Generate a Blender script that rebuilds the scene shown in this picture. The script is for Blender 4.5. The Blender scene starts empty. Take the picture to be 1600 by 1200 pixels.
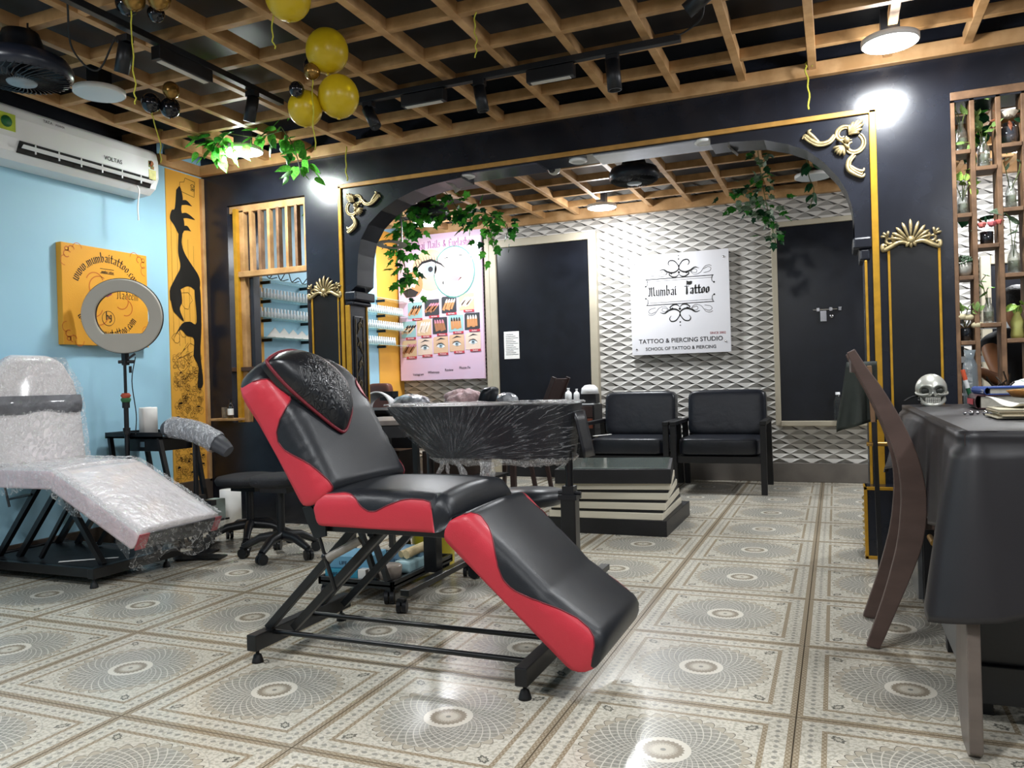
import bpy, bmesh, math, random
from mathutils import Vector, Matrix
from math import sin, cos, pi, radians, sqrt, atan2
random.seed(7)
S = bpy.context.scene
COL = S.collection

# ------------------------------------------------------------------ camera, world, exposure
cd = bpy.data.cameras.new('camera')
cam = bpy.data.objects.new('camera', cd)
COL.objects.link(cam)
CR = Matrix(((0.92410861, 0.02506618, 0.38130692), (0.381098, 0.01282904, -0.92444564), (-0.02806412, 0.99960347, 0.00230276)))
cam.matrix_world = Matrix.Translation((0, 0, 0.93)) @ CR.to_4x4()
cd.sensor_width = 36.0
cd.lens = 1225.0 / 1600.0 * 36.0
cd.clip_start = 0.05
S.camera = cam
w = bpy.data.worlds.new('world')
S.world = w
w.use_nodes = True
w.node_tree.nodes['Background'].inputs[0].default_value = (0.75, 0.85, 1.0, 1)
w.node_tree.nodes['Background'].inputs[1].default_value = 0.3
S.view_settings.view_transform = 'Standard'
S.view_settings.look = 'None'
S.view_settings.gamma = 1.0
S.view_settings.use_curve_mapping = False
S.view_settings.exposure = 0.0
S.cycles.use_denoising = True
S.cycles.max_bounces = 7
S.cycles.diffuse_bounces = 4
S.cycles.glossy_bounces = 3
S.cycles.transmission_bounces = 5
S.cycles.transparent_max_bounces = 10
S.cycles.sample_clamp_indirect = 6.0
S.cycles.caustics_reflective = False
S.cycles.caustics_refractive = False
LAMP_W = 24.0      # watts of each ceiling lamp disc

# ------------------------------------------------------------------ node helpers
def lin(c):
    if isinstance(c, str):
        c = tuple(int(c[i:i + 2], 16) / 255 for i in (0, 2, 4))
    return tuple((x / 12.92 if x <= 0.04045 else ((x + 0.055) / 1.055) ** 2.4) for x in c[:3])

class X:
    """tiny expression wrapper over math nodes"""
    nt = None
    def __init__(s, sock): s.s = sock
    @staticmethod
    def op(o, *a):
        n = X.nt.nodes.new('ShaderNodeMath'); n.operation = o
        for i, v in enumerate(a):
            if isinstance(v, X): X.nt.links.new(v.s, n.inputs[i])
            else: n.inputs[i].default_value = v
        return X(n.outputs[0])
    def __add__(s, o): return X.op('ADD', s, o)
    def __radd__(s, o): return X.op('ADD', o, s)
    def __sub__(s, o): return X.op('SUBTRACT', s, o)
    def __rsub__(s, o): return X.op('SUBTRACT', o, s)
    def __mul__(s, o): return X.op('MULTIPLY', s, o)
    def __rmul__(s, o): return X.op('MULTIPLY', o, s)
    def __truediv__(s, o): return X.op('DIVIDE', s, o)
    def abs(s): return X.op('ABSOLUTE', s)
    def lt(s, o): return X.op('LESS_THAN', s, o)
    def gt(s, o): return X.op('GREATER_THAN', s, o)
    def sin(s): return X.op('SINE', s)
    def band(s, a, b): return X.op('MULTIPLY', s.gt(a), s.lt(b))
def ss(x, a, b):
    n = X.nt.nodes.new('ShaderNodeMapRange'); n.interpolation_type = 'SMOOTHSTEP'
    X.nt.links.new(x.s, n.inputs[0]); n.inputs[1].default_value = a; n.inputs[2].default_value = b
    return X(n.outputs[0])
def mixc(f, a, b):
    n = X.nt.nodes.new('ShaderNodeMix'); n.data_type = 'RGBA'
    if isinstance(f, X): X.nt.links.new(f.s, n.inputs[0])
    else: n.inputs[0].default_value = f
    for i, v in ((6, a), (7, b)):
        if isinstance(v, tuple): n.inputs[i].default_value = (*v, 1)
        else: X.nt.links.new(v, n.inputs[i])
    return n.outputs[2]

MATS = {}
def mat(name, col, rough=0.5, metal=0.0, var=None, bump=None, coat=0.0, trans=0.0, alpha=1.0, emit=0.0, ior=1.45, spec=0.5, col2=None, stretch=None, sheen=0.0):
    """procedural principled material; var=(scale, amount) mixes the colour with noise, bump=(scale, strength)"""
    if name in MATS: return MATS[name]
    m = bpy.data.materials.new(name); m.use_nodes = True
    nt = m.node_tree; X.nt = nt
    b = nt.nodes['Principled BSDF']
    c = lin(col)
    b.inputs['Base Color'].default_value = (*c, 1)
    b.inputs['Roughness'].default_value = rough
    b.inputs['Metallic'].default_value = metal
    b.inputs['Coat Weight'].default_value = coat
    b.inputs['Coat Roughness'].default_value = 0.08
    b.inputs['Transmission Weight'].default_value = trans
    b.inputs['Alpha'].default_value = alpha
    b.inputs['IOR'].default_value = ior
    b.inputs['Specular IOR Level'].default_value = spec
    b.inputs['Sheen Weight'].default_value = sheen
    if emit:
        b.inputs['Emission Color'].default_value = (*c, 1); b.inputs['Emission Strength'].default_value = emit
    if var or bump:
        tc = nt.nodes.new('ShaderNodeTexCoord'); mp = nt.nodes.new('ShaderNodeMapping')
        nt.links.new(tc.outputs['Object'], mp.inputs[0])
        if stretch: mp.inputs['Scale'].default_value = stretch
        if var:
            n = nt.nodes.new('ShaderNodeTexNoise'); n.inputs['Scale'].default_value = var[0]; n.inputs['Detail'].default_value = 5
            nt.links.new(mp.outputs[0], n.inputs[0])
            r = ss(X(n.outputs[0]), 0.3, 0.7)
            c2 = lin(col2) if col2 else tuple(x * (1 - var[1]) for x in c)
            nt.links.new(mixc(r, c, c2), b.inputs['Base Color'])
        if bump:
            n = nt.nodes.new('ShaderNodeTexNoise'); n.inputs['Scale'].default_value = bump[0]; n.inputs['Detail'].default_value = 4
            nt.links.new(mp.outputs[0], n.inputs[0])
            bn = nt.nodes.new('ShaderNodeBump'); bn.inputs['Strength'].default_value = bump[1]; bn.inputs['Distance'].default_value = 0.01
            nt.links.new(n.outputs[0], bn.inputs['Height']); nt.links.new(bn.outputs[0], b.inputs['Normal'])
    MATS[name] = m
    return m

def film_mat(name, density, stretch, tint='ffffff'):
    """crinkled cling film: mostly clear, glossy, with whitish strain lines"""
    m = bpy.data.materials.new(name); m.use_nodes = True; nt = m.node_tree; X.nt = nt
    b = nt.nodes['Principled BSDF']; b.inputs['Base Color'].default_value = (*lin(tint), 1)
    b.inputs['Roughness'].default_value = 0.16; b.inputs['Specular IOR Level'].default_value = 0.9
    tc = nt.nodes.new('ShaderNodeTexCoord'); mp = nt.nodes.new('ShaderNodeMapping'); mp.inputs['Scale'].default_value = stretch
    nt.links.new(tc.outputs['Object'], mp.inputs[0])
    n = nt.nodes.new('ShaderNodeTexNoise'); n.inputs['Scale'].default_value = 14; n.inputs['Detail'].default_value = 7; n.inputs['Distortion'].default_value = 1.2
    nt.links.new(mp.outputs[0], n.inputs[0])
    v = X(n.outputs[0])
    ridge = 1.0 - ss((v - 0.5).abs(), 0.0, 0.035)
    a = ridge * (.6 if density > .1 else .3) + density
    nt.links.new(a.s, b.inputs['Alpha'])
    bn = nt.nodes.new('ShaderNodeBump'); bn.inputs['Strength'].default_value = 1.0; bn.inputs['Distance'].default_value = 0.03
    nt.links.new(n.outputs[0], bn.inputs['Height']); nt.links.new(bn.outputs[0], b.inputs['Normal'])
    return m

# ------------------------------------------------------------------ mesh helpers
class MB:
    def __init__(s): s.v = []; s.f = []; s.mi = []; s.m = 0; s.sm = []; s.smooth = False
    def add(s, vs, fs):
        o = len(s.v); s.v += [Vector(p) for p in vs]
        for f in fs: s.f.append([i + o for i in f]); s.mi.append(s.m); s.sm.append(s.smooth)
        return s
    def box(s, x0, x1, y0, y1, z0, z1):
        return s.add([(x0, y0, z0), (x1, y0, z0), (x1, y1, z0), (x0, y1, z0), (x0, y0, z1), (x1, y0, z1), (x1, y1, z1), (x0, y1, z1)],
                     [(0, 3, 2, 1), (4, 5, 6, 7), (0, 1, 5, 4), (1, 2, 6, 5), (2, 3, 7, 6), (3, 0, 4, 7)])
    def bar(s, p, q, w, h, up=(0, 0, 1)):
        p = Vector(p); q = Vector(q); d = (q - p).normalized(); u = Vector(up)
        if abs(d.dot(u)) > 0.98: u = Vector((1, 0, 0))
        x = d.cross(u).normalized() * w / 2; y = x.cross(d).normalized() * h / 2
        vs = [e + a * x + b * y for e in (p, q) for a, b in ((-1, -1), (1, -1), (1, 1), (-1, 1))]
        return s.add(vs, [(3, 2, 1, 0), (4, 5, 6, 7), (0, 1, 5, 4), (1, 2, 6, 5), (2, 3, 7, 6), (3, 0, 4, 7)])
    def tube(s, pts, r, n=8, cap=True):
        pts = [Vector(p) for p in pts]; N = len(pts)
        if not hasattr(r, '__len__'): r = [r] * N
        o = len(s.v); sm = s.smooth; s.smooth = n > 5
        ref = Vector((0, 0, 1)); prev = None; vs = []
        for i in range(N):
            d = (pts[min(i + 1, N - 1)] - pts[max(i - 1, 0)])
            d = d.normalized() if d.length > 1e-9 else Vector((0, 0, 1))
            if prev is None:
                a = ref if abs(d.dot(ref)) < 0.9 else Vector((1, 0, 0))
                x = d.cross(a).normalized()
            else:
                x = (prev - d * prev.dot(d))
                x = x.normalized() if x.length > 1e-6 else d.cross(Vector((1, 0, 0))).normalized()
            prev = x; y = d.cross(x)
            for k in range(n):
                t = 2 * pi * k / n; vs.append(pts[i] + (x * cos(t) + y * sin(t)) * r[i])
        fs = []
        for i in range(N - 1):
            for k in range(n):
                fs.append((i * n + k, i * n + (k + 1) % n, (i + 1) * n + (k + 1) % n, (i + 1) * n + k))
        s.add(vs, fs); s.smooth = False
        if cap: s.add([vs[k] for k in range(n)], [tuple(range(n))[::-1]]); s.add([vs[(N - 1) * n + k] for k in range(n)], [tuple(range(n))])
        s.smooth = sm
        return s
    def cyl(s, p, q, r, n=16, r2=None): return s.tube([p, q], [r, r if r2 is None else r2], n)
    def lathe(s, prof, c=(0, 0, 0), n=20, axis=None, cap=False):
        """profile of (radius, height) turned about z, or about the given axis"""
        c = Vector(c); M = Matrix.Identity(3)
        if axis: M = Vector((0, 0, 1)).rotation_difference(Vector(axis)).to_matrix()
        vs = [c + M @ Vector((r * cos(2 * pi * k / n), r * sin(2 * pi * k / n), z)) for r, z in prof for k in range(n)]
        fs = [(i * n + k, i * n + (k + 1) % n, (i + 1) * n + (k + 1) % n, (i + 1) * n + k) for i in range(len(prof) - 1) for k in range(n)]
        sm = s.smooth; s.smooth = True; s.add(vs, fs); s.smooth = sm
        return s
    def ball(s, c, r, n=14, m=8, sc=(1, 1, 1)):
        prof = [(max(1e-4, sin(pi * i / m)), -cos(pi * i / m)) for i in range(m + 1)]
        o = len(s.v); s.lathe(prof, (0, 0, 0), n)
        for i in range(o, len(s.v)): v = s.v[i]; s.v[i] = Vector(c) + Vector((v.x * sc[0], v.y * sc[1], v.z * sc[2])) * r
        return s
    def poly(s, pts, ext=None):
        """flat polygon, extruded along ext when given"""
        n = len(pts); pts = [Vector(p) for p in pts]
        if ext is None: return s.add(pts, [tuple(range(n))])
        e = Vector(ext)
        s.add(pts + [p + e for p in pts], [tuple(range(n))[::-1], tuple(range(n, 2 * n))] + [(i, (i + 1) % n, (i + 1) % n + n, i + n) for i in range(n)])
        return s
    def grid(s, fn, nu, nv, closeu=False):
        vs = [fn(i / (nu if closeu else nu), j / nv) for j in range(nv + 1) for i in range(nu + (0 if closeu else 1))]
        W = nu if closeu else nu + 1
        fs = [(j * W + i, j * W + (i + 1) % W, (j + 1) * W + (i + 1) % W, (j + 1) * W + i) for j in range(nv) for i in range(nu)]
        sm = s.smooth; s.smooth = True; s.add(vs, fs); s.smooth = sm
        return s

ORG = {}
def build(name, mb, m, parent=None, bevel=0.0, at=None, sub=0, solid=0.0, kind=None):
    """link the builder as ONE mesh object; its coordinates are world ones"""
    org = ORG.get(parent.name, Vector((0, 0, 0))) if parent else None
    if parent is None:
        if at is None:
            xs = [v.x for v in mb.v]; ys = [v.y for v in mb.v]; zs = [v.z for v in mb.v]
            org = Vector(((min(xs) + max(xs)) / 2, (min(ys) + max(ys)) / 2, min(zs)))
        else: org = Vector(at)
    me = bpy.data.meshes.new(name)
    me.from_pydata([v - org for v in mb.v], [], mb.f)
    for mm in (m if isinstance(m, (list, tuple)) else [m]): me.materials.append(mm)
    for p, i, sm in zip(me.polygons, mb.mi, mb.sm): p.material_index = i; p.use_smooth = sm
    me.validate()
    bm = bmesh.new(); bm.from_mesh(me); bmesh.ops.recalc_face_normals(bm, faces=bm.faces); bm.to_mesh(me); bm.free()
    o = bpy.data.objects.new(name, me); COL.objects.link(o)
    if parent: o.parent = parent
    else: o.location = org
    ORG[o.name] = org
    if solid:
        md = o.modifiers.new('solid', 'SOLIDIFY'); md.thickness = solid; md.offset = 0
    if bevel:
        md = o.modifiers.new('bevel', 'BEVEL'); md.width = bevel; md.segments = 2; md.limit_method = 'ANGLE'; md.angle_limit = radians(40)
    if sub:
        md = o.modifiers.new('sub', 'SUBSURF'); md.levels = sub; md.render_levels = sub
    if kind or (parent and name.endswith('_lettering')): o['kind'] = kind or 'stuff'
    return o
def tag(o, label, cat, group=None):
    o['label'] = label; o['category'] = cat
    if group: o['group'] = group
    return o
def thing(name, label, cat, loc, group=None):
    o = bpy.data.objects.new(name, None); COL.objects.link(o); o.location = loc; o.empty_display_size = 0.1
    ORG[o.name] = Vector(loc); return tag(o, label, cat, group)
def struct(name, mb, m, bevel=0, at=(0, 0, 0)):
    o = build(name, mb, m, None, bevel, at); o['kind'] = 'structure'; return o
def inst(name, src, parent, M):
    """piece sharing mesh data with src, placed by a world matrix"""
    o = bpy.data.objects.new(name, src.data if hasattr(src, 'data') else src); COL.objects.link(o)
    if parent: o.parent = parent; M = Matrix.Translation(-ORG[parent.name]) @ M
    o.matrix_local = M
    return o
def dup(o, loc, label=None, rz=None, parent=None):
    c = o.copy(); COL.objects.link(c)
    if parent: c.parent = parent
    else:
        c.location = loc
        if rz is not None: c.rotation_euler.z = rz
        if label: c['label'] = label
    ORG[c.name] = ORG[o.name]
    for ch in list(o.children): dup(ch, None, parent=c)
    return c
def smoothpath(pts, k=6):
    pts = [Vector(p) for p in pts]; out = []
    P = [pts[0] * 2 - pts[1]] + pts + [pts[-1] * 2 - pts[-2]]
    for i in range(1, len(P) - 2):
        a, b, c, d = P[i - 1:i + 3]
        for j in range(k):
            t = j / k
            out.append(0.5 * ((2 * b) + (c - a) * t + (2 * a - 5 * b + 4 * c - d) * t * t + (3 * b - a - 3 * c + d) * t ** 3))
    out.append(pts[-1]); return out
def interp(tab, x):
    if x <= tab[0][0]: return tab[0][1]
    for (a, b), (c, d) in zip(tab, tab[1:]):
        if x <= c:
            t = (x - a) / (c - a); return b + (d - b) * t
    return tab[-1][1]
def text_mb(mb, body, fn, size, align='CENTER', ext=0.0):
    """built-in sans lettering turned into flat faces; fn maps (x, y) to a world point"""
    cu = bpy.data.curves.new('t', 'FONT'); cu.body = body; cu.size = size; cu.align_x = align; cu.resolution_u = 3; cu.offset = size * .012
    o = bpy.data.objects.new('t', cu); COL.objects.link(o)
    dg = bpy.context.evaluated_depsgraph_get(); me = bpy.data.meshes.new_from_object(o.evaluated_get(dg))
    mb.add([fn(v.co.x, v.co.y) for v in me.vertices], [tuple(p.vertices) for p in me.polygons])
    bpy.data.objects.remove(o); bpy.data.curves.remove(cu); bpy.data.meshes.remove(me)
    return mb
G = {'u': (.62, [[(0, 1), (0, .15), (.15, 0), (.4, .15)], [(.4, 1), (.4, 0)]]), 'm': (.97, [[(0, 1), (0, 0)], [(0, .85), (.2, 1), (.35, .85), (.35, 0)], [(.35, .85), (.55, 1), (.7, .85), (.7, 0)]]),
     'b': (.64, [[(0, 1.7), (0, .1), (.2, 0), (.4, .15), (.4, .8), (.2, 1), (0, .8)]]), 'a': (.64, [[(.05, .9), (.25, 1), (.4, .85), (.4, 0)], [(.4, .55), (.1, .45), (0, .2), (.15, 0), (.4, .15)]]),
     'i': (.3, [[(0, 1), (0, 0), (.1, .02)], [(0, 1.3), (.05, 1.38)]]), 't': (.5, [[(.1, 1.4), (.1, .1), (.25, 0), (.38, .08)], [(-.05, .95), (.35, .95)]]),
     'o': (.64, [[(0, .15), (0, .8), (.2, 1), (.4, .85), (.4, .2), (.2, 0), (0, .15)]]), 'w': (1., [[(0, 1), (0, .15), (.15, 0), (.38, .12)], [(.38, 1), (.38, .1), (.55, 0), (.75, .15), (.75, .85), (.65, 1)]]),
     '.': (.28, [[(0, 0), (.04, .08)]]), 'c': (.5, [[(.35, .9), (.2, 1), (0, .85), (0, .15), (.18, 0), (.38, .12)]]), 'g': (.62, [[(.4, 1), (.1, 1), (0, .8), (0, .4), (.15, .25), (.4, .35)], [(.4, 1), (.4, -.3), (.2, -.45), (0, -.35)]]),
     'y': (.62, [[(0, 1), (0, .3), (.15, .15), (.4, .3)], [(.4, 1), (.4, -.3), (.1, -.45)]]), 's': (.5, [[(.35, .95), (.1, 1), (0, .75), (.35, .4), (.3, .05), (0, .05)]]),
     'e': (.55, [[(0, .5), (.35, .65), (.3, .95), (.15, 1), (0, .85), (0, .15), (.2, 0), (.38, .12)]]), 'd': (.64, [[(.1, 1.5), (.4, 1.1), (.4, .15), (.2, 0), (0, .15), (0, .75), (.2, .95), (.4, .8)]]),
     'n': (.62, [[(0, 1), (0, 0)], [(0, .85), (.2, 1), (.38, .85), (.38, 0)]]), 'l': (.3, [[(0, 1.6), (0, .1), (.12, 0)]]), 'h': (.62, [[(0, 1.6), (0, 0)], [(0, .85), (.2, 1), (.38, .85), (.38, -.2)]]),
     'r': (.42, [[(0, 1), (0, 0)], [(0, .85), (.15, 1), (.3, .88)]]), 'M': (1.25, [[(-.1, .1), (.1, 0), (.15, 1.2), (0, 1.5)], [(.15, 1.2), (.4, 1.6), (.48, 0)], [(.5, 1.2), (.8, 1.6), (.88, .1), (1.05, .05)]]),
     'N': (.95, [[(-.05, 0), (.1, 0), (.12, 1.4), (0, 1.5)], [(.12, 1.4), (.4, 1.6), (.6, 1.3), (.62, 0), (.75, .1)]]), 'E': (.7, [[(.5, 1.4), (.2, 1.6), (0, 1.3), (0, .2), (.2, 0), (.5, .15)], [(0, .8), (.4, .85)]]),
     '&': (.8, [[(.5, .1), (.1, 1.1), (.25, 1.5), (.4, 1.2), (0, .4), (.15, 0), (.4, .15), (.55, .6)]]), ' ': (.5, [])}
def pen(mb, body, fn, size, nib=(.12, .085)):
    """blackletter lettering drawn with a broad nib"""
    x = 0
    for ch in body:
        wd, st = G[ch]
        for pl in st:
            for (ax, ay), (bx, by) in zip(pl, pl[1:]):
                q = [(ax - nib[0], ay - nib[1]), (ax + nib[0], ay + nib[1]), (bx + nib[0], by + nib[1]), (bx - nib[0], by - nib[1])]
                mb.poly([fn((x + a) * size, b * size) for a, b in q])
                d = .05
            for (ax, ay) in (pl[0], pl[-1]):
                mb.poly([fn((x + ax + a) * size, (ay + b) * size) for a, b in ((-nib[0], -nib[1]), (0, -.14), (nib[0], nib[1]), (0, .14))])
        x += wd + .1
    return x * size
def penlen(body, size): return sum(G[c][0] + .1 for c in body) * size

# ------------------------------------------------------------------ materials
def gloss_black(name, col, rough, bscale=3.0, bstr=0.25):
    return mat(name, col, rough, bump=(bscale, bstr), var=(6, .35), spec=.6)
BLACKWALL = gloss_black('black_gloss_paint', '1d2029', .26)
BLACKDOOR = gloss_black('black_door_paint', '14171f', .3, 2.0, .15)
CEIL = mat('ceiling_black', '181b21', .45, var=(2, .5))
WOOD = mat('pine_wood', 'cba273', .5, var=(7, .3), col2='a67d4e', stretch=(1, 1, 1), bump=(30, .1))
WOODX = mat('pine_wood_side', 'c09767', .5, var=(9, .3), col2='987246', bump=(30, .1))
SHELFWOOD = mat('shelf_wood', '86664a', .5, var=(12, .3), col2='5f452f')
GOLD = mat('gold_paint', 'c8962c', .35, metal=.35, var=(20, .2))
ANTIQUE = mat('antique_gold', 'c7b384', .35, metal=.5, var=(30, .45), bump=(60, .2))
BLUE = mat('blue_wall_paint', 'a5d3e8', .5, var=(1.5, .07), bump=(4, .05))
YELLOW = mat('yellow_wall_paint', 'e8ab45', .5, var=(3, .08))
CREAM = mat('cream_frame', 'b5ac98', .55, var=(4, .15))
SKIRT = mat('grey_skirting', '6f6963', .5, var=(5, .3))
INK = mat('black_ink', '15130f', .6)
RED = mat('red_vinyl', 'c63341', .42, var=(5, .1), bump=(260, .06), coat=.05)
BLACKV = mat('black_vinyl', '202328', .38, var=(6, .2), bump=(260, .06))
MAROON = mat('maroon_piping', '741f2b', .4, bump=(100, .1))
STEEL = mat('black_steel', '101114', .3, var=(20, .3), spec=.6)
RUBBER = mat('black_rubber', '0e0e10', .6, var=(20, .2))
PLASTB = mat('black_plastic', '15171b', .4, bump=(80, .05))
WHITEP = mat('white_plastic', 'eceded', .3, var=(2, .03))
CHROME = mat('chrome', 'c8c8cc', .2, metal=1.0, var=(5, .1))
BRASS = mat('brass', 'b08a4a', .3, metal=.8, var=(20, .2))
PAPERW = mat('white_paper', 'f1efea', .8, var=(10, .05))
GLASS = mat('clear_glass', 'e8f2ee', .03, trans=.95, alpha=.45, ior=1.35, var=(3, .02))
LEAFM = mat('green_leaf', '3f8f2f', .45, var=(9, .4), col2='1f5a22')
LEAFD = mat('dark_leaf', '1f5230', .45, var=(9, .4), col2='12351f')
LEAFP = mat('pale_leaf', '9cb86a', .45, var=(9, .3), col2='6f9550')
LEAFG = mat('grey_green_leaf', '8fa08a', .5, var=(9, .3), col2='4e6b4c')
STEM = mat('plant_stem', '6a7a3a', .6, var=(20, .3))
CLOTHD = mat('dark_table_cloth', '29272a', .42, var=(2, .25), bump=(3, .25))
SOFA = mat('black_leather', '1d2028', .34, bump=(14, .25), var=(8, .2))
DARKWOOD = mat('dark_brown_wood', '3d2d2a', .4, var=(6, .35), stretch=(1, 6, 1))
BLACKWOOD = mat('black_wood', '17171a', .45, var=(10, .3))
LIT = mat('lamp_diffuser', 'ffffff', .5, emit=14.0, var=(3, .01))
BALLY = mat('yellow_balloon', 'd9b91c', .32, var=(2, .1), trans=.15)
BALLG = mat('gold_chrome_balloon', '9a763c', .22, metal=.7, var=(3, .2))
BALLB = mat('black_chrome_balloon', '14161c', .12, metal=.3, var=(3, .2), coat=.5)
YSTR = mat('yellow_string', 'c9c443', .6, var=(40, .3))

def translucent(m, f=.45):
    nt = m.node_tree; b = nt.nodes['Principled BSDF']; out = nt.nodes['Material Output']
    t = nt.nodes.new('ShaderNodeBsdfTranslucent'); mx = nt.nodes.new('ShaderNodeMixShader'); mx.inputs[0].default_value = f
    l = b.inputs['Base Color'].links
    if l: nt.links.new(l[0].from_socket, t.inputs[0])
    else: t.inputs[0].default_value = b.inputs['Base Color'].default_value
    nt.links.new(b.outputs[0], mx.inputs[1]); nt.links.new(t.outputs[0], mx.inputs[2]); nt.links.new(mx.outputs[0], out.inputs[0])
for _m in (LEAFM, LEAFD, LEAFP, LEAFG): translucent(_m)

def floor_mat():
    m = bpy.data.materials.new('printed_floor_tile'); m.use_nodes = True; nt = m.node_tree; X.nt = nt
    b = nt.nodes['Principled BSDF']
    tc = nt.nodes.new('ShaderNodeTexCoord'); sp = nt.nodes.new('ShaderNodeSeparateXYZ'); nt.links.new(tc.outputs['Object'], sp.inputs[0])
    u = X(sp.outputs[0]) / 0.6; v = X(sp.outputs[1]) / 0.6
    r = X.op('SQRT', u * u + v * v); th = X.op('ARCTAN2', v, u)
    mx = X.op('MAXIMUM', u.abs(), v.abs()); mn = X.op('MINIMUM', u.abs(), v.abs())
    def vor(sc, feat='F1'):
        n = nt.nodes.new('ShaderNodeTexVoronoi'); n.inputs['Scale'].default_value = sc; n.feature = feat
        nt.links.new(tc.outputs['Object'], n.inputs[0]); return n
    ns = nt.nodes.new('ShaderNodeTexNoise'); ns.inputs['Scale'].default_value = 95; ns.inputs['Detail'].default_value = 3; nt.links.new(tc.outputs['Object'], ns.inputs[0])
    fine = X(ns.outputs[0])
    cream = lin('d6d0c1'); cream2 = lin('aba595'); brown = lin('8e7f6a'); grey = lin('8b8980'); dark = lin('5d5952'); pale = lin('ddd7c9'); gb = lin('a09e95')
    c = mixc(ss(fine, .46, .60) * .75, cream, cream2)                        # speckled arabesque ground
    vv = X(vor(75).outputs[0]); c = mixc(ss(vv, .30, .2) * 0.35, c, gb)
    # mandala lattice: two families of log spirals
    lr = X.op('LOGARITHM', X.op('MAXIMUM', r, .02), 2.718281)
    k = 17.0
    s1 = (th * 17.0 + lr * k).sin().abs(); s2 = (th * 17.0 - lr * k).sin().abs()
    line = X.op('MINIMUM', s1, s2)
    inm = r.band(.115, .315)
    cell = mixc(ss(fine, .4, .62), gb, grey)
    cell = mixc(ss(r, .2, .33) * .35, cell, cream2)
    c = mixc(inm * (1.0 - ss(line, .12, .34)) * .8, mixc(inm, c, cell), pale)
    # outer petals
    pet = r.band(.315, .352)
    pe = (th * 17.0 + 1.57).sin().abs() * .036 + .318
    c = mixc(pet * r.lt(pe) * ss(pe - r, .0, .004), c, lin('b7ae9c'))
    c = mixc(ss((r - pe).abs(), .0035, .001) * r.gt(.316), c, dark)
    c = mixc(r.band(.372, .377) * .3, c, grey)
    # heart
    c = mixc(r.lt(.115), c, pale)
    tooth = (th * 24.0).sin() * .004
    c = mixc((r + tooth).lt(.085), c, lin('958b7a'))
    c = mixc((r + tooth).lt(.06), c, lin('b3aa99'))
    c = mixc((r + tooth).lt(.045), c, lin('cdc6b6'))
    c = mixc(r.lt(.012), c, grey)
    # corner motifs of the field
    cu = u.abs() - .325; cv = v.abs() - .325
    a1 = (cu + cv) * .707; a2 = (cu - cv) * .707
    cr_ = X.op('SQRT', a1 * a1 * .35 + a2 * a2); wob = (X.op('ARCTAN2', a2, a1) * 8.0).sin() * .003
    c = mixc((cr_ + wob).band(.011, .02), c, lin('6f6d64'))
    c = mixc((cr_ + wob).lt(.011), c, lin('bdb7a8'))
    # borders
    chk = ((mn * 190.0).sin() * ((mx) * 330.0).sin()).gt(.12)
    bl = mixc(chk * .7, lin('95866f'), lin('b9ad97'))
    c = mixc(mx.band(.368, .39), c, bl)
    wb = mx.band(.392, .470)
    mot = ((mn * 62.0).sin().abs() - ((mx - .433) * 34.0).abs()).gt(.62)
    c = mixc(wb * mot * .8, c, grey)
    c = mixc(mx.gt(.472), c, bl)
    c = mixc(mx.gt(.497), c, lin('6b5f4f'))
    nt.links.new(c, b.inputs['Base Color'])
    ro = fine * .12 + .13
    nt.links.new(ro.s, b.inputs['Roughness']); b.inputs['Specular IOR Level'].default_value = .5
    bn = nt.nodes.new('ShaderNodeBump'); bn.inputs['Strength'].default_value = .12; bn.inputs['Distance'].default_value = .002
    nt.links.new(ns.outputs[0], bn.inputs['Height']); nt.links.new(bn.outputs[0], b.inputs['Normal'])
    return m
FLOORM = floor_mat()

# ------------------------------------------------------------------ the room shell
XL, XR, YB, YA, YW, ZC = -4.2, 2.4, -2.4, 4.4, 7.2, 2.7
fl = struct('floor', MB().box(XL - .1, XR + .1, YB - .1, YW + .1, -.08, -.006), mat('grout', '6b6257', .8, var=(8, .2)))
tm = MB(); g = .0012; h = .3
tm.add([(-h + g, -h + g, 0), (h - g, -h + g, 0), (h - g, h - g, 0), (-h + g, h - g, 0), (-h + g / 3, -h + g / 3, -.0015), (h - g / 3, -h + g / 3, -.0015), (h - g / 3, h - g / 3, -.0015), (-h + g / 3, h - g / 3, -.0015),
        (-h + g / 3, -h + g / 3, -.006), (h - g / 3, -h + g / 3, -.006), (h - g / 3, h - g / 3, -.006), (-h + g / 3, h - g / 3, -.006)],
       [(0, 1, 2, 3)] + [(i, 4 + i, 4 + (i + 1) % 4, (i + 1) % 4) for i in range(4)] + [(4 + i, 8 + i, 8 + (i + 1) % 4, 4 + (i + 1) % 4) for i in range(4)])
tile0 = None
for i in range(-7, 5):
    for j in range(-7, 10):
        cx = -.121 + .602 * i + .301; cy = 1.648 + .6 * j + .3
        if not (XL - .3 < cx < XR + .3 and YB - .3 < cy < YW + .3): continue
        if tile0 is None:
            tile0 = build('tile', tm, FLOORM, fl, 0); o = tile0; o.location = (cx, cy, 0)
        else:
            o = bpy.data.objects.new('tile', tile0.data); COL.objects.link(o); o.parent = fl; o.location = (cx, cy, 0)
        o.scale = (1.0033, 1, 1)

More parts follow.
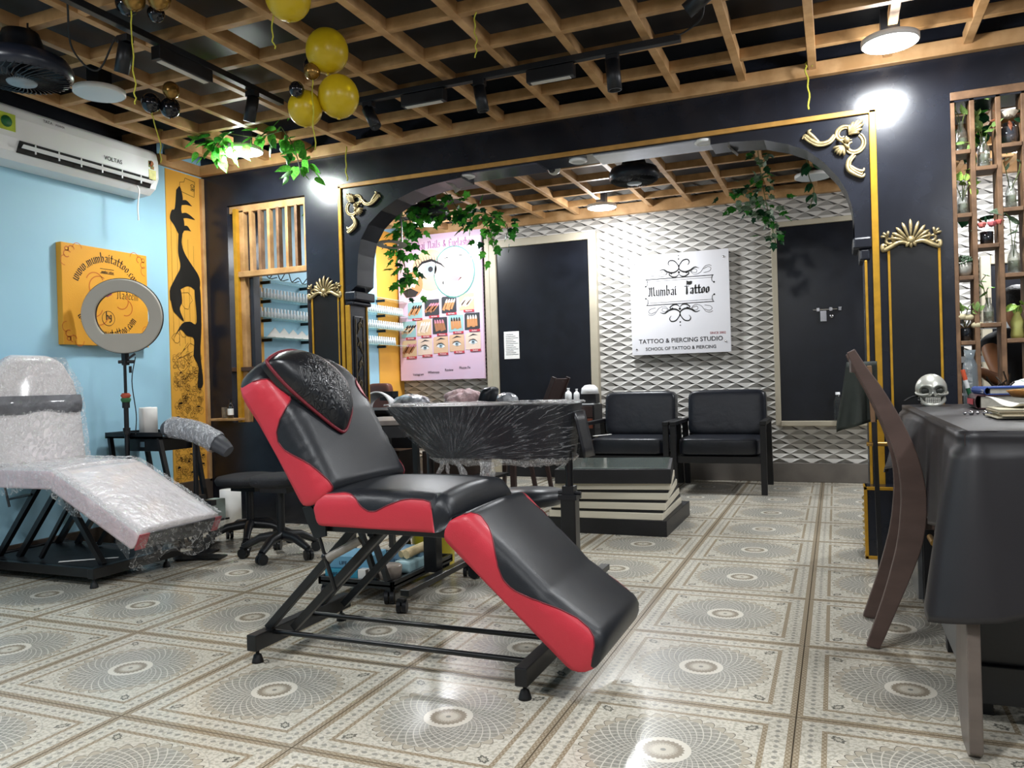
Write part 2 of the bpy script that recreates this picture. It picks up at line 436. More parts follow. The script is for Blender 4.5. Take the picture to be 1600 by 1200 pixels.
ce = struct('ceiling', MB().box(XL, XR, YB, YW, ZC, ZC + .1), CEIL)
def beams(xs, y0, y1, ys, x0, x1, z=2.5):
    for x in xs: build('beam', MB().box(x - .02, x + .02, y0, y1, z, z + .06), WOOD, ce, .002)
    for y in ys: build('cross_beam', MB().box(x0, x1, y - .019, y + .019, z + .002, z + .055), WOODX, ce, .002)
xs = [-.07 - .35 * k for k in range(-6, 11)] + [-3.87]
xs = [x for x in xs if x > -3.7 and x < 2.3] + [-3.87]
beams(xs, YB + .02, YA - .04, [4.07 - .345 * k for k in range(0, 18)], -3.87, XR - .02)
for y in (4.07, 3.725): build('cross_beam', MB().box(XL + .02, -3.87, y - .019, y + .019, 2.502, 2.58), WOODX, ce, .002)
# inner room lattice
beams([-2.57 + .35 * k for k in range(-4, 14)], YA + .21, YW - .04, [4.74 + .412 * k for k in range(0, 6)], XL + .02, XR - .02)
build('border_trim', MB().box(XL + .0, XR, YA - .045, YA, 2.468, 2.54), WOOD, ce, .004)
build('border_trim', MB().box(XL, XL + .035, 4.0, YA - .045, 2.468, 2.54), WOOD, ce, .004)
build('border_trim', MB().box(XL + .03, XR, YW - .06, YW, 2.46, 2.56), WOOD, ce, .004)

# left wall: blue paint, yellow doodle strips and black cove
wl = MB(); wl.box(XL - .12, XL, YB, YW, 0, ZC)
wall_left = struct('wall_left', wl, BLUE)
build('painted_band', MB().box(XL, XL + .003, YB, 4.0, 2.44, ZC), BLACKWALL, wall_left)
build('yellow_strip', MB().box(XL, XL + .006, 4.065, YA, .0, 2.46), YELLOW, wall_left)
build('yellow_strip', MB().box(XL, XL + .006, 4.62, 5.02, .0, 2.5), YELLOW, wall_left)
build('yellow_strip', MB().box(XL, XL + .006, 6.72, YW, .0, 2.5), YELLOW, wall_left)
build('wood_edge', MB().box(XL, XL + .03, YA - .028, YA - .001, .28, 2.455), WOOD, wall_left, .003)
struct('baseboard_left', MB().box(XL, XL + .018, YB, YA, 0, .115), mat('brown_skirting', '4b4038', .4, var=(3, .3)), .003)
build('corner_panel', MB().box(XL, XL + .03, 4.03, YA, 0, .30), mat('brown_skirting', '4b4038'), wall_left, .003)

# doodles painted on the yellow strip (thin paint lines)
def doodles():
    x = XL + .0075; mb = MB(); rnd = random.Random(3)
    def ln(pts, t=.0022):
        for (a, b), (c, d) in zip(pts, pts[1:]):
            L = math.hypot(c - a, d - b) or 1e-6; nx, ny = -(d - b) / L * t / 2, (c - a) / L * t / 2
            mb.poly([(x, a + nx, b + ny), (x, c + nx, d + ny), (x, c - nx, d - ny), (x, a - nx, b - ny)])
    def blob(cy, cz, r, n=10, wob=.3, sy=1, sz=1, fill=False, t=.0022):
        ph = rnd.random() * 6; P = []
        for i in range(n + 1):
            a = 2 * pi * (i % n) / n; rr = r * (1 + wob * sin(3 * a + ph) * .5 + wob * .4 * sin(5 * a + ph * 2))
            P.append((min(4.355, max(4.075, cy + rr * cos(a) * sy)), cz + rr * sin(a) * sz))
        if fill: mb.poly([(x, p, q) for p, q in P[:-1]])
        else: ln(P, t)
    # the big ink splash
    cnt_ = [0]
    def spl(l):
        cnt_[0] += 1; mb.poly([(x + .0003 * cnt_[0], 4.07 + .29 * max(.01, min(.99, p.x)), p.y) for p in smoothpath([(a, b, 0) for a, b in l + l[:1]], 4)[:-1]])
    spl([(.30, 2.33), (.42, 2.36), (.5, 2.28), (.44, 2.2), (.52, 2.12), (.5, 2.05), (.36, 2.02), (.2, 2.08), (.08, 2.12), (.14, 2.18), (.24, 2.2)])
    for (a, b, c) in ((2.26, .75, .03), (2.17, .82, .035), (2.08, .7, .03)):
        spl([(.4, a), (.6, a + .015), (b, a - .01), (b + .03, a - c * .6), (.6, a - c * .6), (.4, a - c)])
    spl([(.34, 2.06), (.46, 2.05), (.42, 1.97), (.5, 1.9), (.7, 1.83), (.92, 1.76), (.98, 1.7), (.9, 1.64), (.6, 1.67), (.3, 1.63), (.05, 1.55), (.0, 1.62), (.2, 1.72), (.36, 1.8), (.3, 1.9)])
    spl([(.0, 1.62), (.3, 1.66), (.38, 1.56), (.3, 1.5), (.42, 1.42), (.2, 1.46), (.08, 1.5)])
    spl([(.78, 1.66), (.96, 1.68), (.98, 1.4), (.92, 1.2), (.98, .98), (.8, .96), (.84, 1.1), (.7, 1.18), (.72, 1.3), (.5, 1.32), (.3, 1.36), (.1, 1.3), (.35, 1.4), (.6, 1.42), (.82, 1.42)])
    for i in range(5): ln([(4.1 + i * .05, 2.12 - .04 * i), (4.1 + i * .05, 1.3 - .1 * rnd.random())], .0015)
    blob(4.22, 1.57, .05, sz=1.2); blob(4.19, 1.35, .04); blob(4.12, 1.3, .035); blob(4.26, 1.22, .045); blob(4.17, 1.12, .05)
    for k in range(4): ln([(4.08 + rnd.random() * .1, 1.22 - .02 * k), (4.18 + rnd.random() * .1, 1.27 - .02 * k)], .002)
    for k in range(250):                                              # crowded round heads and squiggles
        z = .95 + .25 * rnd.random() if k < 60 else .32 + .74 * rnd.random()
        y = 4.09 + .25 * rnd.random(); r = .010 + .012 * rnd.random() if k < 60 else .013 + .017 * rnd.random()
        blob(y, z, r, 8, .35, t=.0013)
        if k >= 60 and rnd.random() < .5:
            blob(y - r * .35, z + r * .2, r * .16, 5, 0, fill=True); blob(y + r * .35, z + r * .2, r * .16, 5, 0, fill=True)
            ln([(y - r * .3, z - r * .4), (y, z - r * .55), (y + r * .3, z - r * .4)], .0018)
            if rnd.random() < .2: blob(y, z + r * .8, r * .6, 7, .5, sz=.5, fill=True)
    ln([(4.19, 2.33), (4.32, 2.31), (4.33, 2.42), (4.24, 2.43), (4.23, 2.4), (4.19, 2.39), (4.19, 2.33)], .003)
    text_mb(mb, 'IRO', lambda a, b: (x, 4.29 + b, 2.32 + a * .6 + .03), .05, 'LEFT')
    return mb
build('doodle_paint', doodles(), INK, wall_left, kind='stuff')

# back wall with relief panels
wall_back = struct('wall_back', MB().box(XL - .12, XR + .12, YW + .012, YW + .12, 0, ZC), mat('white_backing', 'a9a7a2', .6, var=(3, .1)))
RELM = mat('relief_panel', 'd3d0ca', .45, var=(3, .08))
pw, ph_, nx, nz = .88, .498, 5, 6
rm = MB(); cw, chh = pw / nx, ph_ / nz
def relief():
    for j in range(nz):
        for i in range(nx):
            for (ox, oz) in ((0, 0),):
                x0 = i * cw; z0 = j * chh
                for (qx, qz) in ((0, 0), (cw / 2, chh / 2)):
                    a_, c_ = x0 + qx, z0 + qz
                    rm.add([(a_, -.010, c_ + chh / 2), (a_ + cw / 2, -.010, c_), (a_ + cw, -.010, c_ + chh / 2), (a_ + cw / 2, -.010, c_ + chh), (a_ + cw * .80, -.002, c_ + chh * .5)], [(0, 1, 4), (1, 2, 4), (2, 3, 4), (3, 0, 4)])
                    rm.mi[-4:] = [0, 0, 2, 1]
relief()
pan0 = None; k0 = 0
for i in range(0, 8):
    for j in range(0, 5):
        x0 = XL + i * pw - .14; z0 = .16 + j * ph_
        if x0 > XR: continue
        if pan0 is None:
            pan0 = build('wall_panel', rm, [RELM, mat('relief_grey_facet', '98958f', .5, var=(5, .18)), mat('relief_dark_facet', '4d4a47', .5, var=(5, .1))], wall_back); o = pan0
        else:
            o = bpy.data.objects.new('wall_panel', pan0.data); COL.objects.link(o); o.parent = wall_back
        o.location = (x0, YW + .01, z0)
struct('wall_left_end', MB().box(XL - 1, XL - .12, YW - .2, YW + .2, 0, ZC), BLUE)
struct('baseboard_back', MB().box(XL, XR, YW - .025, YW + .01, 0, .165), SKIRT, .004)
def door(n, x0, x1, z0, z1, f=.055):
    d = struct('door_%d' % n, MB().box(x0, x1, YW - .05, YW - .02, z0, z1), BLACKDOOR, .003)
    m = MB(); m.box(x0 - f, x0, YW - .07, YW + .0, z0 - (f if z0 > .2 else 0), z1 + f); m.box(x1, x1 + f, YW - .07, YW, z0 - (f if z0 > .2 else 0), z1 + f); m.box(x0, x1, YW - .07, YW, z1, z1 + f)
    if z0 > .2: m.box(x0, x1, YW - .09, YW, z0 - f, z0)
    build('door_frame', m, CREAM, d, .006)
    return d
d1 = door(1, -3.08, -2.13, 0.0, 2.26, .075)
d2 = door(2, -.44, .62, .53, 2.2, .045)
d3 = door(3, 1.15, 1.95, 0.0, 1.75, .07)
b = MB(); b.cyl((-.16, YW - .075, 1.47), (.03, YW - .075, 1.47), .006, 8)
for x in (-.12, -.02, .05): b.box(x - .012, x + .012, YW - .085, YW - .05, 1.455, 1.485)
b.box(-.105, -.055, YW - .07, YW - .05, 1.37, 1.46)
build('bolt_latch', b, CHROME, d2, .001); build('door_knob', MB().ball((-.015, YW - .075, 1.41), .018), CHROME, d2)

# partition with the arch
wm = MB(); y0, y1 = YA, YA + .2
wm.box(XL, XR, y0, y1, 2.24, ZC)                                     # header
wm.box(XL, -3.97, y0, y1, 0, 2.24); wm.box(-3.97, -3.30, y0, y1, 0, .70)
wm.box(-3.30, -2.955, y0, y1, 0, 2.24)                                # left pillar
wm.box(.15, .555, y0, y1, 0, 2.24); wm.box(.555, 1.62, y0, y1, 0, .72); wm.box(1.62, XR, y0, y1, 0, 2.24)
arcL = [(-2.955, 1.56), (-2.90, 1.60), (-2.895, 1.70), (-2.885, 1.80), (-2.86, 1.90), (-2.80, 1.99), (-2.70, 2.07), (-2.58, 2.13), (-2.45, 2.17), (-2.30, 2.195), (-2.12, 2.21)]
arcR = [(.15, 1.53), (.11, 1.58), (.11, 1.70), (.10, 1.79), (.08, 1.86), (.04, 1.94), (-.03, 2.03), (-.107, 2.10), (-.20, 2.145), (-.32, 2.185), (-.50, 2.20), (-.60, 2.20)]
for arc, xe in ((arcL, -2.955), (arcR, .15)):
    for (a, b_), (c, d) in zip(arc, arc[1:]):
        wm.poly([(a, y0, b_), (c, y0, d), (c, y0, 2.24), (a, y0, 2.24)], (0, .2, 0))
part_wall = struct('wall_middle', wm, BLACKWALL, 0)
cap = MB(); cap.box(-2.99, -2.90, y0 - .02, y1 + .02, 1.50, 1.56); cap.box(-2.98, -2.925, y0 - .012, y1 + .012, 1.47, 1.50)
build('arch_corbel', cap, BLACKWALL, part_wall, .01)
cap = MB(); cap.box(.10, .19, y0 - .02, y1 + .02, 1.56, 1.62); cap.box(.13, .18, y0 - .012, y1 + .012, 1.50, 1.56)
build('arch_corbel', cap, BLACKWALL, part_wall, .01)
for (a, b_, c, d) in ((-3.025, -3.0, .0, 2.262), (-2.99, -2.956, .0, 1.47), (.19, .222, .0, 2.262), (.152, .165, .0, 1.5)):
    build('gold_strip', MB().box(a, b_, y0 - .014, y0, c, d), GOLD, part_wall, .003)
build('gold_strip', MB().box(-3.025, .222, y0 - .014, y0, 2.245, 2.272), mat('gold_wood', 'b98a45', .4, var=(20, .2)), part_wall, .003)
build('gold_strip', MB().box(-2.954, -2.948, y1 - .02, y1 - .005, 0, 1.5), GOLD, part_wall)
# recessed pillar panels with thin gold lines
REC = gloss_black('recess_black', '0c0d11', .35)
for (a, b_) in ((-3.255, -3.045), (.265, .49)):
    build('pillar_panel', MB().box(a, b_, y0 - .004, y0, .05, 1.55), REC, part_wall)
    for x in (a, b_): build('gold_line', MB().box(x - .006, x + .006, y0 - .012, y0, .05, 1.55), GOLD, part_wall, .002)
# mouldings round the recess
m = MB(); m.box(-3.285, -3.262, y0 - .016, y0, .05, 1.5); m.box(-3.04, -3.03, y0 - .016, y0, .05, 1.5)
build('panel_moulding', m, BLACKWALL, part_wall, .004)
# soffit: white boards left of broken plaster, mirror strips, downlights
m = MB(); m.box(-1.27, -.56, y0 + .01, y1 + .02, 2.232, 2.24); build('soffit_board', m, mat('soffit_grey', 'aeb1b8', .25, metal=.3, var=(4, .2)), part_wall)
m = MB(); m.box(-2.25, -1.62, y0 + .01, y1 + .02, 2.232, 2.24); build('soffit_board', m, mat('soffit_dark', '595a66', .25, metal=.3, var=(4, .2)), part_wall)
for (a, s) in ((-2.18, -1), (-.56, 1)):
    pts = [(a, y0 + .02, 2.236), (a + .03 * s, y0 + .1, 2.21), (a + .01 * s, y0 + .17, 2.225), (a + .06 * s, y0 + .24, 2.2), (a + .08 * s, y0 + .2, 2.17), (a + .05 * s, y0 + .1, 2.19), (a + .06 * s, y0 + .02, 2.2)]
    build('broken_plaster_edge', MB().poly(pts, (.006, 0, .012)), mat('plaster', '8c877f', .7, var=(20, .4)), part_wall)
# plinth of the right pillar with gold edges
pl = MB(); pl.box(.125, .53, y0 - .12, y0, 0, .36); p_ = build('pillar_plinth', pl, BLACKWALL, part_wall)
m = MB()
for z in (.008, .352):
    m.box(.117, .54, y0 - .128, y0 - .112, z - .008, z + .008); m.box(.117, .133, y0 - .128, y0, z - .008, z + .008)
for x in (.125,): m.box(x - .008, x + .008, y0 - .128, y0 - .112, 0, .36)
build('gold_edge', m, GOLD, p_, .002)
m = MB(); [m.ball((.121, y0 - .02 - .02 * (k % 2), .05 + .03 * k), .012, 8, 5) for k in range(9)]; build('carving', m, ANTIQUE, p_)
# other walls
struct('wall_right', MB().box(XR, XR + .12, YB, YW, 0, ZC), mat('grey_wall', '8c9096', .6, var=(2, .1)))
struct('wall_front', MB().box(XL, XR, YB - .12, YB, 0, ZC), mat('grey_wall', '8c9096'))

# ------------------------------------------------------------------ ceiling lamps
def lamp(x, y, label, r=.125, z=2.43, lit=True, watts=LAMP_W, group=None):
    t = thing('ceiling_lamp', label, 'lamp', (x, y, z), group)
    build('lamp_rim', MB().lathe([(r * .9, z + .03), (r * 1.03, z + .025), (r * 1.03, z + .004), (r * .985, z)], (x, y, 0), 32), WHITEP, t)
    build('diffuser', MB().lathe([(.0001, z - .004), (r * .7, z - .003), (r * .98, z + .001)], (x, y, 0), 32), LIT if lit else mat('unlit_diffuser', 'cdd6dc', .4, var=(3, .03)), t)
    build('mounting_plate', MB().box(x - .04, x + .04, y - .04, y + .04, z + .025, 2.58), PLASTB, t)
    if lit:
        ld = bpy.data.lights.new('lamp_light', 'AREA'); ld.shape = 'DISK'; ld.size = r * 1.9; ld.energy = watts; ld.color = (.93, .97, 1.0)
        lo = bpy.data.objects.new('lamp_light', ld); COL.objects.link(lo); lo.parent = t; lo.location = (0, 0, -.012)
        pd_ = bpy.data.lights.new('lamp_glow', 'POINT'); pd_.shadow_soft_size = .06; pd_.energy = watts * .6; pd_.color = (.95, .97, 1.0)
        po_ = bpy.data.objects.new('lamp_glow', pd_); COL.objects.link(po_); po_.parent = t; po_.location = (0, 0, -.07)
    return t
lamp(.27, 4.0, 'bright round ceiling lamp above the right pillar of the arch', .12)
lamp(-3.42, 3.95, 'bright round ceiling lamp among ivy leaves in the left corner', .12)
lamp(-1.85, 6.66, 'bright round lamp over the wall sign in the inner room', .125, watts=31)
lamp(-3.5, 6.5, 'bright round lamp above the pink poster, ringed with ivy', .125, watts=26)
lamp(-3.38, 2.87, 'unlit white round ceiling panel in front of the air conditioner', .117, lit=False)
lamp(-.12, 6.45, 'unlit white round panel in the inner room behind the arch curve', .13, lit=False)
lamp(1.25, 6.3, 'bright round lamp of the inner room seen through the plant shelf', .125, watts=48)
for x, y, l in ((-2.9, .9, 'left one'), (-.6, 1.1, 'middle one'), (-1.75, -.9, 'hindmost one'), (1.4, .6, 'rear right one'), (1.35, 2.6, 'right one above the desk')):  # unseen lamps added to light the front room
    lamp(x, y, 'added round ceiling lamp, unseen outside the picture, ' + l, .14)

# ------------------------------------------------------------------ upholstered cushions
def cushion(mb, O, d, n, L, T, hw, seam, Yc, r=.028, re0=.03, re1=.04, nst=44, nr=9, nb=9, crown=.012, thick=None, bulge=0.0, cap0=0, cap1=0, fnw=None):
    """long cushion: O start of the lower face, d along, n up, width along Y; seam(s) = where material 0 gives way to 1,
    measured from the lower edge up the side and over the top"""
    O = Vector(O); d = Vector(d).normalized(); n = Vector(n).normalized(); rows = []; st = []
    for i in range(nst + 1):
        st.append(L * i / nst)
    st = [L * 0.004] + st[1:-1] + [L * .996]
    if re0: st = [re0 * (1 - cos(pi / 2 * k / 5)) for k in range(5)] + [x for x in st if re0 < x < L - re1]
    st += [L - re1 * (1 - cos(pi / 2 * (5 - k) / 5)) for k in range(6)]
    for s in st:
        W = hw(s); T_ = thick(s) if thick else T
        e = 1.0
        if s < re0: e = sqrt(max(0.02, 1 - ((re0 - s) / re0) ** 2))
        if s > L - re1: e = sqrt(max(0.02, 1 - ((s - L + re1) / re1) ** 2))
        rr = min(r, T_ * .45, W * .6)
        tot = T_ - rr + rr * pi / 2 + (W - rr)                     # length of half the section
        def P(t):
            if t < T_ - rr: y = -W - bulge * sin(pi * t / T_) ; z = t
            elif t < T_ - rr + rr * pi / 2:
                a = (t - T_ + rr) / rr; y = -W + rr * (1 - cos(a)); z = T_ - rr + rr * sin(a)
            else: y = -W + rr + (t - (T_ - rr + rr * pi / 2)); z = T_
            z += crown * max(0, 1 - (y / W) ** 2) * (1 if t > T_ - rr else 0)
            z = T_ / 2 + (z - T_ / 2) * e
            return y * (1 - .25 * (1 - e) * (rr / W)), z
        b = max(.0, min(seam(s), tot - .01))
        ts = [b * k / nr for k in range(nr + 1)] + [b + (tot - b) * k / nb for k in range(1, nb + 1)]
        half = [P(t) for t in ts]
        ring = half + [(-y, z) for y, z in half[-2::-1]]
        rows.append([O + d * s + n * z + Vector((0, Yc - O.y + y, 0)) for y, z in ring])
    M = len(rows[0]); o = len(mb.v)
    mb.v += [p for r_ in rows for p in r_]
    for i in range(len(rows) - 1):
        for k in range(M - 1):
            mb.f.append([o + i * M + k, o + i * M + k + 1, o + (i + 1) * M + k + 1, o + (i + 1) * M + k])
            mb.mi.append(0 if (k < nr or k >= M - 1 - nr) else 1); mb.sm.append(True)
        mb.f.append([o + i * M + M - 1, o + i * M, o + (i + 1) * M, o + (i + 1) * M + M - 1]); mb.mi.append(1); mb.sm.append(False)
    mb.f.append([o + k for k in range(M)][::-1]); mb.mi.append(cap0); mb.sm.append(True)
    q = o + (len(rows) - 1) * M
    mb.f.append([q + k for k in range(M)]); mb.mi.append(cap1); mb.sm.append(True)
    return st, rows

def seam_line(rows, k, step=1): return [r[k] for r in rows[::step]]

# ------------------------------------------------------------------ the red and black treatment chair
tc_ = thing('treatment_chair', 'red and black vinyl treatment chair with raised backrest in the middle of the floor', 'chair', (-1.35, 2.35, 0))
Yc = 2.335
bseam = [(-.02, .15), (0, .136), (.048, .125), (.092, .11), (.137, .09), (.175, .062), (.208, .04), (.243, .034), (.271, .048), (.298, .082), (.324, .12), (.345, .148), (.37, .158), (.40, .155), (.425, .135), (.445, .10), (.458, .06), (.468, .0), (.7, .0)]
bw = [(0, .245), (.2, .248), (.33, .256), (.40, .268), (.435, .270), (.47, .258), (.50, .232), (.525, .195), (.545, .14), (.56, .07)]
d_b = (-.508, 0, .861); n_b = (.861, 0, .508)
m = MB(); st, rows = cushion(m, (-1.60, 2.08, .53), d_b, n_b, .56, .13, lambda s: interp(bw, s), lambda s: interp(bseam, s), Yc, r=.035, re0=.03, re1=.05, thick=lambda s: .13 - .03 * max(0, s - .3) / .26, bulge=.006, crown=.014, nst=60)
back = build('backrest', m, [RED, BLACKV], tc_)
for k in (9, len(rows[0]) - 10): build('seam', MB().tube([p + Vector(n_b) * .001 for p, s in zip([r[k] for r in rows], st) if s < .462], .0022, 6), MAROON, back)
# head pillow with piping
O_ = Vector((-1.60, 2.08, .53)); D_ = Vector(d_b); N_ = Vector(n_b)
po = [(.482, .113), (.503, .154), (.522, .215), (.528, .29), (.506, .364), (.46, .427), (.40, .465), (.345, .472), (.284, .442), (.232, .385), (.198, .332), (.208, .299), (.266, .244), (.336, .185), (.403, .14), (.46, .115)]
pp = smoothpath([(a, b, 0) for a, b in po + po[:1]], 4)[:-1]
cx = sum(p.x for p in pp) / len(pp); cy = sum(p.y for p in pp) / len(pp)
def pilpt(s, t, hgt): return O_ + D_ * s + N_ * hgt + Vector((0, t - .13, 0))
m = MB(); K = len(pp); vs = []; fs = []
lev = [(1.0, .118), (1.0, .135), (.97, .152), (.9, .172), (.75, .192), (.55, .205), (.3, .212), (.08, .214)]
for f, hh in lev:
    for p in pp: vs.append(pilpt(cx + (p.x - cx) * f, cy + (p.y - cy) * f, hh + .004))
for i in range(len(lev) - 1):
    for k in range(K): fs.append((i * K + k, i * K + (k + 1) % K, (i + 1) * K + (k + 1) % K, (i + 1) * K + k))
m.smooth = True; m.add(vs, fs); m.add(vs[-K:], [tuple(range(K))])
def wrinkle_mat():
    mm = bpy.data.materials.new('wrinkled_black_vinyl'); mm.use_nodes = True; nt = mm.node_tree; X.nt = nt; bb = nt.nodes['Principled BSDF']
    bb.inputs['Base Color'].default_value = (*lin('1c1e22'), 1); bb.inputs['Roughness'].default_value = .3
    tc = nt.nodes.new('ShaderNodeTexCoord'); nn = nt.nodes.new('ShaderNodeTexNoise'); nn.inputs['Scale'].default_value = 24; nn.inputs['Detail'].default_value = 1.5; nn.inputs['Distortion'].default_value = 3.0
    mp = nt.nodes.new('ShaderNodeMapping'); mp.inputs['Scale'].default_value = (1, 1, .55); nt.links.new(tc.outputs['Object'], mp.inputs[0]); nt.links.new(mp.outputs[0], nn.inputs[0])
    vm = nt.nodes.new('ShaderNodeVectorMath'); vm.operation = 'DISTANCE'; c_ = pilpt(.37, .30, .19) - ORG[tc_.name]; vm.inputs[1].default_value = c_; nt.links.new(tc.outputs['Object'], vm.inputs[0])
    fall = 1.0 - ss(X(vm.outputs['Value']), .06, .16)
    hgt = (1.0 - ss((X(nn.outputs[0]) - .5).abs(), 0, .16)) * fall
    bn = nt.nodes.new('ShaderNodeBump'); bn.inputs['Strength'].default_value = .6; bn.inputs['Distance'].default_value = .006; nt.links.new(hgt.s, bn.inputs['Height']); nt.links.new(bn.outputs[0], bb.inputs['Normal'])
    return mm
pillow = build('head_pillow', m, wrinkle_mat(), tc_)
m = MB()
m.tube([pilpt(p.x, p.y, .15) for p in pp + pp[:2]], .006, 8)
build('piping', m, MAROON, pillow)
# seat
sseam = [(-.05, .098), (0, .10), (.071, .107), (.11, .112), (.135, .108), (.16, .094), (.185, .068), (.21, .055), (.235, .056), (.282, .078), (.33, .095), (.36, .099), (.40, .098), (.432, .09), (.436, .0), (.6, 0)]
m = MB(); st, rows = cushion(m, (-1.565, 2.08, .487), (1, 0, -.008), (.008, 0, 1), .49, .112, lambda s: .25 - .012 * max(0, s - .44) / .05, lambda s: interp(sseam, s), Yc, r=.03, re0=.03, re1=.05, bulge=.004, crown=.016, thick=lambda s: .105 + .008 * sin(pi * s / .49), nst=60, cap1=1)
seat = build('seat', m, [RED, BLACKV], tc_)
for k in (9, len(rows[0]) - 10): build('seam', MB().tube([r[k] for r, s in zip(rows, st) if s < .434], .002, 6), MAROON, seat)
# leg rest
lseam = [(-.05, .075), (0, .085), (.013, .105), (.028, .135), (.05, .150), (.086, .140), (.115, .12), (.144, .10), (.193, .068), (.23, .050), (.26, .048), (.284, .053), (.349, .080), (.408, .107), (.459, .125), (.50, .128), (.535, .118), (.555, .09), (.57, .055), (.59, .0)]
d_l = (.731, 0, -.682); n_l = (.682, 0, .731)
m = MB(); st, rows = cushion(m, (-1.108, 2.08, .482), d_l, n_l, .585, .11, lambda s: .25 - .022 * max(0, s) / .585, lambda s: interp(lseam, s), Yc - .008, r=.032, re0=.035, re1=.06, thick=lambda s: .105 + .03 * max(0, min(1, (s - .35) / .2)), bulge=.004, crown=.02, nst=60, cap0=1, cap1=1)
lr_ = build('leg_rest', m, [RED, BLACKV], tc_)
for k in (9, len(rows[0]) - 10): build('seam', MB().tube([r[k] for r, s in zip(rows, st) if .01 < s < .565], .002, 6), MAROON, lr_)
# steel frame
def pad_foot(m, x, y): m.lathe([(.006, .055), (.006, .03), (.013, .026), (.019, .006), (.02, .0), (.001, 0)], (x, y, 0), 14)
for x, ya, yb in ((-1.845, 2.10, 2.66), (-.865, 2.10, 2.66)): build('base_bar', MB().box(x - .02, x + .02, ya, yb, .045, .1), STEEL, tc_, .003)
for x in (-1.845, -.865):
    for y in (2.13, 2.62): m = MB(); pad_foot(m, x, y); build('levelling_foot', m, RUBBER, tc_)
for y in (2.2, 2.42): build('floor_rod', MB().cyl((-1.83, y, .085), (-.87, y, .085), .009, 10), STEEL, tc_)
for y in (2.19, 2.49):
    build('scissor_leg', MB().bar((-1.845, y, .10), (-1.46, y, .48), .026, .026), STEEL, tc_, .002)
    build('scissor_leg', MB().bar((-1.76, y + .03, .10), (-1.36, y + .03, .48), .026, .026), STEEL, tc_, .002)
build('cross_bar', MB().bar((-1.42, 2.19, .45), (-1.42, 2.52, .45), .024, .024), STEEL, tc_)
for y in (2.12, 2.53): build('seat_rail', MB().box(-1.54, -1.08, y, y + .02, .462, .487), STEEL, tc_, .002)
m = MB(); m.poly([(-1.62, 2.10, .54), (-1.585, 2.10, .545), (-1.53, 2.10, .49), (-1.53, 2.10, .45), (-1.575, 2.10, .44), (-1.60, 2.10, .49)], (0, .008, 0)); build('hinge_plate', m, STEEL, tc_); m = MB(); m.poly([(-1.62, 2.56, .54), (-1.585, 2.56, .545), (-1.53, 2.56, .49), (-1.53, 2.56, .45), (-1.575, 2.56, .44)], (0, .008, 0))
build('hinge_plate', m, STEEL, tc_)
m = MB(); m.cyl((-1.54, 2.12, .375), (-1.44, 2.16, .43), .014, 12); build('gas_strut', m, mat('grey_tube', '8b857c', .4, var=(20, .3)), tc_)
m = MB(); m.cyl((-1.57, 2.11, .47), (-1.55, 2.12, .38), .006, 8); m.cyl((-1.55, 2.12, .38), (-1.52, 2.13, .27), .007, 8); m.ball((-1.55, 2.12, .38), .013, 8, 6); build('release_lever', m, STEEL, tc_)
build('leg_rest_bar', MB().bar((-1.06, 2.34, .40), (-.80, 2.34, .18), .03, .02), STEEL, tc_)

# ------------------------------------------------------------------ the wrapped treatment table by the blue wall
SHEET = mat('pale_sheet', 'e6e0e1', .3, var=(9, .10), bump=(22, 1.0), coat=.7)
PINKGLARE = mat('pink_film_glare', 'd9c2c6', .3, var=(9, .15), bump=(26, .7), coat=.6)  # film glare over red vinyl, put into the side colour
FILM = film_mat('cling_film', .24, (1, 4, 3))
FILM2 = film_mat('cling_film_loose', .05, (2, 1, 1))
wt = thing('wrapped_treatment_table', 'treatment table wrapped in crinkled clear film beside the blue wall, left edge of the picture', 'treatment table', (-3.6, 2.95, 0))
Yt = 2.96
m = MB(); cushion(m, (-4.03, 2.7, .465), (1, 0, 0), (0, 0, 1), .47, .10, lambda s: .265, lambda s: .09, Yt, nst=20, re0=.03, re1=.03); build('seat', m, [PINKGLARE, SHEET], wt)
m = MB(); cushion(m, (-3.60, 2.7, .47), (.86, 0, -.43), (.43, 0, .86), .62, .10, lambda s: .265, lambda s: .085, Yt, nst=20, re0=.02, re1=.02); lgw = build('leg_rest', m, [PINKGLARE, SHEET], wt)
# end face of the leg rest: black with red corners showing through the film
de = Vector((.86, 0, -.43)).normalized(); ne = Vector((.43, 0, .86)).normalized(); E0 = Vector((-3.60, Yt, .47)) + de * .616
m = MB()
for a, b_, k in ((-.262, -.205, 0), (-.205, .215, 1), (.215, .262, 0)):
    m.m = k; m.poly([E0 + de * .006 + ne * z + Vector((0, y, 0)) for y, z in ((a, .006), (b_, .006), (b_, .088), (a, .088))], de * .006)
build('end_face', m, [mat('dull_red_vinyl', 'a03a46', .3, bump=(30, .6), var=(9, .2), coat=.5), mat('dull_black_vinyl', '2a2b30', .25, bump=(30, .6), var=(9, .2), coat=.5)], lgw)
m = MB(); bwt = [(0, .26), (.3, .262), (.45, .24), (.55, .18), (.61, .09)]
cushion(m, (-4.05, 2.7, .55), (-.13, 0, 1), (1, 0, .13), .60, .09, lambda s: interp(bwt, s), lambda s: .07, Yt, nst=24, re0=.02, re1=.05); build('backrest', m, [PINKGLARE, SHEET], wt)
m = MB(); m.grid(lambda u, v: Vector((-3.986 + .004 * sin(u * 9), Yt - .24 + .48 * u, .83 + .10 * v)) + Vector((.012 * sin(pi * v), 0, 0)), 12, 4); build('head_strap', m, mat('grey_underlay', '77787d', .35, bump=(30, .7), var=(9, .4), coat=.5), wt)
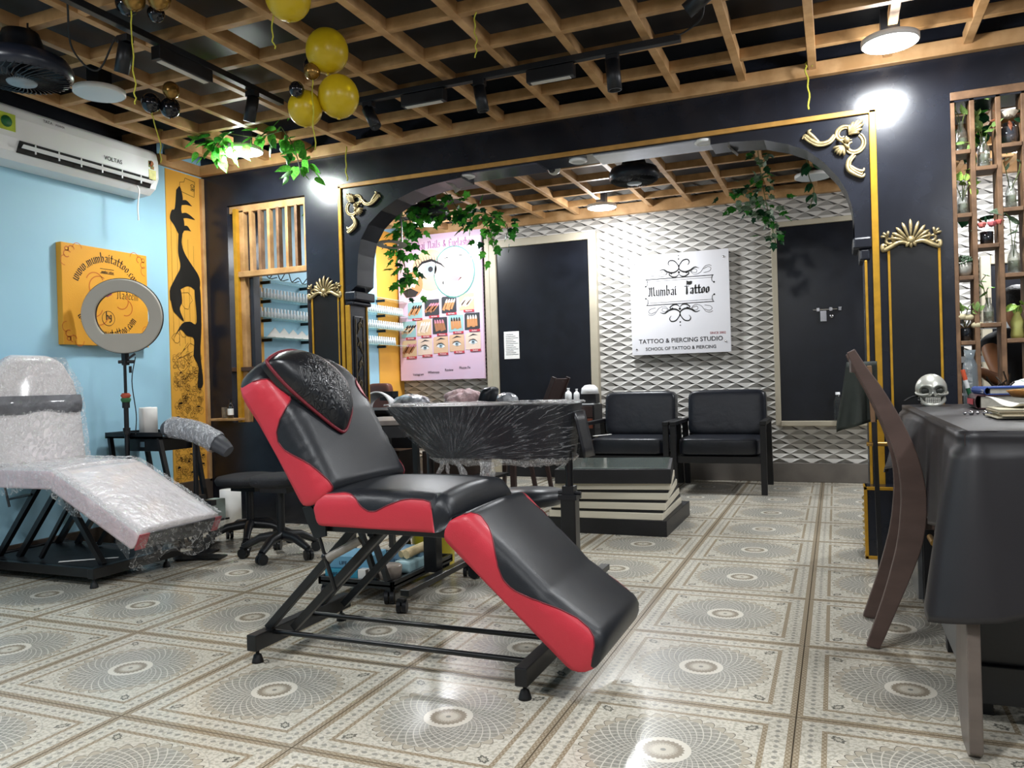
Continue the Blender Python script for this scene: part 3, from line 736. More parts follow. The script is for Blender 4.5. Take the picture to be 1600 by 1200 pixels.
# loose film: over the top with creases, and hanging skirts
rnd = random.Random(5)
def film_surface(f, nu, nv, amp, seed):
    rr = random.Random(seed); P = [[rr.uniform(-1, 1) for _ in range(nu + 1)] for _ in range(nv + 1)]
    m = MB(); 
    def fn(u, v):
        i = int(round(u * nu)); j = int(round(v * nv)); p, n = f(u, v); return p + n * P[j][i] * amp
    m.grid(fn, nu, nv); return m
NT = Vector((1, 0, .13)).normalized()
m = film_surface(lambda u, v: (Vector((-3.948 - .13 * .56 * v, Yt + (-.265 + .53 * u) * (1 - .35 * max(0, v - .7) / .3), .56 + .58 * v)), NT), 40, 40, .006, 1); build('film', m, FILM, wt)
m = film_surface(lambda u, v: (Vector((-4.02 + .44 * v, Yt - .272 + .544 * u, .577 + .006 * sin(u * 30))), Vector((0, 0, 1))), 40, 30, .004, 2); build('film', m, FILM, wt)
m = film_surface(lambda u, v: (Vector((-3.58, Yt - .275 + .55 * u, .572)) + de * (.64 * v), ne), 44, 44, .005, 3); build('film', m, FILM, wt)
m = film_surface(lambda u, v: (Vector((-4.0 + .95 * u, Yt - .275 - .01 * sin(u * 20), (.577 if u < .42 else .577 - (u - .42) * .95 * .5) - v * (.12 + .03 * sin(u * 14)))), Vector((0, 1, 0))), 60, 8, .007, 4); build('film_skirt', m, FILM2, wt)
m = film_surface(lambda u, v: (E0 + de * (.02 + .01 * sin(u * 9)) + Vector((0, -.27 + .56 * u, 0)) + ne * (.09 - v * (.17 + .03 * sin(u * 11))), de), 30, 10, .008, 6); build('film_skirt', m, FILM2, wt)
m = MB()
m.box(-3.33, -3.29, 2.68, 3.22, .045, .095); build('base_bar', m, STEEL, wt, .003)
m = MB(); m.box(-4.12, -3.31, 2.72, 3.18, .075, .09); build('base_board', m, mat('black_board', '17181b', .5, var=(5, .3)), wt, .002)
m = MB(); m.box(-4.16, -3.33, 2.70, 2.73, .045, .09); m.box(-4.16, -3.33, 3.17, 3.20, .045, .09); m.box(-4.18, -4.14, 2.68, 3.22, .045, .095); build('base_rail', m, STEEL, wt, .002)
for x, y in ((-3.31, 2.70), (-3.31, 3.14), (-4.16, 2.72), (-4.16, 3.18)): m = MB(); pad_foot(m, x, y); build('levelling_foot', m, RUBBER, wt)
for y in (2.78, 3.12):
    build('scissor_leg', MB().bar((-4.1, y, .09), (-3.78, y, .47), .026, .026), STEEL, wt)
    build('scissor_leg', MB().bar((-3.97, y + .02, .09), (-3.66, y + .02, .46), .026, .026), STEEL, wt)
    build('scissor_leg', MB().bar((-3.62, y, .46), (-3.34, y, .09), .026, .026), STEEL, wt)
    build('scissor_leg', MB().bar((-3.58, y, .36), (-3.78, y, .10), .018, .018), STEEL, wt)
m = MB(); m.cyl((-3.98, 2.74, .46), (-3.95, 2.74, .36), .006, 8); m.cyl((-3.95, 2.74, .40), (-3.78, 2.74, .43), .006, 8); build('backrest_rod', m, STEEL, wt)
tag(build('paper_strip', MB().poly([(-3.62, 2.76, .094), (-3.40, 2.92, .094), (-3.39, 2.91, .094), (-3.61, 2.745, .094)], (0, 0, .002)), PAPERW), 'thin white strip lying on the black base board of the wrapped table', 'strip')

# ------------------------------------------------------------------ ring light on its stand
rl = thing('ring_light', 'round grey ring light on a black stand in front of the yellow canvas', 'ring light', (-3.93, 3.45, 0))
rc = Vector((-3.93, 3.45, 1.39)); nrm = Vector((.60, -.78, -.12)).normalized(); ux = Vector((nrm.y, -nrm.x, 0)).normalized() * -1; uy = ux.cross(nrm) * -1
if uy.z < 0: uy = -uy
def rpt(a, r, h): return rc + ux * (r * cos(a)) + uy * (r * sin(a)) + nrm * h
def ring(r0, r1, h, n=56, inner=None):
    m = MB(); m.smooth = False; vs = []; fs = []
    prof = [(r1, -h), (r1, h * .6), (r1 - .006, h), (r0 + .006, h), (r0, h * .6), (r0, -h)]
    for k in range(n):
        a = 2 * pi * k / n
        for r, z in prof:
            p = rpt(a, r, z)
            if r < (r0 + r1) / 2:                                      # flat lower chord of the inner opening
                yy = (p - rc - nrm * z).dot(uy)
                if yy < -.105: p = p + uy * (-.105 - yy)
            vs.append(p)
    q = len(prof)
    for k in range(n):
        for j in range(q): fs.append((k * q + j, k * q + (j + 1) % q, ((k + 1) % n) * q + (j + 1) % q, ((k + 1) % n) * q + j))
    return m.add(vs, fs)
build('ring_diffuser', ring(.148, .222, .012), mat('ring_diffuser', 'b9b3a8', .55, var=(4, .05)), rl)
o = ring(.145, .226, .012); 
for v in o.v: v -= nrm * .016
build('ring_shell', o, PLASTB, rl)
m = MB(); top = rc - uy * .226
m.bar(top - nrm * .02, top - uy * .07 - nrm * .02, .03, .03); m.cyl(top - uy * .05 - nrm * .02 + ux * -.04, top - uy * .05 - nrm * .02 + ux * .05, .01, 8); m.bar(top - uy * .03 + ux * .02, top - uy * .0 + ux * .06, .012, .012); build('head_clamp', m, PLASTB, rl)
px_, py_ = top.x - .01, top.y + .01
m = MB(); m.cyl((px_, py_, 1.12), (px_, py_, .80), .009, 10); m.cyl((px_, py_, .86), (px_, py_, .45), .014, 12); build('pole', m, PLASTB, rl)
m = MB(); m.cyl((px_, py_, .875), (px_, py_, .84), .022, 12); m.cyl((px_, py_, .72), (px_, py_, .68), .021, 12); m.cyl((px_, py_, .69), (px_ + .03, py_ - .03, .69), .012, 10); build('clamp_collar', m, PLASTB, rl)
for k in range(3): build('leg', MB().bar((px_, py_, .5), (px_ + .12 * cos(k * 2.1 + .5), py_ - .05 + .06 * sin(k * 2.1 + .5), .01), .016, .012), PLASTB, rl)
m = MB(); m.tube(smoothpath([top + ux * .06 - uy * .02, (px_ + .065, py_ - .01, 1.0), (px_ + .07, py_ + .01, .8), (px_ + .07, py_, .68)], 5), .003, 6); m.cyl((px_ + .055, py_ - .01, 1.09), (px_ + .055, py_ - .01, 1.05), .008, 8); build('power_cable', m, RUBBER, rl)
m = MB(); m.m = 0; m.lathe([(.024, .875), (.03, .89), (.026, .90)], (px_, py_, 0), 10); m.m = 1; m.lathe([(.022, .90), (.03, .915), (.02, .93), (.0, .93)], (px_, py_, 0), 10)
tag(build('flower_garland', m, [mat('garland_green', '3d7a4a', .6, var=(30, .3)), mat('garland_red', 'c2583f', .6, var=(30, .3))]), 'tiny red and green band tied round the ring light pole', 'ornament')

# ------------------------------------------------------------------ black tool table and paper roll
tt = thing('tool_table', 'black steel tool table with splayed legs against the blue wall', 'table', (-3.85, 3.75, 0))
m = MB(); m.box(-4.15, -3.70, 3.50, 3.80, .655, .665); m.box(-4.15, -3.70, 3.50, 3.51, .655, .69); m.box(-4.15, -3.70, 3.79, 3.80, .655, .69); m.box(-4.16, -4.15, 3.50, 3.80, .655, .69); build('tray_top', m, STEEL, tt)
m = MB(); m.box(-4.02, -3.74, 3.53, 3.78, .575, .65); dr = build('drawer_box', m, STEEL, tt, .003)
m = MB(); m.box(-3.90, -3.86, 3.522, 3.53, .60, .632); build('label_holder', m, CHROME, dr)
for a, b_ in (((-4.14, 3.52, .655), (-4.04, 3.52, .0)), ((-4.14, 3.78, .655), (-4.05, 3.82, .0)), ((-3.74, 3.52, .655), (-3.62, 3.56, .0)), ((-3.72, 3.78, .655), (-3.60, 3.78, .0))): build('leg', MB().bar(a, b_, .028, .02), STEEL, tt)
build('lower_shelf', MB().box(-4.04, -3.46, 3.56, 3.78, .14, .15), STEEL, tt)
m = MB(); m.lathe([(.0001, .84), (.018, .84), (.02, .835), (.05, .838), (.053, .832), (.053, .67), (.0001, .668)], (-3.93, 3.62, 0), 28)
tag(build('paper_towel_roll', m, PAPERW), 'white paper towel roll standing on the black tool table', 'paper roll')
m = MB(); m.box(-3.555, -3.47, 3.62, 3.76, .151, .27); tag(build('card_box', m, mat('pale_card', 'aebdb6', .6, var=(5, .2)), bevel=.003), 'pale card box on the lower shelf of the tool table, behind the arm rest post', 'box')
m = MB(); m.box(-3.84, -3.56, 3.62, 3.72, .152, .25); tag(build('blue_box', m, mat('cyan_card', '3f9fc4', .5, var=(5, .2)), bevel=.003), 'blue carton on the lower shelf of the black tool table', 'box')
# arm rest on its post
ar = thing('arm_rest', 'padded arm rest wrapped in shiny film on a black post', 'arm rest', (-3.36, 3.42, 0))
m = MB(); pth = smoothpath([(-3.56, 3.40, .71), (-3.50, 3.40, .725), (-3.36, 3.42, .70), (-3.22, 3.44, .635), (-3.15, 3.45, .585)], 6)
m.tube(pth, [.028 + .028 * sin(pi * min(1, (i + 2) / (len(pth) + 2))) ** .6 for i in range(len(pth))], 16); build('pad', m, mat('dark_grey_vinyl', '4a4b50', .4, var=(8, .2)), ar)
pt2 = pth[5:19]; rr = random.Random(8); m = MB(); m.smooth = True; vs = []; 
for i, p in enumerate(pt2):
    dd = (pth[min(i + 6, 24)] - pth[i + 4]).normalized(); xx = dd.cross(Vector((0, 0, 1))).normalized(); yy = dd.cross(xx)
    for k in range(18): a = 2 * pi * k / 18; vs.append(p + (xx * cos(a) + yy * sin(a)) * (.061 + rr.uniform(-.005, .005)))
m.add(vs, [(i * 18 + k, i * 18 + (k + 1) % 18, (i + 1) * 18 + (k + 1) % 18, (i + 1) * 18 + k) for i in range(len(pt2) - 1) for k in range(18)])
build('film_wrap', m, film_mat('silvery_film', .45, (3, 3, 1), 'd8dadf'), ar)
m = MB(); m.box(-3.385, -3.345, 3.40, 3.44, .01, .32); m.cyl((-3.365, 3.42, .3), (-3.365, 3.42, .66), .014, 12); build('post', m, STEEL, ar)
m = MB(); m.box(-3.40, -3.33, 3.385, 3.455, .27, .34); m.cyl((-3.40, 3.42, .31), (-3.45, 3.38, .33), .01, 8); m.ball((-3.46, 3.375, .333), .018, 8, 6); m.box(-3.32, -3.24, 3.40, 3.44, .285, .315); build('clamp', m, PLASTB, ar)
m = MB(); m.add([(-3.50, 3.36, .004), (-3.36, 3.25, .004), (-3.26, 3.31, .004), (-3.14, 3.34, .004), (-3.17, 3.44, .004), (-3.30, 3.42, .004), (-3.32, 3.54, .004), (-3.44, 3.52, .004)], [tuple(range(8))]); build('base_plate', MB().poly(m.v, (0, 0, .008)), STEEL, ar)
m = MB(); m.tube([Vector((-3.40 + .025 * cos(t) , 3.40, .13 + .05 * sin(t))) for t in [k * .5 for k in range(14)]], .006, 6); tag(build('cable_coil', m, RUBBER), 'black cable coil hanging at the arm rest post', 'cable')

# ------------------------------------------------------------------ air conditioner
ac = thing('air_conditioner', 'white split air conditioner with black louvre slot high on the blue wall', 'air conditioner', (-4.08, 3.4, 2.18))
ya, yb = 2.72, 3.82
prof = [(-4.2, 2.20), (-4.2, 2.475), (-4.03, 2.48), (-4.005, 2.465), (-3.992, 2.40), (-3.993, 2.295)]
m = MB(); prof = [(-4.2, 2.19), (-4.2, 2.475), (-4.03, 2.48), (-4.004, 2.462), (-3.992, 2.41), (-3.99, 2.30), (-4.02, 2.235), (-4.07, 2.20)]
m.poly([(x, ya, z) for x, z in prof], (0, yb - ya, 0)); body = build('body', m, WHITEP, ac, .012)
def acp(t, h=0.0): return None
m = MB(); q = lambda y, z, x=-3.9885: (x, y, z)
m.poly([(-4.018, ya + .16, 2.232), (-4.018, yb - .055, 2.232), (-3.9885, yb - .055, 2.292), (-3.9885, ya + .16, 2.292)], (.0015, 0, 0)); build('outlet_slot', m, mat('slot_black', '131416', .5, var=(9, .1)), ac)
m = MB(); m.poly([(-3.99, ya + .17, 2.255), (-3.99, yb - .06, 2.255), (-3.975, yb - .06, 2.270), (-3.975, ya + .17, 2.270)], (.006, 0, .002)); build('louvre', m, WHITEP, ac, .001)
m = MB(); [m.box(-3.99, -3.984, y - .003, y + .003, 2.24, 2.29) for y in [ya + .25 + .14 * k for k in range(6)]]; build('louvre_rib', m, WHITEP, ac)
m = MB(); text_mb(m, 'VOLTAS', lambda a, b: (-3.9882, 3.47 + a, 2.325 + b), .035, 'CENTER'); build('lettering', m, mat('grey_print', '3a3a3e', .5), ac)
m = MB(); text_mb(m, 'TATA', lambda a, b: (-3.9915 - .00, 3.05 + a * 1.0, 2.432 + b), .022, 'CENTER'); text_mb(m, 'POWER', lambda a, b: (-3.9915, 3.125 + a * 1.0, 2.432 + b), .016, 'CENTER'); build('lettering', m, mat('grey_print', '3a3a3e'), ac)
m = MB(); m.box(-3.992, -3.9875, 3.735, 3.79, 2.285, 2.345); build('energy_sticker', m, mat('sticker_yellow', 'e9e29a', .6, var=(40, .2)), ac)
m = MB(); m.box(-3.992, -3.987, 3.735, 3.75, 2.36, 2.40); m.box(-3.992, -3.987, 3.75, 3.775, 2.35, 2.37); m.lathe([(.0, .004), (.018, .004), (.018, 0)], (-3.991, 3.755, 2.385), 12, (1, 0, 0)); build('star_sticker', m, mat('sticker_red', 'c05a44', .6, var=(60, .5), col2='3f8f4a'), ac)
m = MB(); m.box(-3.994, -3.987, 2.745, 2.86, 2.33, 2.42); s_ = build('round_sticker', m, mat('sticker_lime', 'b8c93a', .6, var=(40, .2)), ac)
m = MB(); m.lathe([(.0, .004), (.03, .004), (.03, 0)], (-3.988, 2.81, 2.375), 16, (1, 0, 0)); build('sticker_disc', m, mat('sticker_green', '1f6b3a', .6, var=(40, .3)), s_)
m = MB(); m.tube(smoothpath([(-4.01, 3.66, 2.225), (-4.0, 3.665, 2.19), (-4.01, 3.66, 2.10), (-4.01, 3.662, 2.01)], 5), .0045, 6); tag(build('hanging_ribbon', m, PAPERW), 'thin white ribbon hanging from the air conditioner outlet', 'ribbon')

# ------------------------------------------------------------------ yellow canvas on the left wall
cv = thing('yellow_canvas', 'yellow square canvas with circular blackletter writing on the blue wall', 'canvas', (-4.17, 3.54, 1.21))
xf = -4.155; cyy, czz = 3.545, 1.52
build('canvas_board', MB().box(XL + .001, xf, 3.235, 3.85, 1.225, 1.825), mat('canvas_yellow', 'eaa52f', .6, var=(3, .08), bump=(120, .1)), cv, .002)
def arc_fn(R, a0, sgn, yo=0):
    def f(a, b):
        ang = a0 - sgn * a / R
        r = R + b * sgn
        return (xf + .0008, cyy + r * cos(ang), czz + r * sin(ang))
    return f
m = MB()
sz = .034
L = penlen('www.mumbaitattoo.com', sz); Rr = .222
pen(m, 'www.mumbaitattoo.com', arc_fn(Rr, pi / 2 + L / 2 / Rr, 1), sz, (.09, .065))
L = penlen('www.bigguystattoo.com', sz); R2 = .245
pen(m, 'www.bigguystattoo.com', arc_fn(R2, -pi / 2 - L / 2 / R2, -1), sz, (.09, .065))
pen(m, 'bg', lambda a, b: (xf + .0008, cyy - .014 + a, czz - .135 + b), .03)
pen(m, 'Nadeem', lambda a, b: (xf + .0008, cyy + .07 + a, czz + .005 + b), .034, (.06, .05))
pen(m, 'mumbai tattoo', lambda a, b: (xf + .0008, cyy - .04 + a, czz + .155 + b), .0095)
for z in (.150, .178): m.box(xf, xf + .0012, cyy - .05, cyy + .05, czz + z, czz + z + .003)
def circ(m, y, z, r, t, n=30, a0=0, a1=2 * pi):
    for k in range(n):
        p, q = a0 + (a1 - a0) * k / n, a0 + (a1 - a0) * (k + 1) / n
        m.poly([(xf + .0009, y + rr_ * cos(a), z + rr_ * sin(a)) for rr_, a in ((r - t, p), (r + t, p), (r + t, q), (r - t, q))])
circ(m, cyy, czz - .125, .045, .0015)
build('black_lettering', m, INK, cv)
m = MB()
for sy, sz_ in ((-1, 1), (1, 1), (-1, -1), (1, -1)):
    cy0 = cyy + sy * .275; cz0 = 1.525 + sz_ * .265
    circ(m, cy0 - sy * .03, cz0, .02, .003, 12, 0, 4.5); circ(m, cy0, cz0 - sz_ * .03, .02, .003, 12, 1, 5.5); circ(m, cy0, cz0, .012, .003, 10)
    circ(m, cy0 - sy * .07, cz0 + sz_ * .012, .03, .002, 12, 0 if sz_ > 0 else pi, pi if sz_ > 0 else 2 * pi); circ(m, cy0 + sy * .012, cz0 - sz_ * .07, .03, .002, 12, pi / 2, 3 * pi / 2)
for y, z, r, a, b_ in ((-.09, .09, .06, .3, 2.8), (-.06, .06, .07, 1, 3.8), (.10, -.01, .05, 4, 7), (.13, -.05, .05, 4.4, 7.4), (-.10, -.06, .06, 3.4, 6), (-.07, -.1, .07, 3.6, 6)): circ(m, cyy + y, czz + z, r, .003, 14, a, b_)
build('orange_flourish', m, mat('orange_print', 'c96a1f', .6), cv)
m = MB(); rr = random.Random(2)
for k in range(5):
    m.m = k % 3; a = rr.uniform(0, 6); m.poly([(xf + .001 + .0002 * k, cyy - .01 + (.045 - .007 * k) * cos(a + 2 * pi * j / 7) * rr.uniform(.7, 1.1), czz + .04 + (.035 - .006 * k) * sin(a + 2 * pi * j / 7) * rr.uniform(.7, 1.1)) for j in range(7)])
build('painted_emblem', m, [mat('plum_print', '8a3b5c', .6), mat('pale_print', 'd9c9b8', .6), mat('ink_print', '2b2226', .6)], cv)

# ------------------------------------------------------------------ wall sign
sg = thing('wall_sign', 'white square studio sign with black scroll emblem on the relief wall', 'sign', (-1.29, 7.17, 1.14))
ys = 7.150; sx0, sz0, sw, sh = -1.735, 1.145, .89, .915
tl = math.tan(radians(-.4))
build('sign_board', MB().box(sx0, sx0 + sw, ys, ys + .03, sz0, sz0 + sh), mat('white_acrylic', 'e3e2e6', .25, var=(2, .04)), sg, .002)
def sf(a, b): return (sx0 + sw / 2 + a, ys - .0012, sz0 + sh / 2 + b)
def stroke(m, pts, t0, t1=None, k=7):
    P = smoothpath([(a, b, 0) for a, b in pts], k); N = len(P) - 1
    for i in range(N):
        p, q = P[i], P[i + 1]; d = (q - p); L = d.length or 1e-6; nx, ny = -d.y / L, d.x / L
        wf = lambda j: t0 + ((t1 or t0) - t0) * sin(pi * j / N)
        a, b = wf(i) / 2, wf(i + 1) / 2
        m.poly([sf(p.x + nx * a, p.y + ny * a), sf(q.x + nx * b, q.y + ny * b), sf(q.x - nx * b, q.y - ny * b), sf(p.x - nx * a, p.y - ny * a)])
def disc(m, a, b, r): m.poly([sf(a + r * cos(t * pi / 6), b + r * sin(t * pi / 6)) for t in range(12)])
m = MB()
cz_ = .115
for s_ in (1, -1):                                # mirrored above and below the name band
    for t_ in (1, -1):
        F = lambda pts: [(t_ * a + .005, cz_ + s_ * b) for a, b in pts]
        stroke(m, F([(.0, .20), (.01, .235), (.04, .27), (.08, .275), (.095, .25), (.08, .225)]), .003, .011)
        stroke(m, F([(.0, .235), (.005, .19), (.05, .165), (.10, .175), (.14, .20), (.18, .19)]), .003, .016)
        stroke(m, F([(.10, .165), (.15, .15), (.16, .175), (.13, .185), (.11, .16), (.14, .135), (.19, .15), (.23, .20), (.27, .21), (.29, .20)]), .0035)
        stroke(m, F([(.22, .145), (.27, .155), (.285, .18), (.26, .195), (.22, .18)]), .0035)
        stroke(m, F([(.0, .15), (.02, .13), (.05, .125), (.08, .14), (.09, .155), (.07, .16)]), .004, .012)
        disc(m, F([(.067, .158)])[0][0], F([(.067, .158)])[0][1], .008)
    disc(m, .005, cz_ + s_ * .165, .011); disc(m, .005, cz_ + s_ * .285, .007); disc(m, .005, cz_ + s_ * .315, .005)
    stroke(m, [(-.30, cz_ + s_ * .118), (.31, cz_ + s_ * .118)], .007); stroke(m, [(-.295, cz_ + s_ * .098), (.305, cz_ + s_ * .098)], .0025)
    for t_ in (1, -1):
        stroke(m, [(t_ * .30 + .005, cz_ + s_ * .12), (t_ * .29 + .005, cz_ + s_ * .10), (t_ * .29 + .005, cz_ + s_ * .07), (t_ * .305 + .005, cz_ + s_ * .055)], .005)
        disc(m, t_ * .308 + .005, cz_ + s_ * .055, .008)
build('scroll_emblem', m, INK, sg)
m = MB(); l1 = pen(m, 'Mumbai', lambda a, b: sf(-.272 + a, cz_ - .035 + b), .052, (.10, .075)); pen(m, 'attoo', lambda a, b: sf(.105 + a, cz_ - .035 + b), .052, (.13, .09))
m.poly([sf(.062, cz_ - .035), sf(.072, cz_ - .045), (sf(.082, cz_ - .03)), sf(.078, cz_ + .03), sf(.066, cz_ + .03)]); m.poly([sf(.068, cz_ + .03), sf(.073, cz_ + .03), sf(.076, cz_ + .085), sf(.071, cz_ + .085)])
m.poly([sf(.05, cz_ + .032), sf(.092, cz_ + .032), sf(.092, cz_ + .037), sf(.05, cz_ + .037)])
m.poly([sf(.076, cz_ + .048), sf(.10, cz_ + .044), sf(.118, cz_ + .052), sf(.122, cz_ + .075), sf(.108, cz_ + .080), sf(.094, cz_ + .076), sf(.076, cz_ + .082)])
build('name_lettering', m, INK, sg)
m = MB(); text_mb(m, 'TATTOO & PIERCING STUDIO', lambda a, b: sf(a * 1.0, -.352 + b), .056); build('sans_lettering', m, mat('dark_print', '2c2a2e', .5), sg)
m = MB(); text_mb(m, 'SCHOOL OF TATTOO & PIERCING', lambda a, b: sf(a * 1.0, -.418 + b), .041); build('sans_lettering', m, mat('dark_print', '2c2a2e'), sg)
m = MB(); text_mb(m, 'SINCE 2002', lambda a, b: sf(.335 + a, -.292 + b), .028); build('red_lettering', m, mat('pink_print', 'a3565f', .5), sg)
for a, b_ in ((-.40, .39), (.40, .39), (-.40, -.40), (.40, -.36)): build('screw_cap', MB().lathe([(.0001, .006), (.008, .004), (.009, 0)], sf(a, b_), 10, (0, -1, 0)), CHROME, sg)

# ------------------------------------------------------------------ poster
ps = thing('nail_poster', 'tall pink nail and eyelash poster with small photos on the back wall', 'poster', (-3.72, 7.1, .97))
px0, px1, pz0, pz1, yp = -4.17, -3.215, .975, 2.46, 7.09
def pf(u, v, k=0): return (px0 + (px1 - px0) * u, yp - .0012 * (1 + k), pz0 + (pz1 - pz0) * v)
build('poster_board', MB().box(px0, px1, yp, yp + .03, pz0, pz1), mat('pink_print_ground', 'e6bfd3', .4, var=(1.2, .5), col2='d9c8e4'), ps, .002)
asp = (pz1 - pz0) / (px1 - px0)
def pshape(m, u, v, pts, k, rot=0): m.poly([pf(u + (a * cos(rot) - b * sin(rot)), v + (a * sin(rot) + b * cos(rot)) / asp, k) for a, b in pts])
def ell(a, b, n=14): return [(a * cos(2 * pi * i / n), b * sin(2 * pi * i / n)) for i in range(n)]
SK = [mat('skin_print_' + n, c, .45, var=(8, .1)) for n, c in (('light', 'e3bb9a'), ('warm', 'c98d5e'), ('deep', 'a8704e'), ('pale', 'efd6c4'))]
PR = {n: mat(n + '_print', c, .45, var=(6, .08)) for n, c in (('teal', '9cc3c6'), ('grey', 'b9bcc0'), ('dark', '33272a'), ('rose', 'd58aa0'), ('red', 'c2404c'), ('white', 'f4f2f2'), ('iris', '9fb3bd'), ('tan', 'd9b994'), ('ringteal', '4f8f86'))}
m = MB(); pshape(m, .40, .755, ell(.22, .22, 24), 1); build('eye_picture', m, SK[0], ps)
def eye(u, v, s, k, par, big=False):
    m = MB(); pshape(m, u, v, [(-1.0 * s, -.1 * s), (-.5 * s, .42 * s), (.1 * s, .5 * s), (.7 * s, .2 * s), (1.0 * s, -.15 * s), (.4 * s, -.4 * s), (-.3 * s, -.42 * s)], k); build('eye_white', m, PR['white'], par)
    m = MB(); pshape(m, u + .02 * s, v, ell(.42 * s, .42 * s), k + 1); build('iris', m, PR['iris'], par)
    m = MB(); pshape(m, u + .02 * s, v, ell(.17 * s, .17 * s, 10), k + 2)
    pshape(m, u, v, [(-1.15 * s, -.1 * s), (-.55 * s, .5 * s), (.1 * s, .62 * s), (.75 * s, .3 * s), (1.1 * s, -.1 * s), (.7 * s, .2 * s), (.1 * s, .46 * s), (-.5 * s, .36 * s)], k + 2)
    for t in range(9):
        a = -1.1 + .22 * t; b = .45 - .35 * a * a * .5
        pshape(m, u + a * s * .8, v + b * s / asp, [(-.03 * s, 0), (.03 * s, 0), (-.12 * s + a * .05 * s, .45 * s)], k + 2)
    build('lashes', m, PR['dark'], par)
eye(.40, .76, .18, 2, ps)
m = MB(); pshape(m, .68, .73, ell(.245, .275, 28), 2); build('oval_frame', m, PR['ringteal'], ps)
m = MB(); pshape(m, .68, .73, ell(.232, .262, 28), 3); ov = build('face_picture', m, mat('bright_face_print', 'ead9cc', .4, var=(4, .05)), ps)
m = MB(); pshape(m, .70, .685, [(-.07, 0), (-.03, .03), (0, .02), (.03, .03), (.07, 0), (.03, -.03), (-.03, -.03)], 4); build('lips', m, PR['rose'], ps)
m = MB(); [pshape(m, .80, .80 - .03 * i, [(-.13, -.012), (.10, -.006), (.12, .01), (.10, .022), (-.12, .012)], 4, .5) for i in range(2)]; [pshape(m, .78, .62 + .035 * i, [(-.12, -.012), (.10, -.006), (.12, .01), (.10, .022), (-.12, .012)], 4, .8) for i in range(3)]; build('fingers', m, SK[3], ps)
m = MB(); pshape(m, .60, .82, [(-.06, 0), (0, .02), (.06, 0), (0, .008)], 4); pshape(m, .76, .83, [(-.05, 0), (0, .02), (.06, .0), (0, .008)], 4); pshape(m, .55, .66, ell(.01, .02, 8), 4); build('brows', m, PR['grey'], ps)
m = MB(); pshape(m, .17, .665, ell(.135, .135, 24), 2); build('hand_picture', m, SK[1], ps)
m = MB(); [pshape(m, .13 + .045 * i, .665 + .01 * i, [(-.018, -.07), (.018, -.07), (.014, .06), (-.014, .06)], 3, -.5) for i in range(3)]; build('fingers', m, SK[3], ps)
m = MB(); pshape(m, .15, .61, [(-.10, .02), (0, .05), (.10, -.0), (.06, -.045), (-.05, -.05)], 3); build('sleeve', m, PR['dark'], ps)
rr = random.Random(4)
def rsq(w, h, r=.25): # square with two rounded corners
    P = []
    for i in range(6): a = pi / 2 + pi / 2 * i / 5; P.append((-w + r * w * (1 + cos(a)) , h - r * h * (1 - sin(a))))
    P += [(-w, -h)]
    for i in range(6): a = -pi / 2 + pi / 2 * i / 5 ; P.append((w - r * w * (1 - cos(a)), -h + r * h * (1 + sin(a))))
    P += [(w, h)]; return P
def thumb(u, v, kind):
    bgs = {0: 'teal', 1: 'grey', 2: 'tan'}
    m = MB(); pshape(m, u, v, rsq(.088, .088), 1); t = build('small_photo', m, PR[bgs[kind % 3]] if kind < 6 else SK[(kind) % 2 * 3], ps)
    if kind < 6:
        m = MB(); n = 4; ro = rr.uniform(-.9, .3)
        for i in range(n): pshape(m, u - .045 + .03 * i, v - .004 + .006 * (i % 2), [(-.016, -.055), (.016, -.055), (.013, .045), (0, .055), (-.013, .045)], 2, ro)
        build('fingers', m, SK[(kind + 1) % 4], t)
        m = MB()
        for i in range(n): pshape(m, u - .045 + .03 * i - sin(ro) * .045, v + (.045 * cos(ro)) / asp, [(-.010, -.02), (.010, -.02), (.008, .012), (0, .022), (-.008, .012)], 3, ro)
        build('nails', m, [PR['dark'], PR['rose'], PR['white'], PR['dark'], PR['white'], PR['rose']][kind], t)
    else:
        eye(u, v - .006, .052, 2, t)
        m = MB(); pshape(m, u, v + .035, [(-.06, -.01), (0, .022), (.06, .005), (0, .006)], 2); build('brow', m, PR['dark'], t)
    m = MB(); pshape(m, u + .02, v - .062, [(-.055, -.012), (.068, -.012), (.068, .012), (-.055, .012)], 4); build('red_caption', m, PR['red'], t)
    m = MB(); text_mb(m, ['Gel Nails', 'Art Nails', 'Pedicure', 'Manicure', 'Eyelash'][int(u * 17) % 5], lambda a, b: pf(u + .026 + a, v - .066 + b / asp, 5), .02); build('caption_lettering', m, PR['white'], t)
for i, k in enumerate((0, 1, 4, 2)): thumb(.20 + .205 * i, .485 + .012 * i, k)
for i, k in enumerate((3, 2, 1, 0, 4)): thumb(.115 + .19 * i, .355 + .008 * i, k)
for i, k in enumerate((5, 7, 6, 8, 9)): thumb(.12 + .19 * i, .222 + .008 * i, k)
for i, n in enumerate(('Instagram', 'Whatsapp', 'Review', 'Phone Pe')):
    m = MB(); text_mb(m, n, lambda a, b: pf(.22 + .185 * i + a, .035 + .012 * i + b / asp, 2), .034); build('black_lettering', m, PR['dark'], ps)
m = MB(); pen(m, 'Mumbai Nails & Eyelashes', lambda a, b: pf(.11 + a, .905 + b / asp, 2), .048, (.09, .06)); build('title_lettering', m, mat('magenta_print', '9a5a8c', .5), ps)
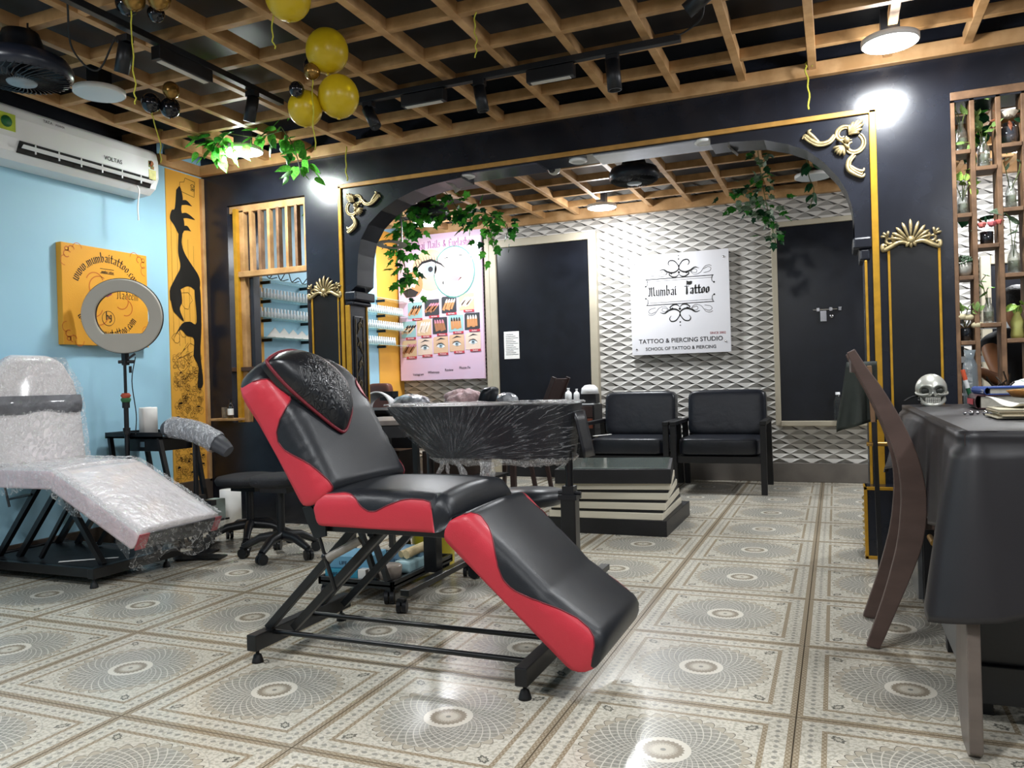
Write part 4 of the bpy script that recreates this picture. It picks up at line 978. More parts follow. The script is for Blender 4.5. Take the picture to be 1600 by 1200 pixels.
# cream post beside the poster
struct('trim_1', MB().box(-3.205, -3.15, YW - .075, YW, 0, 2.42), CREAM, .006)
m = MB(); m.box(-3.02, -2.86, 7.146, 7.149, 1.16, 1.43); pn = tag(build('paper_notice', m, PAPERW), 'small white paper notice taped to the left black door', 'notice')
m = MB(); [m.box(-3.0, -3.0 + .08 + .05 * ((k * 7) % 3) / 2, 7.1445, 7.1458, 1.40 - .018 * k, 1.403 - .018 * k) for k in range(12)]; build('printed_lines', m, mat('grey_print', '3a3a3e'), pn, kind='stuff')

# ------------------------------------------------------------------ wood screen in the left opening and shelf bottles behind it
sc_ = struct('window_1', MB().box(-3.97, -3.30, YA + .02, YA + .06, 2.185, 2.235), WOODX, .003)
build('rail', MB().box(-3.92, -3.30, YA + .0, YA + .05, 1.725, 1.765), WOODX, sc_, .003)
build('sill', MB().box(-3.97, -3.30, YA - .0, YA + .2, 1.06, 1.09), mat('dark_sill', '4a3328', .4, var=(8, .3)), sc_, .003)
build('side_post', MB().box(-3.915, -3.885, YA - .01, YA + .03, .70, 2.21), GOLD, sc_, .002)
build('side_post', MB().box(-3.885, -3.845, YA + .02, YA + .06, .70, 2.2), WOODX, sc_, .002)
build('inner_post', MB().box(-3.835, -3.80, YA + .05, YA + .12, .70, 2.2), BLACKWALL, sc_, .002)
for k in range(7):
    x = -3.79 + .078 * k
    build('slat', MB().box(x, x + .022, YA + .012, YA + .055, 1.76, 2.19), SHELFWOOD if k % 2 else WOODX, sc_, .002)
build('fill_panel', MB().box(-3.80, -3.30, YA + .03, YA + .06, .70, 1.07), BLACKWALL, sc_)
m = MB(); m.box(-4.09, -3.86, YA - .10, YA - .001, .715, .732); lg_ = tag(build('wall_ledge', m, WOODX, bevel=.003), 'narrow wooden ledge on the dark wall left of the chair back', 'ledge')
def bottle(name, x, y, z, r, h, M, prof=None, n=16, label=None, cat='bottle', group=None, at=None):
    prof = prof or [(.0001, 0), (1, 0), (1, .55), (.9, .66), (.45, .78), (.4, .8), (.4, .95), (.48, .96), (.48, 1.0)]
    o = build(name, MB().lathe([(a * r, z + b * h) for a, b in prof], (x, y, 0), n), M)
    if label: tag(o, label, cat, group)
    return o
b_ = bottle('dark_bottle', -3.945, YA - .05, .732, .02, .13, mat('dark_bottle_glass', '14181c', .1, coat=.6, var=(9, .1)), label='small dark bottle with a pale label on the wooden wall ledge')
build('label', MB().lathe([(.0208, .755), (.0208, .80)], (-3.945, YA - .05, 0), 16), PAPERW, b_)
m = MB(); m.lathe([(.0001, .732), (.018, .732), (.02, .81), (.018, .81), (.016, .74), (.0001, .738)], (-4.0, YA - .05, 0), 16); tag(build('drinking_glass', m, GLASS), 'small clear glass standing beside the dark bottle on the ledge', 'glass')
SHG = mat('shelf_glass', 'b8dcd6', .05, alpha=.4, var=(4, .05))
for z, yy0 in ((1.79, 4.75), (1.64, 4.72), (1.49, 4.72), (1.335, 4.88)):
    t = tag(build('glass_shelf', MB().box(XL + .003, XL + .14, yy0, 7.08, z - .006, z), SHG), 'clear glass shelf on the blue inner wall, %s' % {1.79: 'topmost, with cables', 1.64: 'upper bottle row', 1.49: 'middle bottle row', 1.335: 'lowest row with folded papers'}[z], 'shelf')
    for y in (5.0, 5.5, 6.1, 6.7): build('bracket', MB().box(XL + .001, XL + .10, y - .006, y + .006, z - .03, z - .006), STEEL, t)
bot0 = None
for z, nm in ((1.64, 'upper'), (1.49, 'middle'), (1.335, 'lowest')):
    for k in range(56):
        y = 4.80 + .0405 * k
        if 5.68 < y < 6.35 or (nm == 'lowest' and (y < 6.35 or y > 6.9)): continue
        lb = 'small white bottle in the %s row on the glass shelves of the blue wall' % nm
        if bot0 is None:
            prof = [(.0001, 0), (1, 0), (1, .5), (.9, .58), (.62, .62), (.62, .98), (.5, 1.0), (.0001, 1.0)]
            bot0 = build('small_bottle', MB().lathe([(a * .0135, z + b * .078) for a, b in prof], (XL + .1, y, 0), 10), mat('white_bottle', 'cfd3d6', .35, var=(40, .05)))
            tag(bot0, lb, 'bottle', nm + ' row of white bottles')
        else:
            c = dup(bot0, (XL + .1 - .028 * (k % 2) * 0, y, z), lb); c['group'] = nm + ' row of white bottles'
rr = random.Random(6)
for k in range(5):
    y = 5.0 + .115 * k; m = MB(); m.poly([(XL + .03, y, 1.337), (XL + .13, y + .01, 1.337), (XL + .13, y + .10, 1.337), (XL + .03, y + .10, 1.337)], (0, 0, .006)); m.poly([(XL + .05, y, 1.343), (XL + .12, y + .10, 1.343), (XL + .08, y + .06, 1.343 + .06 + .02 * rr.random())], (.004, 0, 0))
    tag(build('folded_paper', m, PAPERW), '%s white folded paper on the lowest glass shelf, seen through the wooden screen' % ('leftmost', 'second', 'middle', 'fourth', 'rightmost')[k], 'paper', 'folded papers on the lowest glass shelf')
m = MB()
for k in range(5):
    y = 4.85 + .14 * k; m.tube(smoothpath([(XL + .1, y, 1.80), (XL + .12, y + .06, 1.84 + .02 * (k % 3)), (XL + .1, y + .14, 1.80), (XL + .11, y + .22, 1.815)], 5), .004, 5)
tag(build('cable_bundle', m, RUBBER), 'tangle of thin black cables lying on the topmost glass shelf', 'cable')

# ------------------------------------------------------------------ gilded ornaments
def spiral(c, r0, r1, a0, a1, n=22):
    return [(c[0] + (r0 + (r1 - r0) * i / n) * cos(a0 + (a1 - a0) * i / n), 0, c[1] + (r0 + (r1 - r0) * i / n) * sin(a0 + (a1 - a0) * i / n)) for i in range(n + 1)]
def place(m0, cx, cz, s, yw, mir=1):
    o = MB(); o.v = [Vector((cx + mir * v.x * s, yw + v.y * s, cz + v.z * s)) for v in m0.v]; o.f = m0.f; o.mi = m0.mi; o.sm = m0.sm; return o
def tap(m, pts, r, n=7):
    N = len(pts) - 1; m.tube(pts, [r * (.35 + .65 * sin(pi * (.15 + .8 * i / N))) for i in range(N + 1)], n)
def lobe(m, x, z, ang, L, w):
    m.smooth = True
    pts = [(x + L * t * cos(ang), -.006 - .012 * sin(pi * t), z + L * t * sin(ang)) for t in (0, .2, .45, .7, .88, 1)]
    m.tube(pts, [w * f for f in (.3, .55, .8, 1, .85, .2)], 8)
def palmette():
    m = MB()
    for k in range(-4, 5): lobe(m, .006 * k, .02, pi / 2 - k * .33, .105 - .009 * abs(k), .0085)
    for k in range(-1, 2): lobe(m, .0, .02, -pi / 2 + k * .6, .04, .008)
    m.ball((0, -.012, .02), .02, 10, 6)
    for s_ in (1, -1):
        q = lambda P: [(s_ * a, b, c) for a, b, c in P]
        tap(m, q(smoothpath([(.0, -.008, .0), (.05, -.012, .012), (.09, -.012, -.008), (.125, -.01, -.022), (.128, -.01, .004), (.11, -.01, .0)], 4)), .012)
        tap(m, q(spiral((.06, .042), .03, .008, -2.2, 3.2)), .009); tap(m, q(spiral((.098, .028), .02, .006, -2.5, 2.6)), .008)
        for a in (.2, .9, 1.7): lobe(m, s_ * .105, .042, a if s_ > 0 else pi - a, .032, .007)
    return m
def corner_orn():
    m = MB()
    def both(P, r, off=.011):
        tap(m, P, r); Q = []
        for i, p in enumerate(P):
            p0, p1 = Vector(P[max(i - 1, 0)]), Vector(P[min(i + 1, len(P) - 1)]); d = (p1 - p0).normalized(); Q.append(Vector(p) + Vector((-d.z, 0, d.x)) * off + Vector((0, -.003, 0)))
        tap(m, Q, r * .6)
    both(spiral((-.085, -.055), .046, .014, .6, 5.8), .008); both(spiral((-.045, -.105), .046, .014, 1.0, -4.4), .008)
    both(smoothpath([(-.125, -.006, -.05), (-.15, -.01, -.078), (-.19, -.012, -.082), (-.225, -.01, -.06), (-.25, -.008, -.035), (-.262, -.008, -.05)], 4), .010)
    both(smoothpath([(-.045, -.006, -.15), (-.068, -.01, -.18), (-.07, -.012, -.215), (-.045, -.01, -.24), (-.012, -.01, -.258), (.0, -.008, -.245)], 4), .010)
    tap(m, smoothpath([(-.19, -.01, -.075), (-.215, -.01, -.045), (-.235, -.01, -.02), (-.222, -.01, -.012)], 4), .008); tap(m, smoothpath([(-.06, -.01, -.20), (-.035, -.01, -.222), (-.008, -.01, -.232), (-.002, -.01, -.218)], 4), .008)
    for k, L in ((-.7, .045), (-.45, .06), (-.2, .075), (0, .085), (.2, .075), (.45, .06), (.7, .045)): lobe(m, -.062, -.058, pi / 4 + k, L, .0075)
    for a in (3.3, 3.7, 4.0, 4.3, 4.7): lobe(m, -.085, -.105, a, .048, .007)
    for a in (2.4, 5.4): lobe(m, -.085, -.095, a, .035, .007)
    m.ball((-.072, -.012, -.082), .014, 8, 6); return m
orn = lambda nm, m0, cx, cz, s, lb, mir=1: tag(build(nm, place(m0, cx, cz, s, YA - .001, mir), ANTIQUE), lb, 'ornament')
orn('palmette_ornament', palmette(), .366, 1.565, 1.0, 'gilded shell ornament crowning the panel of the right black pillar')
orn('palmette_ornament', palmette(), -3.152, 1.555, 1.0, 'gilded shell ornament crowning the panel of the left black pillar')
orn('corner_ornament', corner_orn(), .165, 2.215, 1.12, 'gilded scroll ornament in the upper right corner of the arch')
orn('corner_ornament', corner_orn(), -2.96, 2.205, 1.0, 'gilded scroll ornament in the upper left corner of the arch', -1)
m = MB(); m.box(-2.958, -2.948, YA + .03, YA + .14, .3, 1.40); cp = build('carved_panel', m, BLACKWALL, part_wall, .004)
m = MB(); rr = random.Random(9)
for k in range(8):
    z = .42 + .13 * k; s_ = 1 if k % 2 else -1
    P = [(-2.945, YA + .085 + s_ * (.028 - .003 * i) * cos(.55 * i), z + (.04 - .0035 * i) * sin(.55 * i)) for i in range(11)]; m.tube(P, .006, 6)
    m.tube([(-2.945, YA + .085 - .03 * s_, z - .05), (-2.945, YA + .085, z), (-2.945, YA + .085 + .02 * s_, z + .06)], [.003, .007, .003], 6)
for y in (YA + .04, YA + .13): m.box(-2.948, -2.943, y - .004, y + .004, .32, 1.38)
build('carving', m, mat('dull_bronze', '6b604c', .4, metal=.5, var=(30, .4)), cp)

# ------------------------------------------------------------------ small ceiling things
def vec(*a): return Vector(a)
def track(p, q, label):
    t = thing('light_track', label, 'track', p); p, q = Vector(p), Vector(q)
    build('rail', MB().bar(p, q, .035, .03), PLASTB, t, .002); return t
t1 = track((-2.72, 1.9, 2.47), (-2.72, 3.45, 2.47), 'black lighting track running toward the arch under the left ceiling lattice')
t2 = track((-2.42, 3.62, 2.47), (-.61, 3.60, 2.47), 'black lighting track running parallel to the arch beam')
def spot(base, d, label, L=.125, r=.03):
    t = thing('spotlight', label, 'spotlight', base); B = Vector(base); D = Vector(d).normalized()
    build('adapter', MB().box(B.x - .03, B.x + .03, B.y - .02, B.y + .02, B.z - .03, B.z), PLASTB, t, .003)
    h = B + Vector((0, 0, -.055)); build('stem', MB().cyl(B + Vector((0, 0, -.02)), h, .007, 8), PLASTB, t)
    o = build('housing', MB().lathe([(.0001, 0), (r, 0), (r, L), (r * .8, L), (r * .78, L - .02), (.0001, L - .025)], h - D * L * .2, 18, D), PLASTB, t)
    m = MB(); m.lathe([(.0001, L - .022), (r * .75, L - .022)], h - D * L * .2, 14, D); build('lens', m, mat('dim_lens', '6f757c', .2, var=(9, .1)), o)
    return t
spot((-2.74, 2.46, 2.44), (-.35, .1, -.85), 'black spotlight above the air conditioner, nearest on the left track')
spot((-2.72, 3.22, 2.455), (-.25, .05, -.8), 'black spotlight near the glowing corner lamp, end of the left track')
spot((-2.28, 3.62, 2.455), (.45, -.1, -.8), 'black spotlight at the left end of the track, right of the balloons')
spot((-1.62, 3.61, 2.455), (.12, .1, -.95), 'black spotlight in the middle of the track along the arch beam')
spot((-.93, 3.605, 2.455), (.05, .05, -1), 'thick black spotlight at the right part of the track along the arch beam', .14, .034)
spot((-.40, 3.14, 2.50), (-.75, .1, -.45), 'slanted black spotlight hanging from the lattice at the top centre, with a cable', .16, .032)
def flood(p, q, label):
    t = thing('linear_light', label, 'light', p); P, Q = Vector(p), Vector(q)
    build('housing', MB().bar(P, Q, .05, .06), PLASTB, t, .003); d = (Q - P).normalized()
    build('lens_strip', MB().bar(P + d * .02 - Vector((0, 0, .032)), Q - d * .02 - Vector((0, 0, .032)), .028, .004), mat('strip_lens', 'd2cfc8', .4, var=(4, .05)), t)
flood((-2.72, 2.60, 2.42), (-2.72, 2.92, 2.42), 'black linear light with pale strip on the left track')
flood((-2.07, 3.62, 2.42), (-1.82, 3.62, 2.42), 'black linear light with pale strip, left one on the track along the beam')
flood((-1.36, 3.61, 2.42), (-1.12, 3.61, 2.42), 'black linear light with pale strip, right one on the track along the beam')
m = MB(); m.tube(smoothpath([(-2.75, 2.2, 2.47), (-2.88, 2.32, 2.36), (-2.86, 2.42, 2.30), (-2.75, 2.42, 2.42)], 6), .004, 6); tag(build('loose_cable', m, RUBBER), 'thin black cable looping beside the nearest left spotlight', 'cable')
m = MB(); m.tube(smoothpath([(-.44, 3.16, 2.42), (-.46, 3.2, 2.36), (-.55, 3.3, 2.36), (-.62, 3.5, 2.45)], 6), .004, 6); tag(build('loose_cable', m, RUBBER), 'thin black cable hanging from the slanted spotlight at the top centre', 'cable')
def fan(x, y, z, r, label):
    t = thing('ceiling_fan', label, 'fan', (x, y, z)); c = (x, y, 0)
    build('motor_cap', MB().lathe([(.0001, z + .19), (r * .35, z + .19), (r * .42, z + .15), (r * .5, z + .10), (r * .72, z + .085)], c, 28), PLASTB, t)
    build('shell', MB().lathe([(r * .6, z + .09), (r * .9, z + .075), (r, z + .04), (r * .98, z + .01), (r * .9, z - .005)], c, 36), gloss_black('fan_blue_black', '242a38', .3), t)
    m = MB()
    for k in range(40):
        a = 2 * pi * k / 40
        m.tube([(x + rr_ * cos(a + f), y + rr_ * sin(a + f), zz) for rr_, f, zz in ((r * .3, 0, z - .022), (r * .55, .12, z - .024), (r * .78, .3, z - .018), (r * .93, .5, z - .002))], .0022, 4, False)
    build('grille', m, PLASTB, t, kind='stuff')
    for k in range(5):
        a = 2 * pi * k / 5; ca, sa = cos(a), sin(a)
        P = lambda rr_, w, zz: (x + rr_ * ca - w * sa, y + rr_ * sa + w * ca, zz)
        build('blade', MB().add([P(r * .25, -.02, z + .02), P(r * .85, -.05, z + .01), P(r * .85, .05, z + .035), P(r * .25, .02, z + .035)], [(0, 1, 2, 3)]), mat('fan_blade', '2c313b', .4, var=(6, .1)), t, solid=.003)
    build('hub_disc', MB().lathe([(.0001, z - .030), (r * .28, z - .028), (r * .3, z - .02)], c, 24), mat('fan_hub', '8f9aa3', .35, var=(6, .1)), t)
    m = MB(); [m.cyl((x + .05 * a, y + .05 * b, z + .17), (x + .05 * a, y + .05 * b, 2.52), .008, 6) for a, b in ((1, 0), (-1, 0))]; build('hanger', m, STEEL, t)
fan(-3.20, 2.33, 2.30, .20, 'large round blue-black ceiling fan at the top left corner')
fan(-1.22, 5.22, 2.27, .17, 'round black ceiling fan in the inner room, centre of the arch')
fan(-2.92, 5.45, 2.24, .17, 'round black ceiling fan among the ivy at the left curve of the arch')
for x, y, l in ((-2.112, 4.47, 'left'), (-1.379, 4.47, 'middle'), (-.641, 4.45, 'right')):
    t = thing('downlight', 'small round recessed downlight in the arch soffit, %s one of three' % l, 'downlight', (x, y, 2.225), None)
    build('bezel', MB().lathe([(.052, 2.240), (.055, 2.229), (.040, 2.222), (.036, 2.227)], (x, y, 0), 24), WHITEP, t); build('lens', MB().lathe([(.0001, 2.226), (.037, 2.226)], (x, y, 0), 20), mat('downlight_lens', 'cfd3d4', .3, var=(5, .05)), t)
t = thing('security_camera', 'white dome security camera under the inner ceiling lattice', 'camera', (-1.63, 4.76, 2.27))
m = MB(); m.lathe([(.0001, 2.375), (.042, 2.372), (.045, 2.33), (.042, 2.29), (.033, 2.262), (.015, 2.25), (.0001, 2.248)], (-1.63, 4.76, 0), 20); build('body', m, mat('off_white_plastic', 'c9c8bd', .35, var=(5, .05)), t)
build('lens_dome', MB().ball((-1.635, 4.73, 2.278), .024, 14, 8, (1, .9, 1)), BALLB, t); build('base', MB().lathe([(.0001, 2.51), (.02, 2.51), (.02, 2.40), (.05, 2.40), (.05, 2.37), (.0001, 2.37)], (-1.63, 4.76, 0), 18), PLASTB, t)

# balloons and strings
def balloon(x, y, z, r, M, label, sc=(1, 1, 1.08), grp=None):
    m = MB(); prof = []
    for i in range(13):
        a = pi * i / 12; rad = sin(a); zz = cos(a) * 1.06
        prof.append((max(.0001, r * rad), z + r * (-zz)))
    m.lathe(prof, (x, y, 0), 24); o = build('balloon', m, M); tag(o, label, 'balloon', grp)
    build('knot', MB().lathe([(.0001, z - r * 1.03), (r * .10, z - r * 1.12), (.0001, z - r * 1.13)], (x, y, 0), 8), M, o); return o
for px_b in (
    (-1.925, 2.5, 2.45, .088, BALLY, 'yellow balloon cut by the top edge of the picture'),
    (-2.032, 2.9, 2.41, .093, BALLY, 'upper yellow balloon of the hanging cluster'), (-2.0, 2.93, 2.215, .09, BALLY, 'large yellow balloon on the right of the hanging cluster'),
    (-2.135, 2.87, 2.165, .075, BALLY, 'lowest yellow balloon with a small black one in front'), (-2.085, 2.86, 2.315, .036, BALLG, 'small gold balloon in the middle of the yellow cluster'),
    (-2.14, 2.93, 2.375, .034, BALLB, 'small black balloon left of the upper yellow balloon'), (-2.11, 2.78, 2.215, .032, BALLB, 'small black balloon in front of the lowest yellow balloon'),
    (-2.60, 2.35, 2.50, .046, BALLB, 'small shiny black balloon at the top left beside the track'), (-2.53, 2.32, 2.49, .044, BALLG, 'small gold balloon next to a black one under the top left lattice'),
    (-2.44, 2.36, 2.49, .044, BALLG, 'rightmost gold balloon of the small top left cluster'), (-2.50, 2.40, 2.46, .034, BALLB, 'lowest black balloon of the small top left cluster'),
    (-3.05, 2.88, 2.34, .045, BALLB, 'dark balloon right of the unlit white ceiling panel'), (-3.0, 2.95, 2.33, .048, BALLB, 'darker balloon of the pair right of the unlit panel'), (-2.96, 2.92, 2.40, .04, BALLG, 'gold balloon above the dark pair near the unlit panel')):
    balloon(*px_b)
def string(pts, label, r=.003):
    pts = smoothpath(pts, 6); m = MB(); m.tube([p + Vector((.004 * sin(i * 1.3), .003 * cos(i * 1.7), 0)) for i, p in enumerate(pts)], r, 5); tag(build('balloon_string', m, YSTR), label, 'string')
string([(-1.985, 2.48, 2.38), (-1.99, 2.48, 2.31), (-1.98, 2.48, 2.25)], 'yellow string hanging from the topmost balloon')
string([(-2.085, 2.86, 2.285), (-2.065, 2.83, 2.15), (-2.06, 2.83, 1.96)], 'long yellow string hanging through the balloon cluster')
string([(-2.55, 2.32, 2.45), (-2.556, 2.33, 2.3), (-2.55, 2.33, 2.14), (-2.55, 2.33, 2.08)], 'yellow string hanging from the small top left balloons')
string([(-3.05, 2.88, 2.29), (-3.02, 2.9, 2.15), (-3.02, 2.9, 2.05)], 'yellow string in front of the air conditioner end')
string([(-2.86, 4.26, 2.47), (-2.865, 4.26, 2.36), (-2.86, 4.26, 2.25)], 'looped yellow string hanging near the left top corner of the gold frame', .0045)
string([(-1.37, 3.035, 2.51), (-1.375, 3.03, 2.45), (-1.37, 3.03, 2.37), (-1.375, 3.03, 2.31)], 'yellow string hanging from the lattice above the middle spotlight')
string([(-.07, 4.30, 2.50), (-.09, 4.29, 2.52), (-.10, 4.29, 2.49), (-.09, 4.3, 2.40), (-.09, 4.3, 2.28)], 'knotted yellow string hanging above the right half of the gold frame', .0045)

# ------------------------------------------------------------------ waiting area: armchairs, stacked table
def cushbox(m, x0, x1, y0, y1, z0, z1, puff=.02, n=10, e=.18):
    """soft rectangular cushion"""
    cx, cy, cz = (x0 + x1) / 2, (y0 + y1) / 2, (z0 + z1) / 2; hx, hy, hz = (x1 - x0) / 2, (y1 - y0) / 2, (z1 - z0) / 2
    def sp(t, p): return math.copysign(abs(t) ** p, t)
    def fn(u, v):
        a = 2 * pi * u; b = -pi / 2 + pi * v
        return Vector((cx + hx * sp(cos(a), e) * sp(cos(b), e), cy + hy * sp(sin(a), e) * sp(cos(b), e), cz + hz * sp(sin(b), e)))
    def dense(t, k):                                                   # spread samples into the rounded corners
        q = t * k; i = math.floor(q); f = q - i; f = f - sin(2 * pi * f) / (2 * pi) * -.0; return (i + f) / k
    m.grid(lambda u, v: fn(u, v), 48, 24, True); return m
def armchair(x0, x1, label):
    t = thing('armchair', label, 'armchair', ((x0 + x1) / 2, 6.7, 0))
    y0, y1 = 6.33, 7.0
    m = MB(); cushbox(m, x0 + .055, x1 - .055, y0 + .02, y1 - .12, .30, .44, e=.22); build('seat_cushion', m, SOFA, t)
    m = MB(); cushbox(m, x0 + .06, x1 - .04, y1 - .20, y1 - .02, .43, .815, e=.24)
    for v in m.v: v.y += (v.z - .43) * .12
    build('back_cushion', m, SOFA, t)
    build('seat_frame', MB().box(x0 + .05, x1 - .05, y0 + .03, y1 - .05, .24, .295), BLACKWOOD, t, .004)
    for x in (x0, x1 - .05):
        build('arm', MB().box(x, x + .05, y0 - .02, y1 - .05, .545, .575), BLACKWOOD, t, .004)
        m = MB(); m.poly([(x, y0, 0), (x + .045, y0, 0), (x + .045, y0, .545), (x, y0, .545)], (0, .045, 0)); build('leg', m, BLACKWOOD, t, .003)
        m = MB(); m.bar((x + .022, y1 - .02, 0), (x + .022, y1 - .10, .55), .045, .045); build('leg', m, BLACKWOOD, t, .003)
    m = MB(); m.box(x0 + .05, x1 - .05, y1 - .05, y1 - .01, .42, .74); build('back_frame', m, BLACKWOOD, t)
    return t
armchair(-1.985, -1.255, 'black leather armchair on the left, beside the small dresser')
armchair(-1.245, -.50, 'black leather armchair on the right, below the wall sign')
tag(build('magazine', MB().poly([(-1.92, 6.42, .452), (-1.82, 6.62, .452), (-1.80, 6.6, .452), (-1.90, 6.39, .452)], (0, 0, .004)), PAPERW), 'thin white paper lying on the left armchair seat', 'paper')
ct = thing('stacked_table', 'low table of stacked black and pale wooden slabs with a glass top', 'table', (-1.30, 4.93, 0))
PALEW = mat('pale_wood', 'cfc8b6', .5, var=(5, .2), stretch=(.3, 1, 4), bump=(20, .15))
def slab(cx, cy, w_, d_, rot, z0, z1, M, nm):
    c, s_ = cos(rot), sin(rot); P = [(cx + a * c - b * s_, cy + a * s_ + b * c, z0) for a, b in ((-w_ / 2, -d_ / 2), (w_ / 2, -d_ / 2), (w_ / 2, d_ / 2), (-w_ / 2, d_ / 2))]
    return build(nm, MB().poly(P, (0, 0, z1 - z0)), M, ct, .003)
slab(-1.30, 4.95, .74, .78, .0, .0, .095, BLACKWOOD, 'base_slab')
zz = .095
for k in range(4):
    rot = .02 + .045 * k
    slab(-1.31, 4.90, .70, .68, rot, zz, zz + .040, PALEW, 'slab'); zz += .040
    if k < 3: slab(-1.31, 4.91, .69, .67, rot + .01, zz, zz + .018, BLACKWOOD, 'dark_slab'); zz += .018
slab(-1.30, 4.86, .69, .66, .17, zz, .395, BLACKWOOD, 'top_slab')
tp = slab(-1.30, 4.86, .65, .62, .17, .396, .401, mat('greenish_glass_top', '7f8b84', .07, var=(5, .3), coat=.6), 'glass_top')
# dresser with bottles and bowls
ds = thing('dresser', 'small dark dresser with metal pulls left of the armchairs', 'dresser', (-2.12, 6.75, 0))
build('carcass', MB().box(-2.43, -2.03, 6.86, 7.13, .42, .705), BLACKWOOD, ds, .003)
for z0, z1, M in ((.59, .695, DARKWOOD), (.49, .58, mat('reddish_wood', '7a3f2c', .4, var=(6, .3)))):
    d = build('drawer', MB().box(-2.415, -2.045, 6.845, 6.86, z0, z1), M, ds, .003)
    if z0 == .59:
        for x in (-2.34, -2.14): build('pull', MB().box(x - .02, x + .02, 6.835, 6.845, .635, .655), CHROME, d, .001)
for x in (-2.41, -2.05):
    for y in (6.88, 7.10): build('leg', MB().box(x - .015, x + .015, y - .015, y + .015, 0, .42), BLACKWOOD, ds)
build('white_top_board', MB().box(-2.25, -2.04, 6.87, 7.10, .7055, .715), WHITEP, ds)
PUMP = [(.0001, 0), (1, 0), (1, .62), (.85, .74), (.35, .82), (.35, .95), (.42, .95), (.42, 1), (.0001, 1)]
bottle('refill_bottle', -2.295, 6.93, .706, .032, .155, WHITEP, PUMP, label='larger translucent white bottle on the left end of the small dresser')
bottle('refill_bottle', -2.215, 6.93, .716, .028, .135, WHITEP, PUMP, label='smaller translucent white bottle beside the dark box on the dresser')
tag(build('dark_box', MB().box(-2.17, -2.03, 6.92, 7.05, .716, .80), BLACKWOOD, None, .003), 'small dark box under the white bowls on the dresser', 'box')
m = MB(); m.lathe([(.0001, .888), (.045, .883), (.075, .855), (.083, .805), (.078, .803), (.0001, .803)], (-2.10, 6.97, 0), 24); tag(build('white_bowl', m, WHITEP), 'upturned white bowl on top of the dark box on the dresser', 'bowl')
# leaning dark chair seen against the left door
tcn = thing('slatted_chair', 'dark wooden chair with a slanted back in front of the left black door', 'chair', (-2.35, 6.0, 0))
for y in (5.85, 6.2): build('back_post', MB().bar((-2.27, y, .45), (-2.05, y, .96), .03, .035), DARKWOOD, tcn, .002); build('leg', MB().bar((-2.30, y, .45), (-2.22, y, 0), .03, .03), DARKWOOD, tcn); build('leg', MB().bar((-2.62, y, .45), (-2.66, y, 0), .03, .03), DARKWOOD, tcn)
build('back_panel', MB().poly([(-2.20, 5.86, .62), (-2.06, 5.86, .95), (-2.06, 6.19, .95), (-2.20, 6.19, .62)], (.012, 0, -.004)), DARKWOOD, tcn)
build('seat', MB().box(-2.66, -2.25, 5.84, 6.22, .43, .46), DARKWOOD, tcn, .004)
# water bottle by the right door
o = bottle('water_bottle', .015, 7.12, .531, .035, .235, GLASS, [(.0001, 0), (.95, 0), (1, .1), (.9, .3), (1, .5), (.95, .7), (.5, .86), (.45, .92), (.0001, .92)], label='clear water bottle on the lower frame of the right black door'); 
build('cap', MB().lathe([(.018, .748), (.018, .77), (.0001, .77)], (.015, 7.12, 0), 14), WHITEP, o)

# ------------------------------------------------------------------ work tables in the inner room
wtb = thing('work_table', 'long black work table under the poster carrying a pillow and a pink towel', 'table', (-3.0, 5.45, 0))
build('table_top', MB().box(-3.9, -2.28, 5.15, 5.75, .715, .745), BLACKWOOD, wtb, .004)
build('front_board', MB().box(-3.86, -2.36, 5.2, 5.22, .45, .714), BLACKWOOD, wtb)
for x in (-3.84, -2.36):
    for y in (5.2, 5.7): build('leg', MB().box(x - .02, x + .02, y - .02, y + .02, 0, .715), DARKWOOD, wtb)
build('lower_shelf', MB().box(-3.8, -2.4, 5.2, 5.7, .2, .22), BLACKWOOD, wtb)
for x, l in ((-3.5, 'left'), (-2.95, 'middle')): tag(build('storage_box', MB().box(x, x + .35, 5.3, 5.6, .221, .42), mat('brown_box', '33261f', .5, var=(5, .3)), None, .004), '%s dark brown box on the lower shelf of the black work table' % l, 'box')
m = MB()
m.grid(lambda u, v: Vector((-3.38 + .13 * cos(pi * u) * (1 - .1 * v), 5.35 + .12 * v, .747 + .135 * sin(pi * u) * (1 - .25 * v * v))), 18, 6); tag(build('white_hand_rest', m, WHITEP, solid=.012), 'white dome shaped hand lamp standing at the left end of the black work table', 'lamp')
def blobcush(name, c, r, M, label, cat, seed=1, amp=.12, n=26, flat=1):
    rr = random.Random(seed); ph = [rr.random() * 6 for _ in range(6)]; m = MB()
    def fn(u, v):
        a = 2 * pi * u; b = -pi / 2 + pi * v
        k = 1 + amp * (sin(3 * a + ph[0]) * cos(2 * b + ph[1]) + .6 * sin(7 * a + ph[2]) * cos(5 * b) + .4 * sin(11 * a + ph[3] + 4 * b))
        z = sin(b) * k
        return Vector((c[0] + r[0] * cos(a) * cos(b) * k, c[1] + r[1] * sin(a) * cos(b) * k, c[2] + r[2] * (max(z, -.75) if flat else z)))
    m.grid(fn, n * 2, n, True); o = build(name, m, M); return tag(o, label, cat)
FOILP = mat('wrapped_pillow', '6b6e76', .2, bump=(25, .9), var=(18, .6), col2='c6c9d0', coat=.8)
blobcush('wrapped_pillow', (-3.09, 5.40, .795), (.155, .10, .062), FOILP, 'film wrapped dark pillow on the black work table left of the tray', 'pillow', 2, .05)
blobcush('pink_towel', (-2.62, 5.42, .80), (.17, .12, .08), mat('pink_towel', 'e9c3c6', .9, bump=(60, .9), var=(10, .15), sheen=.5), 'fluffy pale pink towel heaped on the black work table', 'towel', 5, .14)
m = MB(); cushbox(m, -2.50, -2.40, 5.3, 5.5, .75, .90, e=.6)
for v in m.v: v.x += (v.z - .75) * .35
